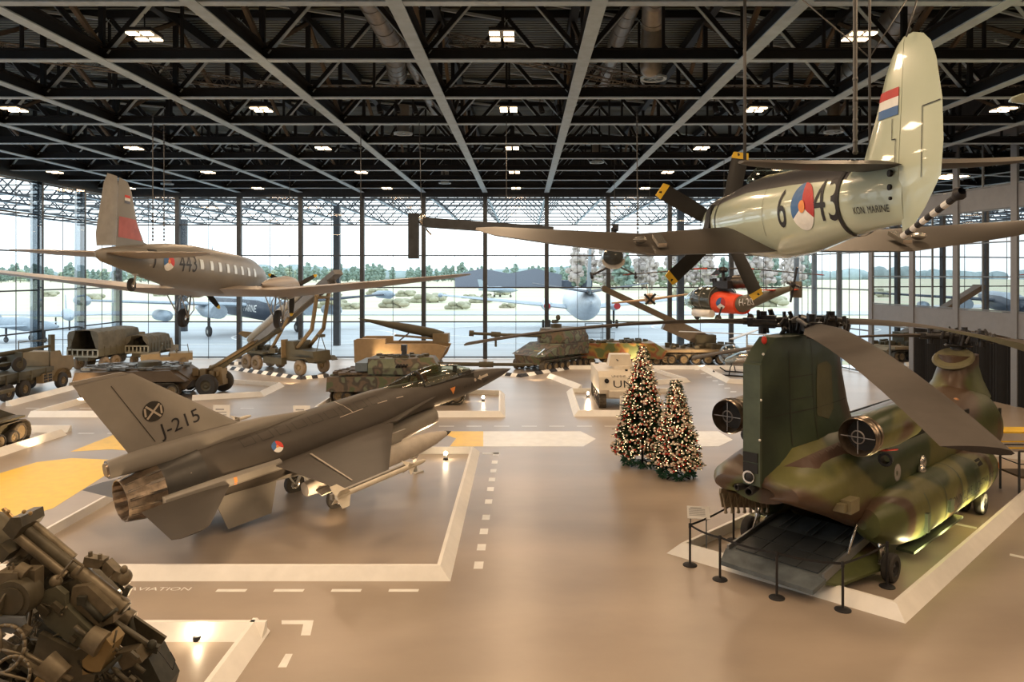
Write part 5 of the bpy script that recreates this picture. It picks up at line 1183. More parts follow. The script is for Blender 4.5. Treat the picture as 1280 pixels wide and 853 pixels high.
# --- broad tracked hull behind the jet's tail
e = empty('tracked_carrier', (-22.2, 42.2, 0), (0, 0, radians(-88)), 'low tracked carrier mostly hidden behind the tail of the jet fighter', 'military vehicle')
for s in (-1, 1): track_unit(e, s*1.15, -2.4, 2.3, .85, .36, 5, .32)
mb = MB(); hull_prism(mb, [(-3.1, .6), (-2.9, 1.55), (2.4, 1.6), (3.3, .95), (2.9, .45), (-2.6, .4)], -.95, .95); hull_prism(mb, [(-3.1, .9), (-2.9, 1.5), (2.3, 1.58), (3.2, .98)], .95, 1.5); hull_prism(mb, [(-3.1, .9), (-2.9, 1.5), (2.3, 1.58), (3.2, .98)], -1.5, -.95); mb.build('hull', mat('hull_brown', (.10, .07, .042), .55, 0, .1), e)
mb = MB(); clutter(mb, -1.3, 1.3, -2.8, 2.6, 1.58, 60, 4, .5, .22)
for x in (-1.2, -.4, .5, 1.3): mb.bar((x, -2.7, 1.72), (x, 2.2, 1.72), .05, .05)
mb.build('deck_fittings', mat('deck_metal', (.16, .16, .15), .35, .5, .4, 9), e)
mb = MB(); mb.lathe((0, .5, 1.6), (0, 0, 1), [(0, .7), (.35, .62), (.4, .3), (.4, 0)], 18); mb.build('turret', M_od, e)
# --- partly seen tank at the left edge
e = empty('battle_tank', (-22.15, 27.4, 0), (0, 0, 0), 'olive tank cut off by the left edge with only its tracks showing', 'military vehicle')
for s in (-1, 1): track_unit(e, s*1.3, -2.9, 2.6, 1.0, .42, 7, .31)
mb = MB(); hull_prism(mb, [(-3.2, .5), (-3.2, 1.5), (1.8, 1.6), (3.1, 1.05), (2.7, .5)], -1.05, 1.05); mb.bb((1.05, -3.2, 1.12), (1.6, 2.6, 1.2)); mb.bb((-1.6, -3.2, 1.12), (-1.05, 2.6, 1.2)); mb.build('hull', M_od, e)
mb = MB(); mb.lathe((0, -.2, 1.55), (0, 0, 1), [(0, 1.2), (.5, 1.1), (.75, .7), (.8, 0)], 24); mb.tube((0, .8, 1.95), (0, 4.2, 2.0), .1, .08, 12); mb.build('turret', M_od, e)
# --- towed howitzer with raised long barrel
hp = fl(259, 496)
e = empty('towed_howitzer', hp+V((.05, .95, 0)), (0, 0, radians(-94)), 'towed howitzer with its long barrel raised in front of the rocket truck', 'gun')
for s in (-1, 1): mb = MB(); wheel(mb, (s*.95-.0, 0, .64), .64, .36, hub=.5, n=24); mb.build('wheel', [M_rubber, M_od], e)
mb = MB(); d = V((0, 1, .60)).normalized(); b0 = V((0, -.9, .9))
mb.tube(b0, b0+d*2.0, .24, .2, 14); mb.tube(b0+d*2, b0+d*5.4, .15, .10, 14); mb.tube(b0+d*5.3, b0+d*5.7, .15, n=12); mb.build('barrel', M_od, e)
mb = MB(); mb.tube(b0+V((.25, .3, .35)), b0+V((.25, .3, .35))+d*3.6, .1, n=10); mb.tube(b0+V((-.25, .3, .35)), b0+V((-.25, .3, .35))+d*3.6, .1, n=10); mb.build('recoil_cylinder', M_odt, e)
mb = MB(); mb.bb((-.8, -.3, .5), (.8, .4, .8)); mb.prism([(0, -.8, .6), (0, .6, .6), (0, .5, 1.6), (0, -.2, 1.7)], (.5, 0, 0)); mb.box((0, -1.1, .95), (.6, .6, .55)); clutter(mb, -.5, .5, -1.1, .5, 1.1, 16, 9, .35, .5); mb.build('carriage', M_odt, e)
# --- rocket launcher truck
ea = fl(379, 471); er = fl(307, 462)
e = empty('rocket_launcher_truck', (ea+er)/2+V((.5, 1.0, 0)), (0, 0, radians(-125)), 'six wheeled truck with a raised rocket launching rail behind the howitzer', 'military vehicle')
truck_wheels(e, [(s*1.0, y) for s in (-1, 1) for y in (-3.1, -1.9, 3.0)], .56, .34, M_tan_tyre)
mb = MB(); mb.bb((-.45, -3.9, .85), (.45, 4.0, 1.1)); mb.bb((-1.0, -3.8, 1.2), (1.0, -1.2, 1.35)); mb.bb((.75, -.9, .65), (1.2, 1.2, 1.1)); mb.bb((-1.2, -.9, .65), (-.75, 1.2, 1.1)); clutter(mb, -.9, .9, -3.6, 1.0, 1.35, 26, 5, .5, .4); mb.build('chassis', M_od, e)
mb = MB(); hull_prism(mb, [(1.1, 1.0), (1.1, 2.3), (1.9, 2.3), (2.1, 1.75), (4.0, 1.7), (4.1, 1.0)], -.75, .75); mb.build('bonnet', M_od, e)
mb = MB()
for s in (-1, 1): mb.bar((s*1.0, 2.2, 1.25), (s*1.0, 3.9, 1.25), .5, .06); mb.bar((s*1.0, 3.9, 1.25), (s*1.0, 4.2, 1.0), .5, .06)
mb.build('mudguard', M_od, e)
mb = MB(); mb.bb((-1.1, 1.0, 1.05), (-.55, 1.06, 2.4)); mb.bb((.55, 1.0, 1.05), (1.1, 1.06, 2.4)); mb.build('cab_door', M_odt, e)
mb = MB(); mb.tube((.6, 4.0, 1.1), (.15, 4.0, 2.7), .03, n=6); mb.tube((-.6, 4.0, 1.1), (.0, 4.0, 2.7), .03, n=6); mb.bb((-.2, 3.85, 2.65), (.3, 4.15, 2.85)); mb.build('rail_rest', M_od, e)
mb = MB(); ra, rb = V((0, -3.4, 1.75)), V((0, 5.0, 6.6)); 
for s in (-.32, .32): mb.bar(ra+V((s, 0, 0)), rb+V((s, 0, 0)), .14, .5)
mb.bar(ra+V((0, 0, .2)), rb+V((0, 0, .2)), .5, .08); mb.bar(rb-V((0, 1.6, .75)), rb+V((0, .7, .55)), .75, .35)
mb.build('launching_rail', mat('rail_grey', (.17, .17, .17), .45), e)
mb = MB(); mb.path([(.5, 2.0, 1.8), (.5, 3.6, 3.2), (.5, 4.2, 5.9)], .14, 8); mb.path([(-.5, 2.0, 1.8), (-.5, 3.6, 3.2), (-.5, 4.2, 5.9)], .14, 8); mb.tube((-.5, 4.2, 5.4), (.5, 4.2, 5.4), .1, n=8); mb.tube((.6, -1.0, 1.3), (.4, .9, 3.9), .12, n=10); mb.build('rail_support', M_odt, e)
rk = empty('artillery_rocket', e.location, e.rotation_euler, 'thick grey rocket lying on the raised launching rail', 'rocket')
mb = MB(); dd = (rb-ra).normalized(); o = ra+V((0, 0, .75))-dd*1.0
mb.lathe(o, dd, [(0, .22), (.5, .34), (3.2, .36), (3.4, .38), (5.2, .38), (6.5, .2), (7.1, .02)], 18); rb_ = mb.build('rocket_body', mat('rocket_grey', (.3, .28, .24), .4), rk)
mb = MB(); sd = dd.cross(V((1, 0, 0))).normalized()
for k in range(4): a = pi/4+k*pi/2; n_ = V((1, 0, 0))*cos(a)+sd*sin(a); mb.prism([o+n_*.3, o+dd*.9+n_*.33, o+dd*.3+n_*.95, o-dd*.1+n_*.95], dd.cross(n_)*.04)
mb.build('rocket_fin', M_odt, rk)
# --- battle tank behind the jet's nose
e = empty('camouflaged_tank', (-6.7, 40.6, 0), (0, 0, radians(-91)), 'camouflaged battle tank with a long gun behind the nose of the jet fighter', 'military vehicle')
for s in (-1, 1): track_unit(e, s*1.45, -3.2, 3.1, .9, .55, 7, .34)
mb = MB(); hull_prism(mb, [(-3.85, .6), (-3.8, 1.55), (-2.0, 1.62), (2.3, 1.55), (3.8, 1.1), (3.3, .5), (-3.4, .4)], -1.2, 1.2)
for s in (-1, 1): hull_prism(mb, [(-3.85, .72), (-3.8, 1.5), (2.3, 1.5), (3.7, 1.1), (3.6, .72)], s*1.2, s*1.78)
mb.build('hull', M_camo, e)
mb = MB(); clutter(mb, -1.5, 1.5, -3.6, -1.7, 1.58, 44, 8, .5, .14); mb.build('engine_deck_grille', mat('deck_brown', (.11, .085, .06), .6, 0, .4, 8), e)
mb = MB(); T_ = [(-1.9, 1.3), (-2.0, -1.3), (0, 0)]
lo = [(-1.35, -1.7), (1.35, -1.7), (1.5, .6), (.75, 2.0), (-.75, 2.0), (-1.5, .6)]; hi = [(-1.15, -1.75), (1.15, -1.75), (1.2, .4), (.5, 1.7), (-.5, 1.7), (-1.2, .4)]
mb.loft([[(x, y, 1.6) for x, y in lo], [(x*1.02, y, 1.95) for x, y in lo], [(x, y, 2.42) for x, y in hi]], 0, False); tu = mb.build('turret', M_camo, e)
mb = MB(); mb.bb((-1.3, -2.4, 1.75), (1.3, -1.75, 2.2)); mc = MB(); clutter(mc, -1, 1, -1.5, 1.2, 2.42, 18, 21, .4, .14); mc.build('turret_fittings', M_od, tu); mb.build('turret_basket', mat('bluish_grey', (.13, .16, .18), .5), tu)
mb = MB(); mb.lathe((.45, .1, 2.42), (0, 0, 1), [(0, .26), (.15, .24), (.18, .15), (.42, .15), (.46, 0)], 14); mb.box((.45, .1, 2.95), (.32, .3, .34)); mb.build('commander_sight', M_steel, tu)
mb = MB(); mb.tube((0, 1.7, 2.0), (0, 4.2, 1.98), .12, .11, 14); mb.tube((0, 4.2, 1.98), (0, 5.0, 1.98), .16, n=14); mb.tube((0, 5.0, 1.98), (0, 7.2, 1.97), .09, n=14); mb.build('gun_barrel', M_od, tu)
mb = MB()
for k in range(4):
    for s in (-1, 1): mb.tube((s*1.35, -.2+k*.16, 1.95), (s*1.7, 0+k*.16, 2.15), .06, n=8)
mb.build('smoke_discharger', M_black, tu)
# --- missile carrier by the windows
e = empty('missile_carrier', (-8.7, 52.5, 0), (0, 0, radians(-92)), 'sand coloured tracked missile carrier by the windows with a missile tilted up', 'military vehicle')
for s in (-1, 1): track_unit(e, s*1.15, -2.4, 2.3, .8, .38, 5, .3)
mb = MB(); hull_prism(mb, [(-3.2, .8), (-3.25, 2.35), (-3.0, 2.45), (-1.0, 2.45), (-1.0, 2.1), (2.5, 2.1), (3.3, 1.9), (3.0, 1.2), (2.4, .5), (-2.9, .5)], 1.05, 1.35); hull_prism(mb, [(-3.2, .8), (-3.25, 2.35), (-3.0, 2.45), (-1.0, 2.45), (-1.0, 2.1), (2.5, 2.1), (3.3, 1.9), (3.0, 1.2), (2.4, .5), (-2.9, .5)], -1.35, -1.05); hull_prism(mb, [(-3.2, .5), (-3.2, 2.3), (-2.2, 2.3), (-2.2, 1.2), (2.3, 1.2), (3.2, 1.8), (2.4, .5)], -1.05, 1.05); mb.build('hull', mat('sand_hull', (.32, .23, .13), .55), e)
mb = MB(); mb.bar((0, 3.1, 2.3), (0, -.6, 2.6), .5, .12); mb.tube((0, -.3, 2.2), (0, .4, 2.75), .05, n=8); mb.bb((-.5, 2.2, 2.1), (.5, 3.3, 2.75)); mb.build('launch_rail', M_odt, e)
ms = empty('ballistic_missile', e.location, e.rotation_euler, 'dark olive pointed missile tilted above the sand coloured carrier', 'missile')
mb = MB(); mb.lathe((0, 2.9, 2.62), (0, -1, .19), [(0, .25), (.8, .34), (2.6, .33), (4.2, .22), (5.6, .1), (6.3, .01)], 18); mb.build('missile_body', M_od, ms)
# --- self-propelled howitzer
e = empty('self_propelled_howitzer', (2.2, 54.6, 0), (0, 0, radians(137)), 'camouflaged self-propelled howitzer beside the windows, gun pointing left', 'military vehicle')
for s in (-1, 1): track_unit(e, s*1.3, -2.5, 2.4, .85, .4, 7, .3)
mb = MB(); hull_prism(mb, [(-3.0, .6), (-3.0, 1.9), (.9, 1.9), (3.1, 1.15), (2.8, .5)], -1.1, 1.1); 
for s in (-1, 1): hull_prism(mb, [(-3.0, 1.0), (-3.0, 1.9), (.9, 1.9), (2.9, 1.15)], s*1.1, s*1.55)
mb.build('hull', M_camo, e)
mb = MB(); lo = [(-1.3, -2.6), (1.3, -2.6), (1.35, .3), (.6, .9), (-.6, .9), (-1.35, .3)]; mb.loft([[(x, y, 1.92) for x, y in lo], [(x, y, 2.3) for x, y in lo], [(x*.78, y*.9, 2.95) for x, y in lo]], 0, False); tu = mb.build('turret', M_camo, e)
mb = MB(); mb.tube((.3, .6, 2.4), (2.2, 2.6, 2.48), .14, .12, 12); mb.tube((2.2, 2.6, 2.48), (4.0, 4.4, 2.6), .11, n=12); mb.tube((4.0, 4.4, 2.6), (4.25, 4.65, 2.62), .22, n=12); mb.tube((2.6, 3.0, 2.5), (3.1, 3.5, 2.54), .2, n=12); mb.bar((2.9, 3.2, 1.6), (2.9, 3.2, 2.5), .12, .12); mb.build('gun_barrel', M_od, tu)
mb = MB(); mb.lathe((.5, -.9, 2.95), (0, 0, 1), [(0, .45), (.25, .42), (.3, 0)], 14); mb.tube((.5, -.7, 3.45), (-.3, .2, 3.5), .04, n=6); mb.ell((.3, -.9, 3.7), (.22, .1, .22), 12, 8); mb.box((.5, -.8, 3.4), (.25, .5, .25)); mb.build('cupola', M_od, tu)
mb = MB(); mb.bb((-.9, 2.2, 1.3), (-.1, 2.26, 1.45)); mb.build('yellow_tow_plate', M_yellow, e)
mb = MB(); mb.bar((-.9, 2.0, 1.6), (-.9, 2.75, 1.25), .12, .05); mb.ell((-1.2, 2.6, 1.25), (.12, .1, .12)); mb.ell((1.2, 2.6, 1.25), (.12, .1, .12)); mb.build('headlamp', M_chrome, e)
# --- white armoured carrier
e = empty('white_armoured_carrier', (5.25, 40.1, 0), (0, 0, pi), 'white armoured personnel carrier lettered UN left of the Christmas trees', 'military vehicle')
M_un = mat('un_white', (.66, .60, .50), .5, 0, .06)
for s in (-1, 1): track_unit(e, s*1.15, -2.0, 1.9, .75, .36, 5, .3)
mb = MB(); hull_prism(mb, [(-2.4, .55), (-2.4, 1.85), (1.5, 1.85), (2.15, 1.62), (2.45, 1.0), (2.1, .5)], -.95, .95)
for s in (-1, 1): hull_prism(mb, [(-2.4, .8), (-2.4, 1.85), (1.5, 1.85), (2.15, 1.62), (2.4, 1.0), (2.35, .8)], s*.95, s*1.35)
hu = mb.build('hull', M_un, e)
mb = MB(); mb.lathe((-.1, .1, 1.85), (0, 0, 1), [(0, .62), (.16, .6), (.18, .4)], 20); lo = [(-.65, -.5), (.65, -.5), (.65, .5), (-.65, .5)]; mb.loft([[(x, y, 2.0) for x, y in lo], [(x*.82, y*.82, 2.62) for x, y in lo]], 0, False); mb.build('cupola', M_un, e)
mb = MB(); mb.prism([(0, 2.47, .62), (0, 2.53, .95), (0, 2.3, 1.1), (0, 2.28, .7)], (1.7, 0, 0)); mb.bar((-1.3, 2.2, 1.12), (1.3, 2.2, 1.12), .05, .05); mb.build('trim_vane', M_un, e)
mb = MB(); mb.tube((.2, .4, 2.35), (.2, 1.0, 2.35), .03, n=8); clutter(mb, -1.1, 1.1, -2.0, 1.4, 1.86, 14, 31, .3, .12); mb.build('roof_fittings', M_hub, e)
mb = MB()
for s in (-1, 1): mb.lathe((s*.95, 2.2, 1.45), (0, 1, 0), [(0, .12), (.12, .12), (.14, 0)], 12)
mb.build('headlamp', M_black, e)
fu = lambda nm, fig, o, m, **k: decal(nm, hu, fig[0], fig[1], o, (-1, 0, 0), (0, -.35, 1), m, e, **k)
fu('lettering', text2('UN', .55, 1.35), (.1, 2.35, 1.28), M_blk, reach=2); fu('lettering', text2('UNMHF', .2, 1.1), (.3, 2.15, 1.68), M_blk, reach=2)
decal('lettering', hu, *text2('UN', .5, 1), (-.5, 3, .76), (-1, 0, 0), (0, 0, 1), M_blk, e, reach=5); decal('yellow_disc', hu, *disc2(.12), (.45, 3, .8), (-1, 0, 0), (0, 0, 1), M_yellow, e, reach=5)
# --- long camouflaged carrier + bridge layer hull
e = empty('camouflaged_carrier', (7.4, 56.6, 0), (0, 0, radians(-90)), 'camouflaged tracked carrier side on behind the white armoured carrier', 'military vehicle')
for s in (-1, 1): track_unit(e, s*1.1, -2.8, 2.7, .75, .36, 5, .3)
mb = MB(); hull_prism(mb, [(-3.6, .6), (-3.3, 1.75), (2.6, 1.75), (3.5, 1.15), (3.1, .55)], -1.35, 1.35); mb.build('hull', camo('autumn_camo', [(.10, .13, .05), (.26, .18, .05), (.22, .08, .04), (.16, .17, .07)], 1.1, .6, (4, 4, 0), .05), e)
mb = MB(); clutter(mb, -1.2, 1.2, -3.0, 2.6, 1.75, 40, 41, .4, .22); mb.tube((1.2, -2.8, 1.9), (1.2, 1.5, 1.85), .05, n=6); mb.build('deck_fittings', M_od, e)
e = empty('bridge_boom_tank', (13.6, 57.4, 0), (0, 0, radians(-90)), 'turretless tank hull with a long slab boom raised to the left', 'military vehicle')
for s in (-1, 1): track_unit(e, s*1.3, -2.7, 2.9, .85, .45, 6, .38)
mb = MB(); hull_prism(mb, [(-3.4, .6), (-3.3, 1.2), (3.2, 1.25), (3.6, .9), (3.1, .5)], -1.05, 1.05); mb.bb((-1.6, -3.3, 1.0), (1.6, 3.3, 1.22)); mb.build('hull', mat('tan_hull', (.27, .21, .13), .55), e)
mb = MB(); clutter(mb, -1.3, 1.3, -2.5, 2.9, 1.25, 40, 51, .5, .4); mb.build('deck_fittings', M_od, e); mb = MB(); mb.tube((-.3, .2, 1.2), (-.3, .2, 2.3), .3, n=12); mb.box((0, .6, 1.7), (1.2, 1.6, 1.1)); mb.build('boom_winch', M_od, e)
mb = MB(); mb.bar((0, 1.4, 1.75), (0, -7.4, 5.9), .8, .45); mb.bar((0, .6, 1.6), (0, -2.6, 3.0), .9, .7); mb.tube((-.5, -7.3, 5.9), (.5, -7.3, 5.9), .22, n=12); mb.build('raised_boom', mat('boom_brown', (.10, .08, .06), .5), e)
# ================================================================== smaller hanging aircraft and their cables
M_orr = mat('rescue_red', (.80, .09, .04), .4); M_ag = mat('alouette_green', (.14, .13, .10), .45); M_bub = glass('bubble_glass', (.75, .82, .85), .16)
e = empty('red_panel_helicopter', (11.6, 43.2, 4.2), (0, 0, radians(27)), 'hanging helicopter with orange-red side panels below the naval fighter', 'helicopter')
S1 = 1.0
mb = MB(); mb.fus([(1.4, 1.15, .85, .62, .55, 2.4), (.9, 1.15, .98, .75, .6, 2.5), (-.2, 1.1, .98, .78, .65, 2.6), (-.3, 1.08, .96, .72, .62, 2.6)], 20); mb.build('cabin', mat('cabin_dark_glass', (.06, .065, .055), .15, coat=.4), e)
mb = MB(); mb.fus([(2.6, .95, .12, .1, .1), (2.4, .98, .5, .35, .32), (2.0, 1.05, .75, .52, .45, 2.2), (1.4, 1.15, .86, .63, .56, 2.4)], 20, caps=False); mb.build('bubble_nose', M_bub, e)
mb = MB()
for y_, w_, u_, d_ in ((1.42, .87, .64, .57), (.5, .99, .77, .62), (-.28, .98, .76, .64)): mb.fus([(y_+.04, 1.13, w_, u_, d_, 2.5), (y_-.04, 1.13, w_, u_, d_, 2.5)], 24, caps=False)
mb.fus([(1.4, .62, .80, .12, .06, 3), (-.3, .58, .92, .14, .08, 3)], 16); mb.build('cabin_frame', M_ag, e)
mb = MB(); mb.fus([(-.3, 1.02, .9, .6, .56, 2.6), (-1.8, .95, .62, .48, .5, 2.4)], 20); eb = mb.build('side_panel_body', M_orr, e)
mb = MB(); mb.fus([(-1.8, 1.0, .52, .42, .45), (-3.6, 1.45, .28, .26, .25), (-5.2, 1.85, .12, .12, .12)], 16); bm_ = mb.build('tail_boom', M_ag, e)
mb = MB(); mb.bar((-1.4, -4.1, 1.75), (1.4, -4.1, 1.75), .45, .05, (0, 0, 1)); mb.build('tailplane', M_orr, e)
for s in (-1, 1): mb = MB(); mb.fus([(-3.75, 1.75, .04, .4, .4, 2, s*1.4), (-4.5, 1.75, .04, .4, .4, 2, s*1.4)], 12); mb.build('end_plate_fin', M_ag, e)
mb = MB(); mb.box((.15, -5.2, 2.0), (.05, .1, 1.7), (.25, 0, 0)); mb.box((.15, -5.2, 2.0), (.05, .9, .1), (.25, 0, 0)); mb.ell((.1, -5.2, 2.0), (.12, .15, .15), 10, 6); mb.build('tail_rotor', M_hub, e)
e.scale = (1.12, 1.05, 1.12)
mb = MB(); mb.tube((0, -.3, 1.8), (0, -.3, 2.9), .09, n=10); mb.lathe((0, -.3, 2.6), (0, 0, 1), [(0, .2), (.1, .28), (.25, .22), (.3, 0)], 14); mb.box((0, -.5, 1.95), (.8, 1.2, .4)); clutter(mb, -.4, .4, -1.2, .3, 2.1, 10, 3, .3, .3); mb.build('rotor_mast', M_hub, e)
mb = MB(); mb.lathe((.1, -.7, 2.1), (.5, -1, .05), [(0, .2), (.3, .36), (1.1, .36), (1.1, .28), (.4, .2)], 16); mb.build('engine_exhaust', M_nozd, e)
for k, a in enumerate((153, -27, 55)):
    a = radians(a); d = V((cos(a), sin(a), 0)); q = V((-d.y, d.x, 0)); o = V((0, -.3, 2.8)); mb = MB()
    mb.wing([(o+d*.3+q*.1, o+d*.3-q*.1, .08), (o+d*1.2+q*.22, o+d*1.2-q*.25, .09), (o+d*5.4+q*.22-V((0, 0, .35)), o+d*5.4-q*.25-V((0, 0, .35)), .06)], 6); bl_ = mb.build('rotor_blade', M_blade, e)
    mb = MB(); mb.bar(o+d*.9, o+d*1.6-V((0, 0, .02)), .4, .07); mb.bar(o+d*5.0-V((0, 0, .31)), o+d*5.35-V((0, 0, .34)), .38, .05); mb.build('red_blade_band', M_orr, bl_)
for x, y in ((0, 1.9), (-1.1, -1.2), (1.1, -1.2)): mb = MB(); wheel(mb, (x, y, .22), .22, .14, n=16); mb.tube((x, y, .25), (x*.7, y*.9, .8), .05, n=6); mb.build('landing_wheel', [M_rubber, M_ag], e)
mb = MB(); mb.fus([(.9, .45, .2, .2, .2, 2, -1.0), (-.6, .45, .2, .2, .2, 2, -1.0)], 10); mb.build('side_float', M_white, e)
decal('lettering', bm_, *text2('H-20', .5, .9), (-3, -2.5, 1.1), (0, -1, .1), (0, 0, 1), M_whitep, e)
for nm, a0, a1, m in (('roundel_red', -30, 90, M_dred), ('roundel_white', 210, 330, M_whitep), ('roundel_blue', 90, 210, M_bluep)): decal(nm, eb, *disc2(.3, a0, a1, 8), (-3, -1.0, 1.0), (0, -1, 0), (0, 0, 1), m, e)
# light observation helicopter seen end on
e = empty('observation_helicopter', at(768, 345, 43), (0, 0, radians(170)), 'small hanging observation helicopter seen end on with straight skids', 'helicopter')
mb = MB(); mb.fus([(1.5, .95, .15, .15, .15), (1.2, .95, .5, .45, .4), (.5, 1.0, .62, .6, .5), (-.3, 1.0, .5, .5, .45), (-.6, 1.0, .3, .3, .3)], 18); mb.build('cabin', mat('dark_glass', (.04, .045, .045), .15), e)
mb = MB(); mb.fus([(.9, .75, .58, .3, .42), (-.5, .75, .45, .3, .4), (-3.8, 1.4, .1, .1, .1)], 14); mb.build('belly_and_boom', M_strut, e)
mb = MB()
for s in (-1, 1): mb.path([(s*1.1, 1.4, .15), (s*1.1, 1.2, .02), (s*1.1, -1.2, .02)], .05, 6); mb.path([(s*1.1, .6, .05), (s*.3, .6, .45)], .04, 6); mb.path([(s*1.1, -.6, .05), (s*.3, -.6, .45)], .04, 6); mb.ell((s*1.1, .6, -.06), (.1, .1, .1), 8, 6)
mb.bar((-1.15, .6, .12), (1.15, .6, .12), .04, .04); mb.build('landing_skids', M_hub, e)
mb = MB(); mb.box((0, -.4, 1.35), (.7, .8, .5)); mb.tube((0, -.3, 1.4), (0, -.3, 2.5), .06, n=8); mb.tube((0, -.3, 2.3), (0, -.3, 2.5), .2, n=10); clutter(mb, -.4, .4, -.8, 0, 1.6, 8, 13, .25, .25); mb.build('engine_and_mast', M_hub, e)
mb = MB(); mb.bar((-.05, -.3, 2.42), (-.3, 5.1, 2.3), .3, .04); mb.bar((.05, -.3, 2.42), (.3, -5.5, 2.3), .3, .04); mb.build('rotor_blade', M_blade, e); e.scale = (1.15, 1.15, 1.15)
# small target aircraft
e = empty('target_drone', at(812, 374, 47), ypr(172, 0, 7), 'small tan straight winged drone hung between the two helicopters', 'aircraft')
M_dr = mat('drone_tan', (.62, .44, .28), .5)
mb = MB(); mb.fus([(1.0, 0, .28, .3, .3, 3), (.2, 0, .34, .38, .34, 3), (-1.2, .05, .2, .24, .2), (-2.6, .1, .07, .1, .07)], 14); mb.build('body', M_dr, e)
for s in (-1, 1):
    mb = MB(); mb.wing([((s*.1, .5, -.0), (s*.1, -.7, -.12), .2), ((s*2.45, .25, .05), (s*2.45, -.5, -.04), .1)], 8); mb.build('wing', M_dr, e)
    mb = MB(); mb.wing([((s*.05, -2.0, .1), (s*.05, -2.5, .1), .06), ((s*.75, -2.2, .1), (s*.75, -2.5, .1), .03)], 6); mb.build('tailplane', M_dr, e)
mb = MB(); mb.wing([((0, -1.9, .1), (0, -2.6, .1), .05, nx), ((0, -2.3, .85), (0, -2.6, .85), .03, nx)], 6); mb.build('tail_fin', M_dr, e)
mb = MB()
for a in (50, 140): a = radians(a); d = V((cos(a), 0, sin(a))); mb.bar(V((0, 1.08, 0))-d*.42, V((0, 1.08, 0))+d*.5, .06, .14)
mb.ell((0, 1.08, 0), (.09, .12, .09), 10, 6); mb.build('propeller', M_hub, e)
# dark beam with a turned down end hanging in front of the back glazing
e = empty('hanging_rotor_beam', at(528, 271, 32), label='dark slab beam with a downturned end hung before the back glazing', cat='hanging beam')
mb = MB(); mb.bar((.05, 0, -.25), (5.75, .6, -.62), .5, .42); mb.build('beam_arm', M_steel, e)
mb = MB(); mb.box((-.38, 0, -.85), (.46, .3, 2.0)); mb.build('downturned_arm', M_steel, e)
mb = MB(); mb.ell((-.02, 0, -.1), (.18, .2, .26), 12, 8); mb.path([(-.05, 0, 0), (.2, 0, -.6), (.4, 0, -.8)], .04, 6); mb.build('hinge', M_chrome, e)
# silver bubble helicopter on the floor behind the pylon
e = empty('bubble_helicopter', fl(930, 469), (0, 0, radians(62)), 'silver bubble nosed helicopter standing behind the tall tail pylon', 'helicopter')
mb = MB(); mb.ell((0, .9, 1.35), (.78, .85, .75), 20, 14); mb.build('bubble_canopy', M_bub, e)
mb = MB(); mb.fus([(1.2, .9, .5, .25, .3), (.2, 1.1, .6, .55, .5), (-.8, 1.15, .5, .55, .45), (-1.4, 1.2, .25, .3, .3), (-5.4, 1.6, .08, .08, .08)], 16); mb.build('body', M_chrome, e)
mb = MB()
for s in (-1, 1): mb.path([(s*1.05, 1.9, .3), (s*1.05, 1.5, .05), (s*1.05, -1.2, .05)], .05, 6)
for y in (.8, -.7): mb.path([(-1.05, y, .05), (-.6, y, .55), (0, y, .7), (.6, y, .55), (1.05, y, .05)], .04, 6)
mb.build('landing_skids', M_black, e)
mb = MB(); mb.tube((0, -.2, 1.6), (0, -.2, 2.9), .06, n=8); mb.bar((-.1, -4.9, 2.85), (.1, 4.6, 2.85), .28, .05); mb.bar((-4.9, -.2, 2.88), (4.6, -.2, 2.88), .28, .05); mb.box((0, -.6, 1.9), (.7, .8, .4)); mb.build('rotor', M_strut, e)
# wing tip of a further hanging aircraft at the right edge
e = empty('hanging_wing', at(1268, 121, 13), label='pale green tip of a further hanging wing at the upper right edge', cat='aircraft')
mb = MB(); mb.wing([((0, .1, 0), (0, -.2, 0), .03), ((.12, .35, .0), (.12, -.4, 0), .12), ((.6, .6, .02), (.6, -.7, 0), .22), ((3.0, .8, .1), (3.0, -1.2, .08), .35)], 10); mb.build('wing_tip', M_sky, e)
# cables
def cable(a, b, label, r=.02, chain=False, group=None):
    mb = MB(); a, b = V(a), V(b)
    mb.tube(a, b, r, n=8, caps=True)
    if chain:
        L = (b-a).length; d = (b-a).normalized(); k = 0
        while k*.16 < min(1.2, L*.3):
            mb.ell(a+d*k*.16, (.045, .02 if k % 2 else .045, .05), 8, 6); mb.ell(b-d*k*.16, (.045, .045 if k % 2 else .02, .05), 8, 6); k += 1
    o = mb.build('hanging_cable', M_cable, None); tag(o, label, 'cable', group); return o
def top_at(px, Y): return V(((px-CX)*Y/F_PX, Y, ZC-.02))
cable(top_at(1069, 11.2), at(1069, 190, 11.2), 'thick rod and chain holding the naval fighter ahead of its fin', .035, True)
cable(top_at(1087, 12), at(1087, 192, 12), 'thinner rod beside the chain ahead of the green fin', .022)
cable(at(1087, 72, 12), at(1000, -3, 12), 'wire slanting up left from the ring ahead of the green fin', .012)
cable(at(1087, 72, 12), at(1135, -3, 12), 'wire slanting up right from the ring ahead of the green fin', .012)
cable(top_at(931, 15.5), at(931, 200, 15.5), 'dark rod holding the naval fighter cockpit section', .035, False)
cable(top_at(796, 30), at(797, 300, 30), 'long chain coming down through the middle of the hall', .02, True)
cable(at(1133, 46, 9.95), at(1146, 0, 9.95), 'wire rising from the top of the green fin', .012)
for px, y0, y1, Y, lab in ((191, 248, 300, 31, 'chain holding the transport plane behind its fin'), (205, 248, 300, 33, 'second chain behind the fin of the transport plane'), (362, 240, 350, 46, 'cable to the right engine of the transport plane'), (451, 140, 250, 34, 'thin cable left of the middle roof bay')): cable(top_at(px, Y), at(px, y1, Y), lab, .02, px < 300)
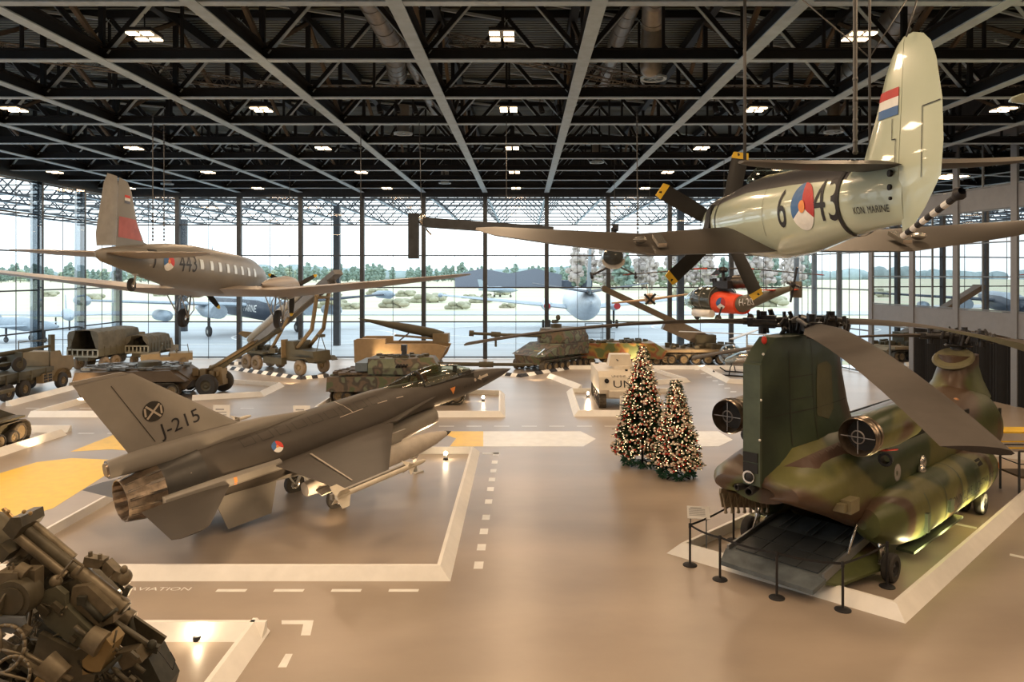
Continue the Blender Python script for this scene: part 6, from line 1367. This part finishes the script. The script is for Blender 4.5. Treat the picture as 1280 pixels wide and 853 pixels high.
cable(top_at(524, 32), at(527, 272, 32), 'cable holding the dark slab beam hinge', .015); cable(top_at(633, 32.3), at(633, 280, 32.3), 'cable holding the middle of the dark slab beam', .015)
for px, Y, z in ((905, 43, 7.1), (957, 40, 6.2), (768, 43, 9.2), (812, 45, 5.7)): cable(top_at(px, Y), ((px-CX)*Y/F_PX, Y, z), {905: 'cable above the rotor of the red panelled helicopter', 957: 'cable above the tail of the red panelled helicopter', 768: 'cable holding the small observation helicopter', 812: 'cable holding the small tan drone'}[px], .014)

# ducts, diffusers, stage lamps
M_duct = mat('spiral_duct', (.30, .29, .27), .38, .6, .15, 3)
def duct(pts, r, label):
    mb = MB(); P = [V(p) for p in pts]
    for a, b in zip(P, P[1:]):
        mb.tube(a, b, r, n=18); d = (b-a).normalized(); L = (b-a).length; k = 1
        while k*.9 < L: q = a+d*k*.9; mb.tube(q-d*.03, q+d*.03, r*1.04, n=18); k += 1
        mb.ell(b, (r, r, r), 14, 8)
    tag(mb.build('air_duct', M_duct), label, 'duct')
zd = 16.0
duct([((440-CX)*23/F_PX, 19.5, zd), ((478-CX)*26/F_PX, 24, zd), ((490-CX)*27/F_PX, 27, zd-.3), ((497-CX)*33/F_PX, 33, zd)], .42, 'spiral air duct curving under the roof left of centre')
duct([((497-CX)*24/F_PX, 25, zd+.2), ((512-CX)*30/F_PX, 31, zd), ((550-CX)*42/F_PX, 42, zd)], .32, 'thinner spiral air duct running back under the roof')
duct([((832-CX)*21/F_PX, 20, zd), ((817-CX)*24/F_PX, 24, zd), (4.45, 25.2, 15.6), (4.45, 25.6, 14.3)], .38, 'air duct dropping to the round outlet right of centre')
duct([((820-CX)*20/F_PX, 19.5, zd+.1), ((780-CX)*26/F_PX, 27, zd), ((757-CX)*33/F_PX, 34, zd)], .32, 'slanting air duct beside the duct with the round outlet')
duct([((1180-CX)*20/F_PX, 19.5, zd), ((1093-CX)*27/F_PX, 25, zd), ((1050-CX)*33/F_PX, 32, zd-.2)], .5, 'wide ribbed air duct behind the green tail fin')
dl = {(817, 98): 'round air outlet below the duct right of centre', (504, 167): 'round air outlet under the roof left of centre', (1042, 165): 'round air outlet left of the green tail fin', (209, 230): 'round air outlet near the back glazing above the transport plane', (556, 229): 'round air outlet near the back glazing by the middle', (746, 203): 'round air outlet in the fourth roof bay right of centre'}
for (px, py), lab in dl.items():
    Y = 7.0*F_PX/(CY-py); e = empty('air_outlet', at(px, py, Y), label=lab, cat='air outlet', group='round air outlets')
    mb = MB(); mb.lathe((0, 0, 0), (0, 0, 1), [(-.02, .36), (-.04, .46), (.03, .48), (.05, .38), (-.02, .36)], 24)
    for k in range(3): a = k*pi/3; mb.bar((.36*cos(a), .36*sin(a), 0), (-.36*cos(a), -.36*sin(a), 0), .03, .03)
    mb.build('outlet_ring', M_flange, e); mb = MB(); mb.tube((0, 0, .05), (0, 0, 1.4), .3, n=18); mb.build('outlet_neck', M_duct, e)
sl_ = None
for px, n_ in ((473, 'leftmost'), (495, 'second'), (517, 'third'), (675, 'fourth'), (697, 'fifth'), (893, 'sixth'), (918, 'seventh'), (952, 'eighth'), (970, 'rightmost')):
    x = (px-CX)*31/F_PX
    if sl_ is None:
        sl_ = empty('stage_lamp', (x, 31, 14.5), label='x', cat='lamp'); mb = MB(); mb.lathe((0, 0, -.3), (.3, -.2, -1), [(0, .0), (.0, .1), (.35, .13), (.35, .11), (.1, .08)], 12); mb.build('lamp_can', M_hub, sl_); mb = MB(); mb.tube((0, 0, .15), (0, 0, -.3), .02, n=6); mb.build('lamp_hook', M_black, sl_); q = sl_
    else: q = copy_tree(sl_); q.location = (x, 31, 14.5)
    q['label'] = 'small stage lamp on the lattice truss, '+n_+' along it'; q['group'] = 'stage lamps on the lattice truss'

# ================================================================== aircraft outside
M_pw = mat('patrol_white', (.46, .52, .58), .35); M_pb = mat('patrol_dark', (.025, .035, .055), .5); M_pl = mat('patrol_light', (.30, .36, .42), .45)
e = empty('patrol_aircraft', (7.3, 79, 0), label='white patrol aircraft parked outside with its tail to the windows', cat='aircraft')
mb = MB(); mb.fus([(0, 3.9, .15, .2, .2), (1.5, 3.8, .8, .9, .8), (5, 3.5, 1.6, 1.7, 1.6), (9, 3.3, 1.95, 2.0, 1.9), (22, 3.3, 1.95, 2.0, 1.9), (27, 3.2, 1.2, 1.2, 1.2), (29, 3.1, .2, .2, .2)], 24); mb.build('fuselage', M_pw, e)
mb = MB(); mb.wing([((0, 5, 4.8), (0, .3, 4.8), .5, nx), ((0, 3.4, 8.0), (0, .3, 8.0), .38, nx), ((0, 1.9, 11.0), (0, -.2, 11.0), .2, nx)], 8); mb.build('tail_fin', mat('patrol_fin', (.12, .17, .21), .4), e)
for s in (-1, 1):
    mb = MB(); mb.wing([((0, 4, 5.0), (0, .8, 5.0), .4), ((s*6.4, 2.6, 6.0), (s*6.4, .8, 6.0), .15)], 8); mb.build('tailplane', M_pb, e)
    mb = MB(); mb.wing([((s*1.5, 18, 2.7), (s*1.5, 13.2, 2.7), .7), ((s*18, 16, 4.3), (s*18, 14, 4.3), .25)], 8); mb.ell((s*18.1, 15.2, 4.3), (.3, 1.6, .3), 10, 6); mb.build('wing', M_pl, e)
    mb = MB(); mb.lathe((s*4.4, 20, 3.0), (0, -1, 0), [(0, .4), (.6, .75), (5, .7), (7.5, .4), (7.6, 0)], 16); mb.build('engine', M_pw, e)
    mb = MB(); mb.tube((s*4.4, 12.5, 3.0), (s*4.4, 12.3, 3.0), .42, n=14); mb.build('exhaust', M_dred, e)
    mb = MB(); mb.tube((s*4.4, 16, 2.6), (s*4.4, 16, .6), .14, n=8); wheel(mb, (s*4.4-.4, 16, .52), .55, .3); wheel(mb, (s*4.4+.4, 16, .52), .55, .3); mb.build('main_gear', [M_rubber, M_strut], e)
mb = MB(); mb.bb((-.9, -.5, 1.9), (.9, .4, 1.95)); 
for x in (-.9, .9): mb.bar((x, -.5, 0), (x, -.5, 1.95), .06, .06); mb.bar((x, .4, 0), (x, .4, 1.95), .06, .06)
for z in (.5, .95, 1.4): mb.bar((-.9, -.5, z), (.9, -.5, z), .05, .05)
tag(mb.build('work_platform', M_alu), 'metal work platform standing outside under the white aircraft tail', 'platform').location = (7.3, 76, -.05)
e = empty('naval_patrol_aircraft', (-32, 86, 0), (0, 0, radians(-140)), 'dark blue and grey patrol aircraft with tip tanks parked outside left', 'aircraft')
mb = MB(); mb.fus([(10, 2.9, .2, .2, .2), (8.5, 2.9, 1.0, .9, .9), (4, 3, 1.4, 1.5, 1.3), (-6, 3.1, 1.3, 1.4, 1.2), (-14, 3.6, .3, .4, .3)], 22); nf_ = mb.build('fuselage', [M_pb], e)
mb = MB(); mb.fus([(8.4, 3.6, .7, .5, .1), (4, 4.0, 1.0, .55, .1), (-6, 4.0, .95, .55, .1), (-13, 4.0, .3, .2, .1)], 16); mb.build('upper_hull', M_pl, e)
for s in (-1, 1):
    mb = MB(); mb.wing([((s*1, 2, 3.4), (s*1, -2, 3.4), .6), ((s*15, .8, 4.3), (s*15, -.9, 4.3), .25)], 8); mb.build('wing', M_pb if s < 0 else M_pl, e)
    mb = MB(); mb.fus([(2.4, 4.3, .05, .05, .05, 2, s*15.2), (1.2, 4.3, .55, .55, .55, 2, s*15.2), (-1.4, 4.3, .5, .5, .5, 2, s*15.2), (-3, 4.3, .05, .05, .05, 2, s*15.2)], 14); mb.build('tip_tank', M_pl, e)
    mb = MB(); mb.fus([(3.6, 2.9, .8, .8, .8, 2, s*4.5), (0, 2.9, .8, .8, .8, 2, s*4.5), (-3.4, 3.1, .2, .2, .2, 2, s*4.5)], 14); mb.fus([(2.2, 2.5, .1, .1, .1, 2, s*8.6), (1.4, 2.5, .6, .6, .6, 2, s*8.6), (-1.4, 2.5, .6, .6, .6, 2, s*8.6), (-2.6, 2.5, .1, .1, .1, 2, s*8.6)], 14); mb.build('engine', M_pl, e)
    mb = MB(); mb.tube((s*4.5, .5, 2.4), (s*4.5, .5, .6), .14, n=8); wheel(mb, (s*4.5, .5, .55), .6, .35); mb.build('main_gear', [M_rubber, M_strut], e)
mb = MB(); mb.wing([((0, -9.5, 4.2), (0, -14, 4.2), .4, nx), ((0, -12, 7), (0, -14, 7), .2, nx)], 8); mb.build('tail_fin', M_pl, e); e.scale = (1.15, 1.15, 1.0)
decal('lettering', nf_, *text2('MARINE', 1.1, .9), (4, 2.8, 3.1), (0, 1, 0), (0, 0, 1), M_whitep, e, reach=4)
jp = None
for i, (px, py, Y, yw, lab) in enumerate(((30, 392, 76, 250, 'pale parked jet outside the left glazing, farther from the trucks'), (85, 386, 94, 215, 'grey parked jet outside between the left wall fins'), (625, 366, 230, 240, 'small white aircraft far away in front of the dark hangar'))):
    if jp is None:
        jp = empty('parked_jet', (0, 0, 0), label='x', cat='aircraft'); mb = MB(); mb.fus([(5, 1.7, .1, .1, .1), (3.5, 1.7, .5, .5, .5), (0, 1.8, .75, .8, .7), (-4, 1.9, .6, .6, .5), (-6, 2, .4, .4, .4)], 16); mb.build('fuselage', M_pl, jp)
        for s in (-1, 1): mb = MB(); mb.wing([((s*.5, 1.5, 1.7), (s*.5, -1.8, 1.7), .3), ((s*5.2, -1.8, 1.7), (s*5.2, -3.2, 1.7), .1)], 6); mb.build('wing', M_pl, jp)
        mb = MB(); mb.wing([((0, -3, 2.3), (0, -6, 2.3), .25, nx), ((0, -5.4, 4.3), (0, -6.6, 4.3), .1, nx)], 6); mb.build('tail_fin', M_pl, jp)
        mb = MB()
        for x, y in ((0, 3), (-1.3, -.8), (1.3, -.8)): mb.tube((x, y, 0), (x, y, 1.5), .1, n=6); wheel(mb, (x, y, .3), .3, .18, n=12)
        mb.build('landing_gear', [M_rubber, M_strut], jp); q = jp
    else: q = copy_tree(jp)
    q.location = ((px-CX)*Y/F_PX, Y, -.05 if Y < 110 else -.25); q.rotation_euler = (0, 0, radians(yw)); q['label'] = lab
    if i == 2: q.scale = (1.3, 1.3, 1.3)
# crowd barriers outside
for i, (px, lab) in enumerate(((755, 'crowd barrier outside just right of the white aircraft tail'), (764, 'second crowd barrier outside by the mullion'))):
    x = (px-CX)*74/F_PX; mb = MB()
    for k in range(9): mb.tube((x-.36+k*.09, 74, 0), (x-.36+k*.09, 74, 1.1), .015, n=5)
    mb.tube((x-.38, 74, 1.1), (x+.38, 74, 1.1), .025, n=6); mb.tube((x-.38, 74, .15), (x+.38, 74, .15), .025, n=6); tag(mb.build('crowd_barrier', M_alu), lab, 'barrier')
# low shrubs on the airfield
sp0 = None; random.seed(5); M_sh = mat('shrub_olive', (.34, .33, .24), .9, var=.3, scale=.5)
for i in range(26):
    d = random.uniform(150, 260); px = random.uniform(430, 640) if i < 12 else random.uniform(850, 1000) if i < 18 else random.uniform(20, 420)
    if sp0 is None:
        sp0 = empty('airfield_shrub', (0, 0, 0), label='x', cat='shrub'); mb = MB()
        for _ in range(14): mb.ell((random.uniform(-2, 2), random.uniform(-1, 1), random.uniform(.3, 1.6)), (1, .8, .7), 7, 5)
        mb.build('foliage', M_sh, sp0); q = sp0
    else: q = copy_tree(sp0)
    q.location = ((px-CX)*d/F_PX, d, -.3); s = random.uniform(.5, 1.3); q.scale = (s*1.3, s, s); q['label'] = 'low olive shrub in the grass of the airfield'; q['group'] = 'airfield shrubs'
# ================================================================== anti-aircraft gun, bottom left
M_gg = mat('gun_green_brown', (.08, .07, .048), .42, .15, .3, 3, bump=.15); M_gl = mat('gun_worn_light', (.15, .125, .085), .4, .25, .3, 4); M_gd = mat('gun_dark', (.045, .045, .035), .5, .2, .3, 5); M_brass = mat('brass_fitting', (.32, .22, .10), .35, .6)
GP = V((-6.35, 11.0, 0)); G = empty('anti_aircraft_gun', GP, (0, 0, 0), 'large green-brown anti-aircraft gun pointing up left in the lower left corner', 'gun')
# work in the picture-parallel plane: gp(px, py, dy) = local point at depth 11+dy
def gp(px, py, dy=0.0): return at(px, py, 11.0+dy)-GP
def gq(name, px_a, py_a, px_b, py_b, r0, r1=None, dy=0.0, dyb=None, m=None, n=16):
    mb = MB(); mb.tube(gp(px_a, py_a, dy), gp(px_b, py_b, dy if dyb is None else dyb), r0, r1, n); return mb.build(name, m or M_gg, G)
def plate(name, pts, dy, th, m=None):
    mb = MB(); mb.prism([gp(x, y, dy) for x, y in pts], (0, th, 0)); return mb.build(name, m or M_gg, G)
# barrel, jacket and sleeves (axis from upper left to lower right)
mb = MB(); a, b = gp(-150, 560, -.05), gp(40, 692, -.05); d = (b-a).normalized(); L = (b-a).length
mb.lathe(a, d, [(0, .13), (L*.7, .19), (L*.75, .24), (L, .25)], 22); mb.build('gun_barrel', M_gg, G)
gq('barrel_jacket', 28, 676, 62, 704, .27, .27, -.05, m=M_gl)
mb = MB(); a, b = gp(40, 690, -.05), gp(88, 735, -.05); d = (b-a).normalized(); L = (b-a).length; mb.lathe(a, d, [(0, .22), (.05, .3), (.12, .3), (.13, .26), (L*.6, .26), (L*.62, .31), (L*.8, .31), (L*.82, .26), (L, .27)], 22); mb.build('cradle_sleeve', M_gg, G)
# recoil cylinders above the barrel: two long tubes
o = gq('recoil_cylinder', 22, 655, 158, 762, .085, .095, -.28, m=M_gg)
mb = MB(); a, b = gp(95, 712, -.28), gp(156, 760, -.28); mb.tube(a, b, .115, .115, 16); mb.build('recoil_sleeve', M_gl, G)
gq('recuperator_tube', 18, 668, 82, 720, .07, .07, -.38, m=M_gl); gq('recuperator_tube', 34, 650, 92, 698, .07, .07, -.18, m=M_gl)
plate('cylinder_bracket', [(18, 655), (28, 641), (40, 640), (42, 652), (30, 668)], -.3, .5)
mb = MB()
for (x, y) in ((22, 648), (30, 640), (38, 642), (10, 640)): mb.ell(gp(x, y, -.5), (.03, .03, .03), 8, 6)
mb.tube(gp(4, 636, -.45), gp(18, 650, -.45), .03, n=8); mb.build('bracket_bolts', M_brass, G)
# bracket arm upper right (loading tray arm)
mb = MB(); pts = [gp(108, 700, -.2), gp(118, 702, -.2), (gp(132, 704, -.2)), gp(144, 716, -.2), gp(156, 722, -.2)]
for u, v in zip(pts, pts[1:]): mb.bar(u, v, .14, .16, (0, 1, 0))
mb.ell(gp(156, 722, -.2), (.1, .12, .12), 12, 8); mb.ell(gp(155, 712, -.25), (.05, .06, .06), 10, 6); mb.tube(gp(113, 696, -.3), gp(113, 690, -.3), .03, n=8); mb.tube(gp(125, 699, -.3), gp(125, 693, -.3), .03, n=8); mb.build('loading_arm', M_gl, G)
mb = MB(); mb.tube(gp(140, 722, -.2), gp(158, 742, -.2), .025, n=8); mb.bar(gp(157, 744, -.3), gp(162, 734, -.3), .08, .08); mb.build('arm_link', M_gd, G)
# breech block and housing
plate('breech_ring', [(88, 722), (112, 714), (142, 742), (128, 768), (112, 782), (78, 750)], -.1, .6, M_gg)
plate('breech_cover', [(100, 728), (118, 726), (150, 756), (150, 772), (132, 778), (96, 748)], -.32, .35, M_gl)
plate('breech_slot', [(78, 748), (92, 742), (132, 778), (124, 792), (84, 762)], -.42, .1, M_gd)
mb = MB(); mb.tube(gp(104, 752, -.5), gp(128, 776, -.5), .055, n=10); mb.tube(gp(128, 776, -.5), gp(146, 762, -.5), .03, n=8); mb.box(gp(104, 750, -.5), (.12, .12, .12)); mb.build('firing_lever', M_gd, G)
# trough running to lower right
mb = MB(); a, b = gp(122, 762, .05), gp(196, 812, .05); 
for q, dz in ((-.15, 0), (.15, 0)): mb.bar(a+V((0, q, 0)), b+V((0, q, 0)), .05, .26, (0, 1, 0)) if False else mb.bar(a+V((0, q, 0)), b+V((0, q, 0)), .05, .26)
mb.bar(a-V((0, 0, .12)), b-V((0, 0, .12)), .34, .04); mb.tube(a+V((0, -.18, .12)), b+V((0, -.18, .12)), .035, n=8); mb.build('loading_trough', M_gg, G)
gq('trough_cylinder', 150, 768, 164, 776, .14, .14, .1, m=M_gl); gq('trough_cylinder', 158, 760, 166, 790, .05, .05, .1, m=M_gd)
mb = MB(); mb.ell(gp(190, 806, -.15), (.07, .07, .07), 10, 6); mb.bar(gp(180, 808, -.1), gp(199, 812, -.1), .1, .1); mb.build('trough_end_catch', M_gd, G)
# big curved cradle shield
plate('cradle_side', [(50, 752), (58, 738), (72, 732), (84, 742), (84, 756), (126, 796), (118, 806), (96, 806), (62, 782), (52, 766)], -.55, .1, mat('gun_shield_green', (.10, .098, .07), .4, .1, .12, 2))
plate('cradle_side', [(50, 752), (58, 738), (84, 742), (84, 756), (126, 796), (96, 806), (62, 782)], .45, .1, MATS['gun_shield_green'])
mb = MB()
for (x, y) in ((71, 763), (77, 769), (83, 760)): mb.ell(gp(x, y, -.62), (.02, .02, .02), 8, 6)
mb.ell(gp(70, 727, -.5), (.09, .09, .09), 12, 8); mb.path([gp(66, 730, -.55), gp(92, 700, -.5), gp(104, 708, -.5), gp(96, 720, -.5)], .02, 6); mb.build('hand_rail', M_gl, G)
plate('counterweight_box', [(2, 684), (12, 674), (24, 686), (14, 698)], -.35, .4, M_gg); plate('equaliser_box', [(24, 700), (34, 698), (38, 712), (28, 716)], -.35, .35, M_gg)
gq('equilibrator', 18, 700, 60, 752, .12, .14, -.3, m=M_gg)
# left side: sight disc, brackets
gq('range_dial', 12, 752, 14, 752.5, .26, .26, -.75, m=M_gg, n=28)
mb = MB(); c0 = gp(13, 752, -.9); mb.tube(c0, c0+V((0, .3, 0)), .27, n=28); mb.tube(c0-V((0, .02, 0)), c0, .19, n=24); mb.build('dial_drum', M_gg, G)
mb = MB(); mb.box(gp(16, 722, -.7), (.3, .25, .22)); mb.tube(gp(22, 712, -.7), gp(34, 718, -.7), .11, n=14); mb.tube(gp(11, 708, -.7), gp(11, 720, -.7), .015, n=6); mb.tube(gp(16, 704, -.7), gp(17, 718, -.7), .015, n=6); mb.box(gp(38, 732, -.6), (.26, .2, .5)); mb.build('sight_bracket', M_gl, G)
# pedestal and lower carriage
mb = MB(); a = gp(70, 800, 0); a.z = 0; mb.lathe((a.x, a.y, 0), (0, 0, 1), [(0, 1.0), (.12, 1.0), (.2, .85), (.7, .62), (1.0, .55), (1.1, .75), (1.25, .75)], 28); mb.build('pedestal', M_gg, G)
plate('carriage_cheek', [(28, 740), (50, 742), (52, 770), (96, 810), (150, 830), (120, 870), (-20, 900), (-20, 820), (24, 790)], .55, .1, M_gd); plate('carriage_cheek', [(52, 790), (96, 812), (118, 806), (126, 822), (120, 850), (60, 880), (40, 830)], -.62, .1, M_gg)
mb = MB()
for k in range(14): mb.ell(gp(44-k*.2, 746+k*5.2, .48), (.018, .018, .018), 6, 4)
for k in range(12): mb.ell(gp(60+k*8, 850+k*1.5, -.7), (.018, .018, .018), 6, 4)
mb.build('rivet_row', M_gl, G)
mb = MB(); mb.bar(gp(-30, 755, -.9), gp(36, 792, -.9), .1, .12); mb.bar(gp(-10, 800, -1.0), gp(60, 848, -1.0), .08, .05); mb.tube(gp(-20, 790, -.9), gp(90, 850, -.9), .035, n=8); mb.tube(gp(40, 752, -.3), gp(34, 800, -.3), .03, n=8); mb.build('brace_rod', M_gl, G)
plate('blue_grey_bracket', [(-10, 770), (30, 772), (32, 780), (16, 792), (-10, 784)], -.95, .06, M_alu)
gq('elevating_gear_box', 56, 828, 78, 846, .17, .15, -.95, m=M_gl); gq('elevating_gear_box', 48, 850, 66, 858, .14, .14, -.95, m=M_brass)
gq('traverse_motor', 110, 796, 128, 806, .16, .18, -.7, m=M_gl)
plate('sector_plate', [(112, 818), (140, 790), (148, 800), (134, 832), (112, 836)], -.5, .35, mat('sector_ochre', (.24, .17, .075), .5))
mb = MB()
for k in range(16): a = radians(200+k*8); mb.box(gp(128+22*cos(a), 812-22*sin(a), -.5), (.03, .35, .04))
mb.build('sector_teeth', M_gd, G)
gq('hand_wheel_hub', 20, 812, 24, 812, .06, .06, -1.0)
mb = MB(); c0 = gp(2, 812, -1.1); R = Euler((1.25, .25, 0)).to_matrix()
for k in range(20):
    a, b = 2*pi*k/20, 2*pi*(k+1)/20; mb.tube(c0+R @ V((.3*cos(a), .3*sin(a), 0)), c0+R @ V((.3*cos(b), .3*sin(b), 0)), .025, n=6)
for k in range(3): a = k*2.09; mb.tube(c0, c0+R @ V((.3*cos(a), .3*sin(a), 0)), .018, n=6)
mb.build('hand_wheel', M_gl, G)
mb = MB(); c0 = gp(14, 845, -1.2)
for k in range(20):
    a, b = 2*pi*k/20, 2*pi*(k+1)/20; mb.tube(c0+R @ V((.24*cos(a), .24*sin(a), 0)), c0+R @ V((.24*cos(b), .24*sin(b), 0)), .022, n=6)
mb.tube(c0-R @ V((.24, 0, 0)), c0+R @ V((.24, 0, 0)), .018, n=6); mb.build('hand_wheel', M_gl, G)
plate('platform_grating', [(130, 840), (196, 812), (215, 850), (200, 900), (120, 900)], .1, .5, M_gd); plate('foot_box', [(150, 812), (176, 806), (184, 822), (160, 832)], -.2, .3, M_gl)
mb = MB(); random.seed(77)
for _ in range(150):
    x = random.uniform(-10, 178); y0 = 700+max(0, x-40)*.62; y = random.uniform(y0+38, 870); s = random.uniform(.03, .085); c_ = gp(x, y, random.uniform(-.68, .1))
    if random.random() < .55: mb.box(c_, (s*random.uniform(.8, 2.4), s, s*random.uniform(.6, 1.4)), (0, .69, 0))
    else: mb.tube(c_, c_+V((.77, 0, -.63))*s*random.uniform(1, 4), s*.45, n=8)
    if random.random() < .3: p = gp(x, y, -.6); mb.tube(p, p+V((random.uniform(-.3, .3), 0, random.uniform(-.3, .3))), .015, n=6)
o = mb.build('mechanism_detail', M_gg, G); o['kind'] = 'stuff'
mb = MB(); mb.path([gp(196, 812, -.2), gp(206, 824, -.2), gp(216, 838, -.2), gp(219, 826, -.2), gp(213, 815, -.2)], .006, 5); mb.build('loose_wire', M_black, G)
